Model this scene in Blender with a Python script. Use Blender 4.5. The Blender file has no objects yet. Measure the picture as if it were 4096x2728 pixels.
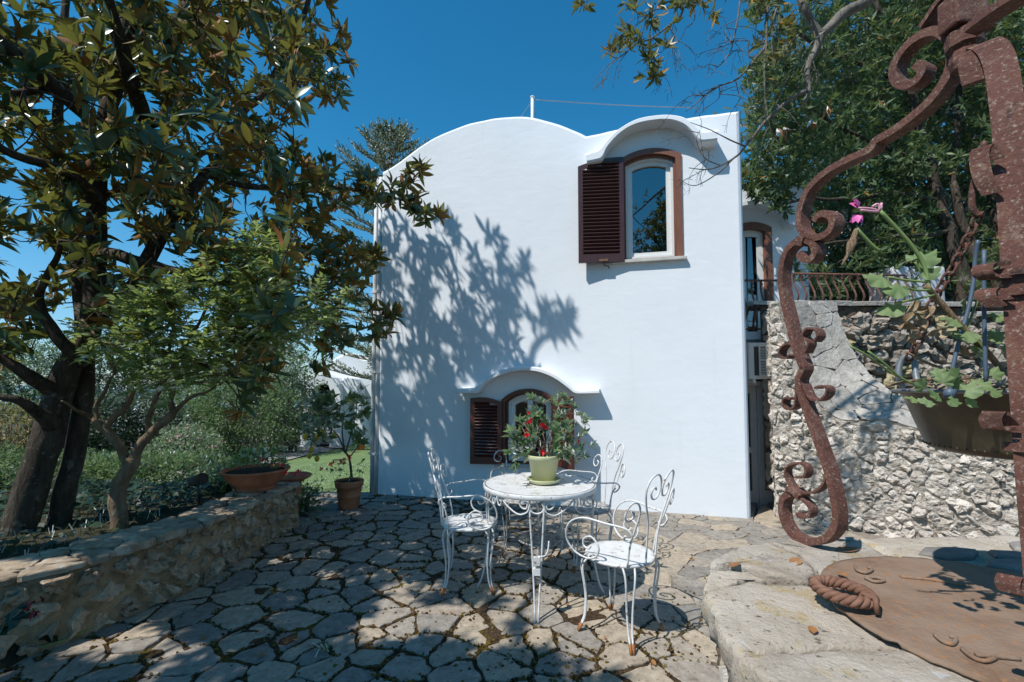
import bpy, bmesh, math, random
import numpy as np
from mathutils import Vector, Matrix, noise
from mathutils.geometry import tessellate_polygon

# ------------------------------------------------------------------ camera, sky, sun, exposure
SC = bpy.context.scene
COL = SC.collection
W_, H_ = 1024, 682
LENS, TILT, SHIFT = 16.0, math.radians(3.0), 19.15
CAMZ = 1.45
FPX = W_ * LENS / 36.0
cam = bpy.data.cameras.new('camera')
cam.lens = LENS; cam.sensor_width = 36.0; cam.sensor_fit = 'HORIZONTAL'
cam.shift_y = SHIFT / W_
cam.clip_start = 0.05; cam.clip_end = 20000
camo = bpy.data.objects.new('camera', cam); COL.objects.link(camo)
camo.location = (0, 0, CAMZ); camo.rotation_euler = (math.radians(90) + TILT, 0, 0)
SC.camera = camo

SUN_EL = math.radians(54.5)
SUN_DIR = Vector((0.793 * math.cos(SUN_EL), 0.61 * math.cos(SUN_EL), -math.sin(SUN_EL))).normalized()
world = bpy.data.worlds.new('World'); SC.world = world; world.use_nodes = True
wn, wl = world.node_tree.nodes, world.node_tree.links
bg = wn['Background']
sky = wn.new('ShaderNodeTexSky'); sky.sky_type = 'NISHITA'; sky.sun_disc = False
sky.sun_elevation = SUN_EL
sky.sun_rotation = math.atan2(-SUN_DIR.x, -SUN_DIR.y)
sky.altitude = 0; sky.air_density = 1.0; sky.dust_density = 0.12; sky.ozone_density = 3.0
hs_ = wn.new('ShaderNodeHueSaturation'); hs_.inputs['Saturation'].default_value = 1.30
wl.new(sky.outputs[0], hs_.inputs['Color'])
tc_ = wn.new('ShaderNodeTexCoord'); sz_ = wn.new('ShaderNodeSeparateXYZ'); wl.new(tc_.outputs['Generated'], sz_.inputs[0])
el_ = wn.new('ShaderNodeMapRange'); el_.inputs[1].default_value = -0.02; el_.inputs[2].default_value = 0.38; wl.new(sz_.outputs[2], el_.inputs[0])
tint = wn.new('ShaderNodeMix'); tint.data_type = 'RGBA'; tint.blend_type = 'MULTIPLY'
hz_ = wn.new('ShaderNodeMix'); hz_.data_type = 'RGBA'
hz_.inputs[6].default_value = (0.80, 0.93, 1.22, 1); hz_.inputs[7].default_value = (0.68, 1.50, 1.34, 1)
wl.new(el_.outputs[0], hz_.inputs[0]); wl.new(hz_.outputs[2], tint.inputs[7]); tint.inputs[0].default_value = 1.0; wl.new(el_.outputs[0], hs_.inputs['Fac'])
wl.new(hs_.outputs[0], tint.inputs[6]); wl.new(tint.outputs[2], bg.inputs[0])
bg.inputs[1].default_value = 0.108
sun = bpy.data.lights.new('sun', 'SUN'); sun.energy = 5.0; sun.angle = math.radians(0.53)
sun.color = (1.0, 0.97, 0.925)
suno = bpy.data.objects.new('sun', sun); COL.objects.link(suno)
suno.rotation_euler = SUN_DIR.to_track_quat('-Z', 'Y').to_euler(); suno.location = (-6, -5, 12)
SC.view_settings.view_transform = 'Standard'; SC.view_settings.look = 'None'
SC.view_settings.gamma = 1.0; SC.view_settings.exposure = 0.06
SC.view_settings.use_curve_mapping = False
SC.render.engine = 'CYCLES'
SC.cycles.max_bounces = 7; SC.cycles.diffuse_bounces = 3; SC.cycles.glossy_bounces = 3
SC.cycles.transmission_bounces = 4; SC.cycles.caustics_reflective = False; SC.cycles.caustics_refractive = False

# ------------------------------------------------------------------ measuring helpers
FWD = Vector((0, math.cos(TILT), math.sin(TILT))); UPV = Vector((0, -math.sin(TILT), math.cos(TILT)))
CAM = Vector((0, 0, CAMZ))
def ray(px, py):
    return Vector(((px - 512) / FPX, 0, 0)) + UPV * (-(py - 341 - SHIFT) / FPX) + FWD
def at(px, py, Y):
    d = ray(px, py); return CAM + d * (Y / d.y)
def atz(px, py, z):
    d = ray(px, py); return CAM + d * ((z - CAMZ) / d.z)
def onp(px, py, p0, n):
    d = ray(px, py); return CAM + d * ((Vector(p0) - CAM).dot(n) / d.dot(n))
def proj(p):
    v = Vector(p) - CAM; d = v.dot(FWD)
    if d < 0.05: return None
    return (512 + v.x / d * FPX, 341 + SHIFT - v.dot(UPV) / d * FPX, d)
def in_poly(x, y, poly):
    c = False; n = len(poly); j = n - 1
    for i in range(n):
        xi, yi = poly[i]; xj, yj = poly[j]
        if (yi > y) != (yj > y) and x < (xj - xi) * (y - yi) / (yj - yi) + xi: c = not c
        j = i
    return c
def catmull(pts, n=8, closed=False):
    P = [Vector(p) for p in pts]; out = []; m = len(P)
    for i in range(m if closed else m - 1):
        if closed: a, b, c, d = P[i - 1], P[i], P[(i + 1) % m], P[(i + 2) % m]
        else:
            b, c = P[i], P[i + 1]; a = P[i - 1] if i else b * 2 - c; d = P[i + 2] if i + 2 < m else c * 2 - b
        for k in range(n):
            t = k / n
            out.append(0.5 * ((2 * b) + (c - a) * t + (2 * a - 5 * b + 4 * c - d) * t * t + (3 * b - a - 3 * c + d) * t ** 3))
    if not closed: out.append(P[-1].copy())
    return out
def lerp(a, b, t): return a + (b - a) * t
def smooth(a, b, x):
    t = min(1, max(0, (x - a) / (b - a))); return t * t * (3 - 2 * t)

# ------------------------------------------------------------------ object helpers
WM = {}
def wm(o): return WM.get(o.name, Matrix.Identity(4)) if o else Matrix.Identity(4)
def link(o, parent=None, mloc=None):
    COL.objects.link(o)
    if parent: o.parent = parent
    if mloc is not None: o.matrix_local = mloc
    WM[o.name] = wm(parent) @ (mloc if mloc is not None else Matrix.Identity(4))
    return o
def tag(o, label=None, cat=None, group=None, kind=None):
    if label: o['label'] = label
    if cat: o['category'] = cat
    if group: o['group'] = group
    if kind: o['kind'] = kind
    return o
def thing(name, loc, label, cat, rz=0.0, group=None):
    o = bpy.data.objects.new(name, None); o.empty_display_size = 0.1
    link(o, None, Matrix.Translation(Vector(loc)) @ Matrix.Rotation(rz, 4, 'Z'))
    return tag(o, label, cat, group)

class MB:
    """collects shapes; build() links them as ONE mesh object"""
    def __init__(s): s.v = []; s.f = []; s.sm = []
    def add(s, vs, fs, smooth=False):
        b = len(s.v); s.v += [Vector(v) for v in vs]
        s.f += [tuple(i + b for i in f) for f in fs]; s.sm += [smooth] * len(fs)
    def box(s, lo, hi, M=None):
        x0, y0, z0 = lo; x1, y1, z1 = hi
        v = [Vector(p) for p in ((x0,y0,z0),(x1,y0,z0),(x1,y1,z0),(x0,y1,z0),(x0,y0,z1),(x1,y0,z1),(x1,y1,z1),(x0,y1,z1))]
        if M: v = [M @ p for p in v]
        s.add(v, [(0,3,2,1),(4,5,6,7),(0,1,5,4),(1,2,6,5),(2,3,7,6),(3,0,4,7)])
    def tube(s, pts, r, n=8, closed=False):
        P = [Vector(p) for p in pts]; m = len(P)
        R = r if isinstance(r, (list, tuple)) else [r] * m
        T = []
        for i in range(m):
            a = P[i - 1] if (i or closed) else P[i]; b = P[(i + 1) % m] if (i < m - 1 or closed) else P[i]
            t = (b - a); T.append(t.normalized() if t.length > 1e-9 else Vector((0, 0, 1)))
        ref = Vector((0, 0, 1)) if abs(T[0].z) < .9 else Vector((1, 0, 0))
        nrm = (ref - T[0] * ref.dot(T[0])).normalized(); vs = []; fs = []
        for i in range(m):
            nrm = nrm - T[i] * nrm.dot(T[i])
            nrm = nrm.normalized() if nrm.length > 1e-6 else T[i].orthogonal().normalized()
            bn = T[i].cross(nrm)
            for k in range(n):
                a = 2 * math.pi * k / n
                vs.append(P[i] + (nrm * math.cos(a) + bn * math.sin(a)) * R[i])
        for i in range(m if closed else m - 1):
            j = (i + 1) % m
            for k in range(n):
                l = (k + 1) % n; fs.append((i*n+k, i*n+l, j*n+l, j*n+k))
        s.add(vs, fs, True)
        if not closed:
            b = len(s.v) - m * n
            s.f += [tuple(b + k for k in reversed(range(n))), tuple(b + (m-1)*n + k for k in range(n))]; s.sm += [False] * 2
    def ribbon(s, pts, nrm, w, th):
        """rectangular bar swept along a planar curve; th in the plane, w across it (w, th may be lists)"""
        P = [Vector(p) for p in pts]; m = len(P); nrm = Vector(nrm).normalized()
        Wd = w if isinstance(w, (list, tuple)) else [w] * m; Th = th if isinstance(th, (list, tuple)) else [th] * m
        vs = []; fs = []
        for i in range(m):
            t = (P[min(i + 1, m - 1)] - P[max(i - 1, 0)]).normalized(); q = nrm.cross(t).normalized()
            for a, b in ((-1, -1), (1, -1), (1, 1), (-1, 1)):
                vs.append(P[i] + q * (a * Th[i] / 2) + nrm * (b * Wd[i] / 2))
        for i in range(m - 1):
            for k in range(4):
                l = (k + 1) % 4; fs.append((i*4+k, i*4+l, (i+1)*4+l, (i+1)*4+k))
        fs += [(3,2,1,0), tuple((m-1)*4+k for k in range(4))]
        s.add(vs, fs)
    def lathe(s, prof, c=(0,0,0), n=32, smooth=True, M=None):
        c = Vector(c); vs = []; fs = []; m = len(prof)
        for r, z in prof:
            for k in range(n):
                a = 2 * math.pi * k / n; p = c + Vector((r * math.cos(a), r * math.sin(a), z))
                vs.append(M @ p if M else p)
        for i in range(m - 1):
            for k in range(n):
                l = (k + 1) % n; fs.append((i*n+k, i*n+l, (i+1)*n+l, (i+1)*n+k))
        s.add(vs, fs, smooth)
        b = len(s.v) - m * n
        if prof[0][0] > 1e-6: s.f.append(tuple(b + k for k in reversed(range(n)))); s.sm.append(False)
        if prof[-1][0] > 1e-6: s.f.append(tuple(b + (m-1)*n + k for k in range(n))); s.sm.append(False)
    def prism(s, poly, d0, d1, M=None, holes=(), smooth_side=False):
        """polygon in (x,z) extruded along y from d0 to d1"""
        loops = [list(poly)] + [list(h) for h in holes]
        tris = tessellate_polygon([[Vector((x, z, 0)) for x, z in L] for L in loops])
        flat = [p for L in loops for p in L]; n = len(flat)
        vs = [Vector((x, d0, z)) for x, z in flat] + [Vector((x, d1, z)) for x, z in flat]
        if M: vs = [M @ v for v in vs]
        fs = [];
        for t in tris:
            a, b, c = [flat[i] for i in t]
            ar = (b[0]-a[0])*(c[1]-a[1]) - (c[0]-a[0])*(b[1]-a[1])
            if abs(ar) < 1e-12: continue
            t = t if ar > 0 else (t[0], t[2], t[1])
            fs.append(t); fs.append((t[0]+n, t[2]+n, t[1]+n))
        b = 0; sides = []
        for L in loops:
            m = len(L)
            for i in range(m):
                j = (i + 1) % m; sides.append((b+i, b+i+n, b+j+n, b+j))
            b += m
        base = len(s.v); s.add(vs, fs); s.f += [tuple(i + base for i in f) for f in sides]; s.sm += [smooth_side] * len(sides)
    def build(s, name, mat, parent=None, world=True, origin=None, fix=False, bevel=0.0):
        """world: vertices are in world coordinates, else in the parent's; origin: own origin (same coords)"""
        me = bpy.data.meshes.new(name)
        base = wm(parent)
        M = base.inverted() if world else Matrix.Identity(4)
        o3 = Vector(origin) if origin is not None else None
        ml = Matrix.Translation(M @ o3) if o3 is not None else Matrix.Identity(4)
        T = ml.inverted() @ M
        me.from_pydata([tuple(T @ v) for v in s.v], [], s.f); me.update()
        me.polygons.foreach_set('use_smooth', s.sm)
        if fix:
            bm = bmesh.new(); bm.from_mesh(me); bmesh.ops.recalc_face_normals(bm, faces=bm.faces); bm.to_mesh(me); bm.free()
        if mat: me.materials.append(mat)
        o = bpy.data.objects.new(name, me)
        if bevel:
            b = o.modifiers.new('bevel', 'BEVEL'); b.width = bevel; b.segments = 2; b.limit_method = 'ANGLE'; b.angle_limit = math.radians(35)
        return link(o, parent, ml)

def np_obj(name, V, F, mat, parent=None, smooth=True):
    """fast mesh from numpy arrays; V in world coordinates, F an (n,k) array"""
    inv = np.array(wm(parent).inverted()); V = V @ inv[:3, :3].T + inv[:3, 3]
    me = bpy.data.meshes.new(name); k = F.shape[1]
    me.vertices.add(len(V)); me.vertices.foreach_set('co', V.astype(np.float32).ravel())
    me.loops.add(F.size); me.loops.foreach_set('vertex_index', F.astype(np.int32).ravel())
    me.polygons.add(len(F)); me.polygons.foreach_set('loop_start', np.arange(len(F), dtype=np.int32) * k)
    me.polygons.foreach_set('use_smooth', np.full(len(F), smooth)); me.update(calc_edges=True); me.validate()
    me.materials.append(mat)
    return link(bpy.data.objects.new(name, me), parent)

def fbm(p, sc=1.0, oct=3):
    return noise.fractal(Vector(p) * sc, 0.9, 2.0, oct, noise_basis='PERLIN_ORIGINAL')
# ------------------------------------------------------------------ materials
def newmat(name):
    m = bpy.data.materials.new(name); m.use_nodes = True
    nt = m.node_tree; return m, nt.nodes, nt.links, nt.nodes['Principled BSDF']
def nd(N, typ, **kw):
    n = N.new(typ)
    for k, v in kw.items(): setattr(n, k, v)
    return n
def ramp(N, L, src, stops, interp='LINEAR'):
    r = N.new('ShaderNodeValToRGB'); e = r.color_ramp.elements; r.color_ramp.interpolation = interp
    while len(e) < len(stops): e.new(0.5)
    for el, (p, c) in zip(e, stops):
        el.position = p; el.color = (*c, 1) if len(c) == 3 else c
    L.new(src, r.inputs[0]); return r.outputs[0]
def noi(N, L, vec, scale, detail=4, rough=0.55, dist=0.0):
    n = N.new('ShaderNodeTexNoise'); n.inputs['Scale'].default_value = scale; n.inputs['Detail'].default_value = detail
    n.inputs['Roughness'].default_value = rough; n.inputs['Distortion'].default_value = dist
    if vec: L.new(vec, n.inputs['Vector'])
    return n.outputs[0]
def mixc(N, L, fac, a, b, mode='MIX'):
    m = N.new('ShaderNodeMix'); m.data_type = 'RGBA'; m.blend_type = mode
    for s, v in ((0, fac), (6, a), (7, b)):
        if isinstance(v, (int, float)): m.inputs[s].default_value = v
        elif isinstance(v, tuple): m.inputs[s].default_value = (*v, 1) if len(v) == 3 else v
        else: L.new(v, m.inputs[s])
    return m.outputs[2]
def pos(N): return N.new('ShaderNodeNewGeometry').outputs['Position']
def bump(N, L, B, h, strength, dist):
    b = N.new('ShaderNodeBump'); b.inputs['Strength'].default_value = strength; b.inputs['Distance'].default_value = dist
    L.new(h, b.inputs['Height']); L.new(b.outputs[0], B.inputs['Normal']); return b
def val(B, rough=None, spec=None, metal=None):
    if rough is not None: B.inputs['Roughness'].default_value = rough
    if spec is not None: B.inputs['Specular IOR Level'].default_value = spec
    if metal is not None: B.inputs['Metallic'].default_value = metal

def m_mottled(name, stops, scale=6, rough=0.8, spec=0.3, b_scale=40, b_str=0.4, b_dist=0.01, detail=6, speck=None, rnd=0.25, metal=0.0):
    m, N, L, B = newmat(name); p = pos(N)
    c = ramp(N, L, noi(N, L, p, scale, detail, 0.62), stops)
    if speck:
        sc, lo, hi, col = speck
        f = ramp(N, L, noi(N, L, p, sc, 5, 0.6), [(lo, (0, 0, 0)), (hi, (1, 1, 1))])
        c = mixc(N, L, f, c, col)
    if rnd:
        oi = N.new('ShaderNodeObjectInfo')
        k = ramp(N, L, oi.outputs['Random'], [(0, (1 - rnd,) * 3), (1, (1 + rnd * .4,) * 3)])
        c = mixc(N, L, 1.0, c, k, 'MULTIPLY')
    L.new(c, B.inputs['Base Color']); val(B, rough, spec, metal)
    if b_str: bump(N, L, B, noi(N, L, p, b_scale, 6, 0.65), b_str, b_dist)
    return m

def m_leaf(name, front, back, rough=0.35, trans=0.3, tcol=(0.22, 0.25, 0.04), spec=0.5, odd=None):
    m, N, L, B = newmat(name); g = N.new('ShaderNodeNewGeometry'); oi = N.new('ShaderNodeObjectInfo')
    a = nd(N, 'ShaderNodeMath', operation='ADD'); L.new(g.outputs['Random Per Island'], a.inputs[0]); L.new(oi.outputs['Random'], a.inputs[1])
    fr = nd(N, 'ShaderNodeMath', operation='FRACT'); L.new(a.outputs[0], fr.inputs[0]); r = fr.outputs[0]
    def st(cs): return [(i / max(1, len(cs) - 1), c) for i, c in enumerate(cs)]
    cf = ramp(N, L, r, st(front)); cb = ramp(N, L, r, st(back))
    if odd:
        thr, oc = odd
        f = ramp(N, L, r, [(thr, (0, 0, 0)), (thr + .005, (1, 1, 1))])
        cf = mixc(N, L, f, cf, oc); cb = mixc(N, L, f, cb, oc)
    c = mixc(N, L, g.outputs['Backfacing'], cf, cb)
    c = mixc(N, L, 1., c, ramp(N, L, noi(N, L, g.outputs['Position'], 38, 4, .65), [(.3, (.72, .74, .74)), (.7, (1.22, 1.2, 1.12))]), 'MULTIPLY')
    L.new(c, B.inputs['Base Color']); val(B, rough, spec)
    rr = ramp(N, L, g.outputs['Backfacing'], [(0, (rough,) * 3), (1, (0.75,) * 3)]); L.new(rr, B.inputs['Roughness'])
    t = N.new('ShaderNodeBsdfTranslucent'); t.inputs[0].default_value = (*tcol, 1)
    mx = N.new('ShaderNodeMixShader'); mx.inputs[0].default_value = trans
    L.new(B.outputs[0], mx.inputs[1]); L.new(t.outputs[0], mx.inputs[2]); L.new(mx.outputs[0], N['Material Output'].inputs[0])
    return m

def m_plain(name, col, rough=0.5, spec=0.4, metal=0.0, var=0.12, scale=14, b=0.0):
    m, N, L, B = newmat(name); p = pos(N)
    k = ramp(N, L, noi(N, L, p, scale, 5, .6), [(.3, tuple(c * (1 - var) for c in col)), (.7, tuple(min(1, c * (1 + var)) for c in col))])
    L.new(k, B.inputs['Base Color']); val(B, rough, spec, metal)
    if b: bump(N, L, B, noi(N, L, p, 60, 5, .6), b, 0.004)
    return m

def m_plaster():
    m, N, L, B = newmat('white_plaster'); p = pos(N)
    big = noi(N, L, p, 1.3, 5, .6); c = ramp(N, L, big, [(.3, (.735, .765, .79)), (.65, (.775, .80, .825))])
    sp = nd(N, 'ShaderNodeMapping'); sp.inputs['Scale'].default_value = (9, 9, .5); L.new(p, sp.inputs[0])
    streak = ramp(N, L, noi(N, L, sp.outputs[0], 1.0, 4, .6), [(.62, (0, 0, 0)), (.8, (.35, .35, .35))])
    c = mixc(N, L, streak, c, (.64, .65, .65))
    L.new(c, B.inputs['Base Color']); val(B, .9, .15)
    mp = nd(N, 'ShaderNodeMapping'); mp.inputs['Scale'].default_value = (1, 1, 1.8); L.new(p, mp.inputs[0])
    h = nd(N, 'ShaderNodeMath', operation='ADD'); L.new(noi(N, L, mp.outputs[0], 5, 3, .5, .4), h.inputs[0])
    s2 = nd(N, 'ShaderNodeMath', operation='MULTIPLY'); L.new(noi(N, L, mp.outputs[0], 26, 5, .6, 1.2), s2.inputs[0]); s2.inputs[1].default_value = .25
    L.new(s2.outputs[0], h.inputs[1]); bump(N, L, B, h.outputs[0], .20, .014)
    return m

def m_bark(name, stops, scale=9):
    m, N, L, B = newmat(name); p = pos(N)
    mp = nd(N, 'ShaderNodeMapping'); mp.inputs['Scale'].default_value = (2.2, 2.2, .6); L.new(p, mp.inputs[0])
    n1 = noi(N, L, mp.outputs[0], scale, 7, .65, .5); c = ramp(N, L, n1, stops)
    f = ramp(N, L, noi(N, L, p, 5, 4, .6), [(.6, (0, 0, 0)), (.7, (.6, .6, .6))]); c = mixc(N, L, f, c, (.26, .25, .22))
    f = ramp(N, L, noi(N, L, p, 26, 6, .7), [(.60, (0, 0, 0)), (.68, (.8, .8, .8))]); c = mixc(N, L, f, c, (.24, .22, .18))
    L.new(c, B.inputs['Base Color']); val(B, .95, .1); bump(N, L, B, n1, 1.0, .035)
    return m

def m_iron():
    m, N, L, B = newmat('rusty_iron_paint'); p = pos(N)
    c = ramp(N, L, noi(N, L, p, 9, 6, .6), [(.3, (.105, .036, .025)), (.55, (.145, .056, .038)), (.75, (.20, .095, .062))])
    f = ramp(N, L, noi(N, L, p, 120, 7, .72), [(.55, (0, 0, 0)), (.66, (.9, .9, .9))])
    c = mixc(N, L, f, c, (.40, .33, .27))
    f2 = ramp(N, L, noi(N, L, p, 14, 8, .75), [(.56, (0, 0, 0)), (.66, (.8, .8, .8))]); c = mixc(N, L, f2, c, (.29, .20, .145))
    f4 = ramp(N, L, noi(N, L, p, 8, 8, .75), [(.36, (.85, .85, .85)), (.44, (0, 0, 0))]); c = mixc(N, L, f4, c, (.085, .042, .030))
    f3 = ramp(N, L, noi(N, L, p, 30, 4, .6), [(.30, (1, 1, 1)), (.36, (0, 0, 0))]); c = mixc(N, L, f3, c, (.06, .03, .025))
    L.new(c, B.inputs['Base Color']); val(B, .62, .4); bump(N, L, B, noi(N, L, p, 70, 8, .75), 1.0, .008)
    return m

def m_wood(name, cols, rough=.4, spec=.4, stretch=(12, 12, .8)):
    m, N, L, B = newmat(name); p = pos(N)
    mp = nd(N, 'ShaderNodeMapping'); mp.inputs['Scale'].default_value = stretch; L.new(p, mp.inputs[0])
    n = noi(N, L, mp.outputs[0], 4, 6, .6, .6); c = ramp(N, L, n, [(.3, cols[0]), (.7, cols[1])])
    L.new(c, B.inputs['Base Color']); val(B, rough, spec); bump(N, L, B, n, .15, .003); return m

def m_glass(name, ior=2.3, tint=.75):
    m, N, L, B = newmat(name); N.remove(B)
    lw_ = N.new('ShaderNodeLayerWeight'); lw_.inputs[0].default_value = .5
    pw = nd(N, 'ShaderNodeMath', operation='POWER'); L.new(lw_.outputs['Facing'], pw.inputs[0]); pw.inputs[1].default_value = 5
    mu = nd(N, 'ShaderNodeMath', operation='MULTIPLY_ADD'); L.new(pw.outputs[0], mu.inputs[0]); mu.inputs[1].default_value = 1 - ior; mu.inputs[2].default_value = ior
    t = N.new('ShaderNodeBsdfTransparent'); t.inputs[0].default_value = (tint, tint * 1.02, tint * 1.03, 1)
    g = N.new('ShaderNodeBsdfGlossy'); g.inputs['Roughness'].default_value = .012
    b = N.new('ShaderNodeBump'); b.inputs['Strength'].default_value = .03; b.inputs['Distance'].default_value = .02
    L.new(noi(N, L, pos(N), 2.5, 2), b.inputs['Height']); L.new(b.outputs[0], g.inputs['Normal'])
    mx = N.new('ShaderNodeMixShader'); L.new(mu.outputs[0], mx.inputs[0]); L.new(t.outputs[0], mx.inputs[1]); L.new(g.outputs[0], mx.inputs[2])
    L.new(mx.outputs[0], N['Material Output'].inputs[0]); return m

def m_patio_joint():
    m, N, L, B = newmat('joint_moss_and_sand'); p = pos(N)
    sx = N.new('ShaderNodeSeparateXYZ'); L.new(p, sx.inputs[0])
    n = noi(N, L, p, 7, 6, .65); fine = noi(N, L, p, 70, 4, .7)
    dark = ramp(N, L, fine, [(.35, (.028, .019, .012)), (.55, (.07, .046, .027)), (.72, (.14, .095, .06))])
    moss = ramp(N, L, fine, [(.35, (.05, .035, .008)), (.65, (.16, .115, .022))])
    fm = ramp(N, L, noi(N, L, p, 2.6, 4, .6), [(.54, (0, 0, 0)), (.62, (1, 1, 1))]); c = mixc(N, L, fm, dark, moss)
    sand = ramp(N, L, fine, [(.3, (.20, .165, .13)), (.7, (.33, .28, .23))])
    a = nd(N, 'ShaderNodeMath', operation='MULTIPLY_ADD'); L.new(sx.outputs[1], a.inputs[0]); a.inputs[1].default_value = .22; L.new(sx.outputs[0], a.inputs[2])
    b = nd(N, 'ShaderNodeMath', operation='MULTIPLY_ADD'); L.new(n, b.inputs[0]); b.inputs[1].default_value = 1.3; L.new(a.outputs[0], b.inputs[2])
    f = ramp(N, L, b.outputs[0], [(0, (0, 0, 0)), (1, (1, 1, 1))]);
    mr = nd(N, 'ShaderNodeMapRange'); mr.inputs[1].default_value = 2.2; mr.inputs[2].default_value = 2.7; L.new(b.outputs[0], mr.inputs[0])
    c = mixc(N, L, mr.outputs[0], c, sand)
    L.new(c, B.inputs['Base Color']); val(B, .95, .1); bump(N, L, B, fine, .8, .012); return m

def m_stonepave():
    m, N, L, B = newmat('grey_paving_stone'); p = pos(N); oi = N.new('ShaderNodeObjectInfo')
    c = ramp(N, L, noi(N, L, p, 16, 7, .68), [(.28, (.20, .172, .140)), (.5, (.325, .285, .235)), (.72, (.44, .388, .322))])
    k = ramp(N, L, oi.outputs['Random'], [(0, (.66, .68, .72)), (.35, (.92, .93, .95)), (.7, (1.05, 1.0, .94)), (1, (1.2, 1.12, 1.0))]); c = mixc(N, L, 1., c, k, 'MULTIPLY')
    f = ramp(N, L, noi(N, L, p, 30, 5, .7), [(.62, (0, 0, 0)), (.72, (.8, .8, .8))]); c = mixc(N, L, f, c, (.46, .44, .41))
    f = ramp(N, L, noi(N, L, p, 40, 6, .75), [(.33, (1, 1, 1)), (.42, (0, 0, 0))]); c = mixc(N, L, f, c, (.08, .062, .045))
    f = ramp(N, L, noi(N, L, p, 3.1, 5, .7), [(.58, (0, 0, 0)), (.72, (.75, .75, .75))]); c = mixc(N, L, f, c, (.13, .10, .065))
    L.new(c, B.inputs['Base Color']); val(B, .88, .2); bump(N, L, B, noi(N, L, p, 45, 7, .7), .6, .012); return m

PLASTER = m_plaster()
PAVE = m_stonepave(); JOINT = m_patio_joint()
IRON = m_iron()
LIDRUST = m_mottled('rusted_plate', [(.25, (.12, .055, .03)), (.40, (.21, .135, .09)), (.58, (.26, .185, .135)), (.75, (.29, .14, .06))], 6, .85, .2, 85, .9, .006, 9, speck=(46, .55, .66, (.31, .165, .085)), rnd=0)
ROPERUST = m_mottled('rust_brown_iron', [(.3, (.13, .06, .04)), (.7, (.24, .13, .085))], 30, .8, .25, 90, .5, .004, rnd=0)
LIME = m_mottled('white_limestone', [(.22, (.37, .30, .23)), (.42, (.60, .53, .455)), (.7, (.74, .685, .615))], 11, .92, .15, 30, 1.0, .03, 7, speck=(17, .60, .72, (.42, .33, .24)), rnd=.22)
DARKGRASS = m_leaf('dark_grass_blade', [(.035, .06, .018), (.06, .09, .028), (.10, .10, .04)], [(.06, .08, .03)], .75, .15, (.12, .16, .05), .05)  # darker, less translucent green than the lawn blades, for the rough grass
LIMEMORT = m_mottled('rubble_mortar', [(.25, (.22, .18, .14)), (.5, (.42, .375, .32)), (.75, (.56, .52, .47))], 16, .95, .1, 34, 1.0, .03, 7, rnd=0)
SLAB = m_mottled('coping_slab_stone', [(.25, (.25, .225, .195)), (.5, (.40, .365, .32)), (.72, (.52, .485, .435))], 9, .92, .12, 24, 1.0, .025, 8, speck=(24, .60, .70, (.50, .48, .46)), rnd=.2)
BLOCK = m_mottled('brown_wall_block', [(.25, (.21, .165, .125)), (.5, (.37, .315, .26)), (.75, (.48, .435, .38))], 10, .93, .12, 28, 1.0, .025, 7, rnd=.3)
TUFF = m_mottled('yellow_tuff_block', [(.3, (.33, .27, .15)), (.7, (.46, .39, .24))], 12, .93, .12, 34, .8, .015, 7, rnd=.1)
BACKMORT = m_mottled('dark_wall_joint', [(.3, (.055, .04, .03)), (.7, (.17, .13, .095))], 14, .95, .1, 34, .8, .02, rnd=0)
LOWSTONE = m_mottled('low_wall_stone', [(.25, (.36, .235, .14)), (.5, (.60, .43, .29)), (.75, (.70, .55, .41))], 9, .92, .15, 20, 1.0, .05, 8, speck=(14, .56, .68, (.20, .13, .07)), rnd=.30)
LOWMORT = m_mottled('low_wall_mortar', [(.25, (.16, .095, .045)), (.45, (.40, .265, .145)), (.75, (.60, .43, .27))], 9, .95, .1, 24, 1.0, .05, 8, rnd=0)
LOWSLAB = m_mottled('low_wall_coping', [(.25, (.17, .125, .08)), (.5, (.37, .285, .20)), (.72, (.54, .45, .35))], 10, .9, .2, 30, .7, .012, 7, speck=(22, .60, .70, (.42, .41, .39)), rnd=.25)
WELLOLD = m_mottled('well_coping_plain', [(.22, (.25, .205, .165)), (.42, (.39, .335, .275)), (.62, (.50, .44, .365)), (.8, (.52, .40, .24))], 7, .92, .15, 32, .8, .016, 8, speck=(13, .62, .70, (.62, .61, .60)), rnd=.14)
def m_wellstone():
    m, N, L, B = newmat('well_coping_stone'); p = pos(N); oi = N.new('ShaderNodeObjectInfo')
    c = ramp(N, L, noi(N, L, p, 5, 8, .72, .4), [(.28, (.34, .28, .22)), (.40, (.48, .41, .335)), (.55, (.58, .51, .43)), (.72, (.66, .60, .52))])
    for sc, lo, hi, col, a in ((9, .56, .64, (.50, .385, .215), .8), (4, .64, .70, (.30, .27, .24), .6), (15, .62, .68, (.62, .61, .59), .9), (70, .60, .68, (.60, .56, .50), .6), (48, .40, .33, (.10, .08, .06), .9)):
        f = ramp(N, L, noi(N, L, p, sc, 6, .68), [(min(lo, hi), (0, 0, 0) if lo < hi else (a,) * 3), (max(lo, hi), (a,) * 3 if lo < hi else (0, 0, 0))]); c = mixc(N, L, f, c, col)
    k = ramp(N, L, oi.outputs['Random'], [(0, (.86, .86, .86)), (1, (1.06, 1.04, 1.0))]); c = mixc(N, L, 1., c, k, 'MULTIPLY')
    L.new(c, B.inputs['Base Color']); val(B, .92, .12)
    h = nd(N, 'ShaderNodeMath', operation='ADD'); L.new(noi(N, L, p, 22, 8, .72), h.inputs[0]); s2 = nd(N, 'ShaderNodeMath', operation='MULTIPLY'); L.new(noi(N, L, p, 110, 5, .7), s2.inputs[0]); s2.inputs[1].default_value = .35; L.new(s2.outputs[0], h.inputs[1])
    bump(N, L, B, h.outputs[0], .95, .022); return m
WELLSTONE = m_wellstone()
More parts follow.
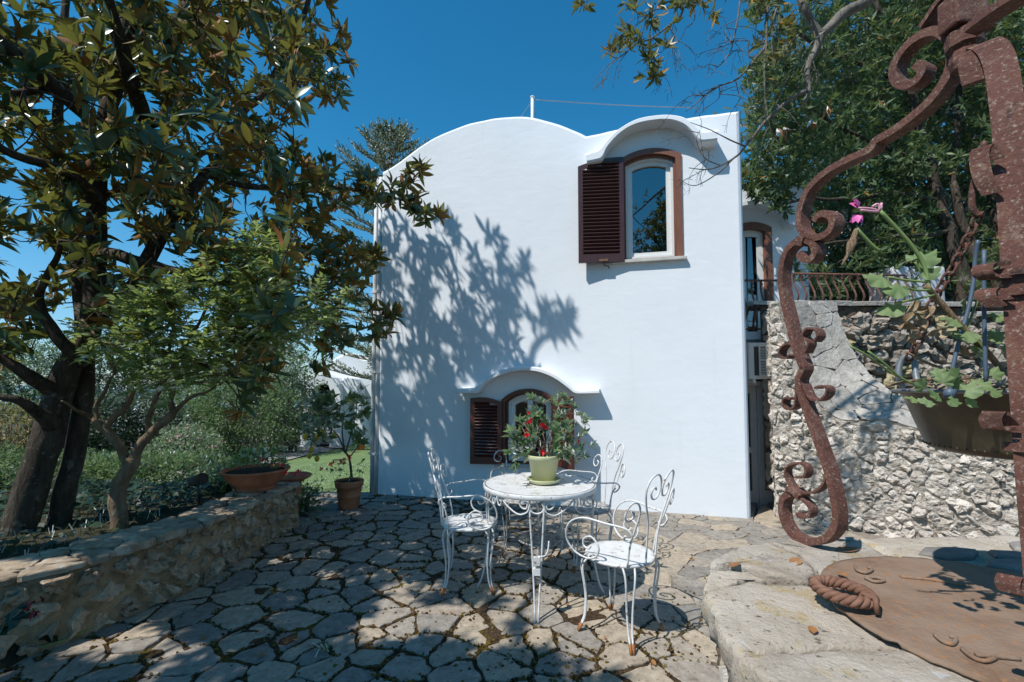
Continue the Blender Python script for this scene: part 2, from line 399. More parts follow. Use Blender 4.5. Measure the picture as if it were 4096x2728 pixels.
DARKSLATE = m_mottled('dark_slate_piece', [(.3, (.17, .155, .14)), (.7, (.29, .27, .245))], 14, .8, .3, 50, .5, .01)
SHUT = m_wood('dark_shutter_wood', ((.050, .024, .024), (.075, .036, .035)), .32, .5)
SHUTL = m_wood('red_brown_shutter_wood', ((.075, .020, .012), (.12, .034, .020)), .38, .45)
JAMB = m_wood('brown_window_wood', ((.15, .058, .034), (.24, .105, .066)), .45, .4)
FRAMEW = m_plain('white_window_frame', (.70, .70, .675), .4, .4, var=.03)
MARBLE = m_mottled('sill_stone', [(.3, (.42, .40, .37)), (.7, (.56, .54, .5))], 10, .7, .3, 40, .2, .004, rnd=0)
GLASS = m_glass('window_glass', .22, .5); GLASSD = m_glass('dark_window_glass', .07, .8)
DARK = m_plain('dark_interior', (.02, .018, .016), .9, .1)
PIPE = m_plain('grey_painted_pipe', (.56, .57, .57), .5, .4, var=.1)
PORTE = m_plain('door_frame_greige', (.66, .62, .58), .45, .4, var=.05)
WIRE = m_mottled('white_painted_iron', [(.25, (.42, .395, .36)), (.45, (.62, .615, .60)), (.7, (.70, .70, .695))], 18, .42, .45, 60, .25, .003, speck=(30, .61, .67, (.24, .12, .065)), rnd=0)
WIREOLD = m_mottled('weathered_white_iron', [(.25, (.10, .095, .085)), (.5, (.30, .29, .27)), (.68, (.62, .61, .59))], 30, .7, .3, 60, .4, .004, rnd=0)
FOOT = m_mottled('rusty_chair_foot', [(.3, (.24, .09, .03)), (.7, (.42, .20, .09))], 30, .8, .2, 60, .4, .004, rnd=0)
TABLETOP = m_mottled('worn_white_tabletop', [(.28, (.07, .065, .055)), (.46, (.17, .165, .15)), (.62, (.30, .29, .275)), (.75, (.46, .45, .44))], 13, .7, .25, 70, .3, .003, 7, rnd=0)
POTG = m_plain('pale_green_plastic', (.50, .51, .30), .42, .4, var=.05)
TERRA = m_mottled('terracotta', [(.25, (.32, .105, .05)), (.55, (.47, .17, .085)), (.8, (.55, .25, .15))], 8, .85, .2, 60, .25, .003, rnd=.12)
SOIL = m_mottled('dark_soil', [(.3, (.03, .022, .015)), (.7, (.09, .065, .045))], 30, .95, .1, 50, .8, .02, rnd=0)
STRAW = m_mottled('dry_stems_litter', [(.3, (.22, .14, .08)), (.7, (.46, .34, .22))], 30, .9, .1, 60, .4, .01)
COPPER = m_mottled('tarnished_copper', [(.25, (.045, .038, .028)), (.5, (.085, .070, .045)), (.75, (.16, .125, .07))], 7, .42, .5, 30, .25, .006, 6, speck=(9, .63, .70, (.40, .44, .36)), rnd=0, metal=.35)
ZINC = m_mottled('dull_grey_metal', [(.3, (.15, .17, .19)), (.7, (.27, .29, .31))], 12, .45, .5, 30, .2, .004, rnd=0, metal=.4)
CORD = m_plain('blue_grey_cord', (.075, .11, .16), .5, .4)
SHEET = m_plain('pale_grey_cover', (.52, .53, .56), .8, .2, var=.08, scale=5, b=.2)
ACW = m_plain('white_appliance_paint', (.72, .72, .70), .45, .4, var=.04)
GRILLE = m_plain('dark_grille', (.06, .06, .06), .5, .4)
WIREGREY = m_plain('grey_cable', (.25, .26, .28), .5, .3)
POLEW = m_plain('white_pole_paint', (.72, .72, .72), .45, .4)
BARK_M = m_bark('magnolia_bark', [(.25, (.03, .024, .018)), (.5, (.07, .056, .043)), (.75, (.12, .10, .08))])
BARK_S = m_bark('pale_brown_bark', [(.25, (.10, .065, .04)), (.5, (.20, .14, .09)), (.75, (.29, .22, .15))])
BARK_G = m_bark('grey_bark', [(.25, (.10, .09, .075)), (.5, (.20, .175, .15)), (.75, (.31, .28, .24))])
BARK_P = m_bark('pine_bark', [(.25, (.16, .12, .09)), (.5, (.26, .2, .15)), (.75, (.34, .28, .22))])
TWIG = m_bark('twig_bark', [(.3, (.07, .055, .045)), (.7, (.17, .14, .115))], 20)
TWIGP = m_bark('pale_twig', [(.3, (.24, .15, .09)), (.7, (.42, .30, .2))], 20)
MAGLEAF = m_leaf('magnolia_leaf', [(.030, .070, .042), (.050, .10, .048), (.036, .082, .054), (.10, .145, .05)], [(.32, .115, .028), (.20, .15, .045), (.40, .15, .036), (.27, .10, .026), (.17, .18, .055), (.36, .13, .03), (.24, .13, .035)], .31, .22, (.28, .31, .06), .5)
BAYLEAF = m_leaf('bay_leaf', [(.045, .082, .036), (.085, .13, .055), (.055, .10, .045), (.15, .195, .095)], [(.09, .125, .055), (.12, .16, .08)], .42, .25, (.22, .30, .08), .28, odd=(.975, (.34, .17, .05)))
OAKLEAF = m_leaf('overhanging_leaf', [(.055, .075, .022), (.08, .10, .03), (.06, .08, .03)], [(.12, .135, .06), (.15, .16, .08)], .4, .3, (.28, .28, .06), .4, odd=(.87, (.46, .24, .05)))
LIGHTLEAF = m_leaf('light_green_leaf', [(.15, .215, .06), (.22, .29, .10), (.12, .18, .055)], [(.16, .22, .09)], .5, .42, (.36, .46, .1), .25)
HEDGELEAF = m_leaf('hedge_leaf', [(.065, .115, .04), (.11, .17, .06), (.085, .14, .05), (.17, .235, .095)], [(.12, .17, .07)], .55, .25, (.2, .3, .07), .18)
DARKLEAF = m_leaf('dark_hedge_leaf', [(.028, .055, .026), (.055, .092, .042), (.04, .07, .034)], [(.06, .085, .045)], .5, .15, (.1, .15, .05), .2)
OLIVELEAF = m_leaf('grey_green_leaf', [(.13, .14, .085), (.18, .185, .12), (.20, .17, .11)], [(.2, .2, .15)], .6, .2, (.22, .22, .12), .3)
PALELEAF = m_leaf('pale_bush_leaf', [(.13, .19, .085), (.20, .26, .13), (.10, .15, .07)], [(.18, .22, .13)], .5, .25, (.26, .32, .13), .3)
REEDLEAF = m_leaf('yellowing_leaf', [(.10, .12, .03), (.2, .19, .06), (.26, .18, .07), (.07, .09, .03)], [(.16, .15, .06)], .6, .3, (.3, .28, .08), .3)
IVYLEAF = m_leaf('ivy_leaf', [(.014, .034, .018), (.026, .055, .03), (.02, .045, .028)], [(.04, .06, .035)], .5, .12, (.08, .12, .04), .2)
AZALEAF = m_leaf('azalea_leaf', [(.10, .175, .075), (.14, .22, .105), (.11, .19, .09)], [(.17, .24, .13)], .5, .3, (.24, .34, .12), .2)
GERLEAF = m_leaf('geranium_leaf', [(.14, .21, .085), (.20, .27, .13), (.17, .24, .10)], [(.2, .27, .13)], .55, .3, (.28, .36, .1), .3)
LEMLEAF = m_leaf('lemon_leaf', [(.06, .11, .035), (.10, .155, .05), (.16, .21, .08)], [(.14, .18, .08)], .45, .25, (.2, .26, .06), .45)
PINELEAF = m_leaf('araucaria_needle', [(.065, .10, .03), (.12, .155, .05), (.17, .19, .07)], [(.10, .13, .06)], .65, .15, (.16, .20, .07), .1)
GRASSM = m_leaf('grass_blade', [(.10, .17, .045), (.17, .25, .08), (.13, .20, .06)], [(.14, .2, .07)], .65, .25, (.22, .3, .1), .1)
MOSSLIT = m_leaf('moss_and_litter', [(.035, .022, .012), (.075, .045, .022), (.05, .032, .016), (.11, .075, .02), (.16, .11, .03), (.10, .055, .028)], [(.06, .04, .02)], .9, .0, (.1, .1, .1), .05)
DRYLEAF = m_leaf('fallen_leaf', [(.34, .15, .05), (.45, .24, .10), (.26, .11, .05), (.5, .33, .19)], [(.4, .24, .13)], .7, .1, (.3, .16, .06), .2)
STEMG = m_plain('green_stem', (.20, .27, .09), .5, .3)
REDFL = m_plain('red_petal', (.60, .012, .022), .5, .3); DARKRED = m_plain('dark_red_petal', (.20, .006, .012), .55, .3)
PINKFL = m_plain('pink_petal', (.62, .12, .36), .5, .3); PINKLT = m_plain('pale_pink_petal', (.66, .33, .40), .5, .3); ORFL = m_plain('orange_red_petal', (.62, .06, .015), .5, .3)
CORALFL = m_plain('coral_petal', (.70, .035, .07), .5, .3)
LEMON = m_plain('lemon_peel', (.58, .36, .03), .5, .35)
GRASSG = m_mottled('lawn_turf', [(.25, (.11, .17, .06)), (.5, (.17, .245, .10)), (.75, (.25, .31, .15))], 6, .95, .1, 60, 1.0, .03, 7, rnd=0)
GARDENSOIL = m_mottled('garden_soil', [(.25, (.025, .024, .014)), (.5, (.055, .05, .03)), (.75, (.09, .08, .05))], 5, .95, .1, 40, .8, .03, rnd=0)
PATHM = m_mottled('path_stone', [(.25, (.2, .185, .17)), (.5, (.31, .29, .265)), (.75, (.42, .4, .37))], 5, .95, .1, 20, .6, .02, rnd=0)
SEAM = m_plain('sea_water', (.012, .05, .085), .15, .5, var=.2, scale=.02)
HILL = m_mottled('far_scrub', [(.3, (.05, .065, .035)), (.7, (.1, .11, .06))], .4, .95, .1, 2, .5, .2, rnd=0)
WOODP = m_wood('weathered_stake_wood', ((.12, .06, .035), (.22, .12, .075)), .8, .2)
# ------------------------------------------------------------------ foliage helpers
RNG = np.random.default_rng(7); random.seed(7)
def leaf_tpl(n=4, w=.36, fold=.18, droop=.25, tip=.55):
    V = []; F = []
    for i in range(n + 1):
        t = i / n; ww = w * .5 * (math.sin(math.pi * min(1, max(0.0, t)) ** tip) ** .8 if 0 < t < 1 else .04)
        z = -droop * t * t; V += [(-ww, t, z + fold * ww), (0, t, z), (ww, t, z + fold * ww)]
    for i in range(n):
        a = i * 3; F += [(a, a+1, a+4, a+3), (a+1, a+2, a+5, a+4)]
    return np.array(V), np.array(F)
def diamond_tpl(w=.4, fold=.15):
    return np.array([(0, 0, 0), (w/2, .45, fold*w), (0, 1, -.05), (-w/2, .45, fold*w)], float), np.array([(0, 1, 2, 3)])
T_MAG = [leaf_tpl(5, w, f, d, .95) for w, f, d in ((.31, .3, -.12), (.35, .2, .22), (.28, .5, .55))]
T_BAY = leaf_tpl(2, .34, .2, .12); T_SMALL = leaf_tpl(2, .5, .15, .12); T_DIA = diamond_tpl(.45)
T_BLADE = (np.array([(-.03, 0, 0), (.03, 0, 0), (.022, .6, .06), (0, 1, .25), (-.022, .6, .06)], float), np.array([(0, 1, 2, 4), (2, 3, 4, 4)]))
def basis(D, U):
    D = D / np.linalg.norm(D, axis=1, keepdims=True)
    N = U - D * (U * D).sum(1, keepdims=True); l = np.linalg.norm(N, axis=1, keepdims=True)
    N = np.where(l < 1e-5, np.array([[.3, .4, .8]]), N / np.maximum(l, 1e-6))
    return np.cross(D, N), D, N
def inst(P, D, U, S, tpl):
    V, F = tpl; X, Y, Z = basis(np.asarray(D, float), np.asarray(U, float)); P = np.asarray(P, float); S = np.asarray(S, float)
    A = P[:, None] + S[:, None, None] * (V[None, :, 0, None] * X[:, None] + V[None, :, 1, None] * Y[:, None] + V[None, :, 2, None] * Z[:, None])
    n, k = len(P), len(V)
    return A.reshape(-1, 3), (F[None] + (np.arange(n) * k)[:, None, None]).reshape(-1, F.shape[1])
def leaves(name, P, D, U, S, tpl, mat, parent=None, smooth=True):
    V, F = inst(P, D, U, S, tpl); return np_obj(name, V, F, mat, parent, smooth)
def rdir(n):
    v = RNG.normal(size=(n, 3)); return v / np.linalg.norm(v, axis=1, keepdims=True)
def rosettes(C, A, nlf, size, lo=45, hi=88, jit=.25):
    """whorls of leaves at centres C round axes A"""
    P = []; D = []; U = []; S = []
    for c, a in zip(C, A):
        a = np.array(a) / np.linalg.norm(a); q = np.cross(a, [.31, .77, .55]); q /= np.linalg.norm(q); b = np.cross(a, q)
        n = max(3, int(nlf * RNG.uniform(.7, 1.3))); ph = RNG.uniform(0, 6.28)
        for k in range(n):
            az = ph + k * 2.399 + RNG.normal() * .2; t = math.radians(RNG.uniform(lo, hi) * (.55 + .45 * (1 - k / n)))
            d = a * math.cos(t) + (q * math.cos(az) + b * math.sin(az)) * math.sin(t)
            P.append(c - a * size * .25 * k / n + RNG.normal(size=3) * .004); D.append(d + RNG.normal(size=3) * .08)
            U.append(a + RNG.normal(size=3) * jit); S.append(size * RNG.uniform(.5, 1.2))
    return np.array(P), np.array(D), np.array(U), np.array(S)
class Skel:
    def __init__(s): s.P = []; s.mb = MB()
    def _arr(s):
        if not hasattr(s, 'buf'): s.buf = np.zeros((len(s.P) + 60000, 3)); s.cnt = 0
        while s.cnt < len(s.P): s.buf[s.cnt] = s.P[s.cnt]; s.cnt += 1
        return s.buf[:s.cnt]
    def limb(s, pts, r0, r1, n=8, sides=9, wob=.0, add=True):
        c = catmull(pts, n); m = len(c)
        if wob: c = [p + Vector((fbm(p * 2.1), fbm(p * 2.1 + Vector((7, 3, 1))), fbm(p * 2.1 + Vector((1, 9, 4))))) * wob for p in c]
        s.mb.tube(c, [lerp(r0, r1, (i / (m - 1)) ** .8) * (1 + .10 * fbm(p * 6)) for i, p in enumerate(c)], sides)
        if add: s.P += [np.array(p) for p in c[m // 4:]]
        return c
    def attach(s, C, rt=.008, r1=.004, sag=.06, sides=4, mb=None, maxd=9):
        """join every leaf cluster to the nearest wood so far with a bent twig"""
        mb = mb or s.mb; C = [np.array(c) for c in C]
        arr = np.array(s.P); d0 = [np.min(((arr - c) ** 2).sum(1)) for c in C]; axes = [None] * len(C)
        for i in np.argsort(d0):
            c = C[i]; arr = s._arr(); dd = ((arr - c) ** 2).sum(1); q = arr[int(np.argmin(dd))]; L = math.sqrt(dd.min())
            v = c - q; side = np.cross(v, RNG.normal(size=3)); side = side / (np.linalg.norm(side) + 1e-9)
            mid = q + v * .5 + side * L * .13 + np.array([0, 0, -sag * L]); r = min(rt * 3, rt * (.7 + .9 * L))
            pts = [q, q + (mid - q) * .55 + side * L * .03, mid, c]
            pts = [Vector(p) for p in pts]; mb.tube(pts, [r, r * .85, r * .7, r1], sides)
            s.P += [np.array(mid), (mid + c) / 2, c]; a = c - mid; axes[i] = a / (np.linalg.norm(a) + 1e-9)
        return axes
def blob_leaves(c, rad, n, size, shell=.55, seed=0, lump=.22, tri=False):
    """leaf positions spread through a lumpy mound"""
    u = rdir(n); r = RNG.uniform(shell, 1, n) ** .7
    k = np.array([1 + lump * fbm(Vector(v) * 2.6 + Vector((seed, seed * .7, 3)), 1, 3) * 2 for v in u])
    P = np.array(c) + u * (r * k)[:, None] * np.array(rad)
    D = u + RNG.normal(size=(n, 3)) * .8; U = u * .8 + np.array([0, 0, .7]) + RNG.normal(size=(n, 3)) * .45
    return P, D, U, size * RNG.uniform(.6, 1.25, n)
def clip_ground(P, D, U, S, G):
    k = np.array([p[2] > G(p[0], p[1]) + .01 for p in P]); return P[k], D[k], U[k], S[k]
def voronoi(seeds, poly, nb=18, ghosts=()):
    """convex Voronoi cells of 2-D seeds clipped to a polygon's bounding polygon (convex)"""
    S = np.array(list(seeds) + list(ghosts)); out = []
    for i, s in enumerate(S[:len(seeds)]):
        d = ((S - s) ** 2).sum(1); order = np.argsort(d)[1:nb + 1]; cell = [tuple(p) for p in poly]
        for j in order:
            m = (s + S[j]) / 2; n = S[j] - s; new = []
            for a, b in zip(cell, cell[1:] + cell[:1]):
                da = (a[0]-m[0])*n[0] + (a[1]-m[1])*n[1]; db = (b[0]-m[0])*n[0] + (b[1]-m[1])*n[1]
                if da <= 0: new.append(a)
                if da * db < 0:
                    t = da / (da - db); new.append((a[0] + (b[0]-a[0])*t, a[1] + (b[1]-a[1])*t))
            cell = new
            if len(cell) < 3: break
        out.append(cell)
    return out
def relax_seeds(n, box, inside, sx=1.0, sy=1.0, it=None, rng=None, tries=9):
    """evenly spread points (best candidate) in a box, with stretched metric"""
    rng = rng or random.Random(3); pts = []
    while len(pts) < n:
        best = None; bd = -1
        for _ in range(tries):
            p = (rng.uniform(box[0], box[1]), rng.uniform(box[2], box[3]))
            if not inside(*p): continue
            d = min((((p[0]-q[0]) / sx) ** 2 + ((p[1]-q[1]) / sy) ** 2 for q in pts), default=1e9)
            if d > bd: bd = d; best = p
        if best: pts.append(best)
    return pts
def shrink(cell, gap, rng, jit=.0, chaik=1, cut=.11, seg=.10):
    """pull a convex cell in by gap, roughen and round it"""
    cx = sum(p[0] for p in cell) / len(cell); cy = sum(p[1] for p in cell) / len(cell)
    # merge tiny edges
    c = [p for i, p in enumerate(cell) if math.dist(p, cell[i - 1]) > .03] or cell
    if len(c) < 3: return None
    out = []; n = len(c)
    for i in range(n):
        a, b, d = c[i - 1], c[i], c[(i + 1) % n]
        def inn(p, q):
            ex, ey = q[0]-p[0], q[1]-p[1]; l = math.hypot(ex, ey) or 1; return (-ey / l, ex / l)
        n1, n2 = inn(a, b), inn(b, d); k = 1 + n1[0]*n2[0] + n1[1]*n2[1]
        if k < .25: k = .25
        out.append((b[0] + (n1[0]+n2[0]) / k * gap, b[1] + (n1[1]+n2[1]) / k * gap))
    ar = sum(out[i-1][0]*out[i][1] - out[i][0]*out[i-1][1] for i in range(len(out))) / 2
    if ar < .0008: return None
    for _ in range(chaik):
        o2 = []; k = cut
        for i in range(len(out)):
            a, b = out[i], out[(i + 1) % len(out)]
            o2 += [(a[0]*(1-k) + b[0]*k, a[1]*(1-k) + b[1]*k), (a[0]*k + b[0]*(1-k), a[1]*k + b[1]*(1-k))]
        out = o2
    # add midpoints on long edges, jitter
    o2 = []
    for i in range(len(out)):
        a, b = out[i], out[(i + 1) % len(out)]; o2.append(a)
        k = int(math.dist(a, b) / seg)
        for q in range(1, k + 1): o2.append((a[0] + (b[0]-a[0]) * q / (k + 1), a[1] + (b[1]-a[1]) * q / (k + 1)))
    return [(x + rng.gauss(0, jit), y + rng.gauss(0, jit)) for x, y in o2]
def stone_piece(name, poly, T, h, mat, parent, rng, rough=.0, bulge=0.0, edge=.012, base=-.03):
    """slab or stone: polygon (u,v) raised by h along w; T maps (u,v,w) to the world"""
    n = len(poly); cx = sum(p[0] for p in poly) / n; cy = sum(p[1] for p in poly) / n
    mb = MB(); vs = []; tx, ty = rng.uniform(-1, 1) * rough, rng.uniform(-1, 1) * rough
    size = max(math.dist(p, (cx, cy)) for p in poly); e = min(edge, size * .3)
    ringdef = [(1.0, base, 0), (1.0, h - e * .8, .4), (1 - e / size, h, 1)]
    if bulge: ringdef += [(.84, h + bulge * .62, 1.5), (.62, h + bulge * .88, 1.9), (.32, h + bulge, 2.1)]
    for sc, w, k in ringdef:
        for x, y in poly:
            px, py = cx + (x - cx) * sc, cy + (y - cy) * sc
            ww = w + (tx * (px - cx) + ty * (py - cy)) * (1 if w > base else 0)
            if bulge and k: ww += bulge * k * (.55 * fbm(Vector((px * 9, py * 9, base)), 1, 2) * (1.5 if k >= 1 else .8) + .32 * fbm(Vector((px * 34, py * 34, 4)), 1, 2))
            vs.append(T(px, py, ww))
    R = len(ringdef); fs = []
    for r in range(R - 1):
        for i in range(n):
            j = (i + 1) % n; fs.append((r*n+i, r*n+j, (r+1)*n+j, (r+1)*n+i))
    vs.append(T(cx, cy, h + bulge * 1.0)); ci = len(vs) - 1; b = (R - 1) * n
    fs += [(b+i, b+(i+1) % n, ci) for i in range(n)]
    mb.add(vs, fs, False)
    return mb.build(name, mat, parent, origin=T(cx, cy, 0), fix=True)
def dup(o, parent, mloc):
    c = o.copy(); return link(c, parent, mloc)
# ------------------------------------------------------------------ ground, lawn, path, patio, sea
HA = Vector((-1.80, 6.11, 0)); HB = Vector((2.592, 4.998, 0))         # foot of the house front
HT = (HB - HA).normalized(); HIN = Vector((-HT.y, HT.x, 0)); HW = (HB - HA).length
HRZ = math.atan2(HT.y, HT.x)
def lawn_z(x, y): return -.11 - .057 * max(0, y - 5.0) if y < 22 else -.11 - .057 * 17 - .03 * (y - 22)
def G(x, y):
    """height of the open ground"""
    z = lawn_z(x, y)
    wall_x = -2.62 - .12 * max(0, 3.4 - y)
    bed = .34 * smooth(wall_x + .30, wall_x - .12, x) * (1 - smooth(4.3, 8.0, y))
    if y < 4.95 or x < wall_x - .1: z = lerp(z, .33, smooth(wall_x + .25, wall_x - .05, x) * (1 - smooth(4.6, 6.6, y)))
    if x > -2.55 and y < 6.3 : z = min(z, -.14)
    if x > 2.7: z = min(z, -.25)
    return z + .02 * fbm(Vector((x, y, 0)) * 1.7)
def sheet(name, xs, ys, zf, mat, keep=None, kind='structure'):
    mb = MB(); idx = {}
    for j, y in enumerate(ys):
        for i, x in enumerate(xs): idx[i, j] = len(mb.v); mb.v.append(Vector((x, y, zf(x, y))))
    for j in range(len(ys) - 1):
        for i in range(len(xs) - 1):
            if keep and not keep((xs[i] + xs[i+1]) / 2, (ys[j] + ys[j+1]) / 2): continue
            mb.f.append((idx[i, j], idx[i+1, j], idx[i+1, j+1], idx[i, j+1])); mb.sm.append(True)
    o = mb.build(name, mat); o['kind'] = kind; return o
def rng_steps(a, b, near, far, c):
    out = [a]
    while out[-1] < b: out.append(out[-1] + near + (far - near) * min(1, abs(out[-1] - c) / 30))
    return out
xs = rng_steps(-70, 30, .16, 5, -2.5); ys = rng_steps(-14, 90, .16, 5, 4)
sheet('garden_ground', xs, ys, G, GARDENSOIL)
LAWN = [(-2.5, 4.95), (-1.7, 5.4), (-1.4, 9.0), (-2.5, 17.2), (-5.8, 17.2), (-5.72, 13.0), (-5.62, 10.0), (-5.5, 8.0), (-4.0, 6.3), (-3.0, 5.3)]
lx = [-6.5 + .12 * i for i in range(46)]; ly = [4.7 + .16 * i for i in range(82)]
sheet('lawn', lx, ly, lambda x, y: G(x, y) + .012, GRASSG, lambda x, y: in_poly(x, y, LAWN))
PATH = [(-7.0, 7.0), (-5.6, 7.0), (-5.55, 8.5), (-5.6, 10), (-5.7, 13), (-5.75, 15.7), (-8.3, 15.9), (-8.3, 15.0), (-6.9, 14.2), (-6.7, 12), (-6.8, 10)]
sheet('garden_path', [-8.6 + .1 * i for i in range(52)], [7.8 + .12 * i for i in range(70)], lambda x, y: G(x, y) + .03, PATHM, lambda x, y: in_poly(x, y, PATH))
sheet('sea', [-9000, -3000, 0, 3000, 9000], [160, 400, 1500, 6000, 14000], lambda x, y: -14, SEAM)
sheet('hills', [-160 + 8 * i for i in range(42)], [88 + 6 * i for i in range(14)], lambda x, y: -4.3 - .13 * (y - 88) + .8 * fbm(Vector((x, y, 0)) * .05), HILL)
# grass blades on the near lawn
P = []
while len(P) < 9000:
    x, y = random.uniform(-4.6, -1.5), 4.9 + 6 * random.random() ** 1.6
    if in_poly(x, y, LAWN): P.append((x, y, G(x, y) + .01))
n = len(P); D = np.c_[RNG.normal(size=n) * .35, RNG.normal(size=n) * .35, np.ones(n)]
tag(leaves('grass', P, D, rdir(n) * np.array([1, 1, .1]), RNG.uniform(.025, .055, n), (T_BLADE[0] * [2.2, 1, 1], T_BLADE[1][:1]), GRASSM), 'short bright green lawn grass beside the white house', 'grass', kind='stuff')

# patio: joint bed and individual stones
PATIO = [(-3.05, 1.0), (-2.72, 2.4), (-2.52, 2.63), (-2.27, 3.38), (-2.23, 4.78), (-2.02, 5.35), (-1.84, 6.14), (2.62, 5.02), (3.3, 5.6), (3.6, 4.6), (4.6, 3.8), (4.6, 1.0)]
def patio_z(x, y): return -.008 + .010 * fbm(Vector((x, y, 1)) * 5)
patio = sheet('patio', [-3.1 + .08 * i for i in range(98)], [1.0 + .08 * i for i in range(66)], patio_z, JOINT, lambda x, y: in_poly(x, y, PATIO))
mb = MB(); edge = [Vector((x, y, -.03)) for x, y in PATIO]
for a, b in zip(edge, edge[1:]):
    mb.add([a, b, b + Vector((0, 0, -.25)), a + Vector((0, 0, -.25))], [(0, 1, 2, 3)])
mb.build('patio_edge', JOINT, patio, fix=True)
VIS = [(-2.95, 1.25), (-2.74, 2.4), (-2.54, 2.63), (-2.29, 3.38), (-2.25, 4.76), (-2.03, 5.33), (-1.84, 6.12), (2.62, 5.0), (3.2, 4.6), (1.35, 1.25)]
rg = random.Random(21)
seeds = relax_seeds(470, (-3.0, 3.2, 1.25, 6.2), lambda x, y: in_poly(x, y, VIS), 1.2, .95, rng=rg, tries=5)
cells = voronoi(seeds, [(-3.0, 1.0), (3.4, 1.0), (3.4, 6.3), (-3.0, 6.3)])
T0 = lambda u, v, w: Vector((u, v, w))
pieces = []; seeds_pav, cells_pav = seeds, cells
for s, c in zip(seeds, cells):
    if len(c) < 3: continue
    c = [p if in_poly(p[0], p[1], VIS) else (s[0] + (p[0]-s[0]) * .82, s[1] + (p[1]-s[1]) * .82) for p in c]
    light = smooth(.9, 2.2, s[0] + .22 * s[1] + rg.uniform(-.3, .3))
    q = shrink(c, lerp(rg.uniform(.004, .016), .003, light), rg, lerp(.007, .004, light), 1, .09, .055)
    if not q: continue
    ar = abs(sum(q[i-1][0]*q[i][1] - q[i][0]*q[i-1][1] for i in range(len(q)))) / max(.3, s[1]) ** 3
    pr_ = proj((s[0], s[1], 0)); ar = ar if pr_ and -20 < pr_[0] < 1044 and pr_[1] < 720 else ar * .01
    pieces.append((ar, q, light))
pieces.sort(key=lambda t: -t[0]); extra = []
for k, (ar, q, light) in enumerate(pieces):
    o = stone_piece('paving_stone', q, T0, rg.uniform(-.006, .006) * (1 - .6 * light), PAVE, patio, rg, lerp(.014, .006, light), edge=lerp(.006, .003, light))
    if k >= 298: extra.append(o)
if extra:
    m = MB()
    for o in extra:
        M_ = wm(o); m.add([M_ @ v.co for v in o.data.vertices], [tuple(p.vertices) for p in o.data.polygons]); bpy.data.objects.remove(o)
    tag(m.build('smaller_paving', PAVE, patio), kind='stuff')

# ------------------------------------------------------------------ the white house
house = thing('white_house', HA, 'two storey white plastered house with vaulted roofline and brown shutters facing the patio', 'house', HRZ)
def fac(px, py, off=0.0):
    """point of the photograph on the front wall (or a plane off metres before it): (s, z)"""
    p = onp(px, py, HA - HIN * off, HIN); return ((p - HA).dot(HT), p.z)
HM = wm(house)
def hb(mb, name, mat, parent=None, **k): return mb.build(name, mat, parent or house, world=True, **k)
def HP(s, off, z): return HM @ Vector((s, -off, z))       # off = metres in front of the wall
roofpx = [(379, 171), (393, 164), (414, 149), (439, 133.5), (465, 123), (487, 117.5), (509, 115), (533, 116), (557, 121.5), (573, 128.5), (586, 135), (600, 131.5), (620, 127), (645, 122), (668, 118.5), (690, 116), (712, 112.5), (737, 109.5)]
roof = [fac(x, y) for x, y in roofpx]
left_s, right_s = 0.0, HW
roof[0] = (0.0, roof[0][1]); roof[-1] = (HW, roof[-1][1])
r3 = [(p.x, p.y) for p in catmull([(s, z, 0) for s, z in roof[:11]], 5)] + [(p.x, p.y) for p in catmull([(s, z, 0) for s, z in roof[10:]], 5)[1:]]
r3 = [(s, z + .012 * fbm(Vector((s * 2.3, 0, 4))) * (0 < i < len(r3) - 1)) for i, (s, z) in enumerate(r3)]
outline = [(0, -.3), (HW, -.3)] + [p for p in reversed(r3)]
def inset(poly, d):
    out = []; n = len(poly)
    for i in range(n):
        a, b, c = poly[i-1], poly[i], poly[(i+1) % n]
        e1 = Vector((b[0]-a[0], b[1]-a[1])); e2 = Vector((c[0]-b[0], c[1]-b[1]))
        n1 = Vector((-e1.y, e1.x)).normalized() if e1.length > 1e-6 else Vector((0, 0)); n2 = Vector((-e2.y, e2.x)).normalized() if e2.length > 1e-6 else n1
        k = max(.4, 1 + n1.dot(n2)); v = (n1 + n2) / k * d; out.append((b[0] + v.x, b[1] + v.y))
    return out
# openings -----------------------------------------------------------------------------------------
def arch_poly(s0, s1, z0, zs, zt, n=12):
    """flat sill at z0, springing at zs, crown at zt (segment arch)"""
    w = (s1 - s0) / 2; h = max(.001, zt - zs); R = (w*w + h*h) / (2*h); cz = zt - R; a = math.asin(min(1, w / R)); mid = (s0 + s1) / 2
    return [(s0, z0), (s1, z0)] + [(mid + R * math.sin(t), cz + R * math.cos(t)) for t in np.linspace(a, -a, n)]
us0, uz0 = fac(625.5, 260.5); us1, _ = fac(682, 256); _, uzs = fac(680, 152.5); uzs -= .03; uzt = uzs + .105
uhinge = us0 - .012; us0 -= .065; UP = arch_poly(us0, us1, uz0, uzs, uzt)
ls0, lz0 = fac(503, 462.5); ls1, _ = fac(556, 462); _, lzs = fac(503, 400); _, lzt = fac(527, 389.5)
LO = arch_poly(ls0, ls1, lz0, lzs, lzt)
mb = MB(); BV = [(.0, .05), (.015, .022), (.05, .0)]           # (depth behind the front, inset) of the rounded edge
front = inset(outline, .05); depth = 5.0
mb.prism(front, 0, .002, None, (UP, LO))
mb.v = [HM @ v for v in mb.v]
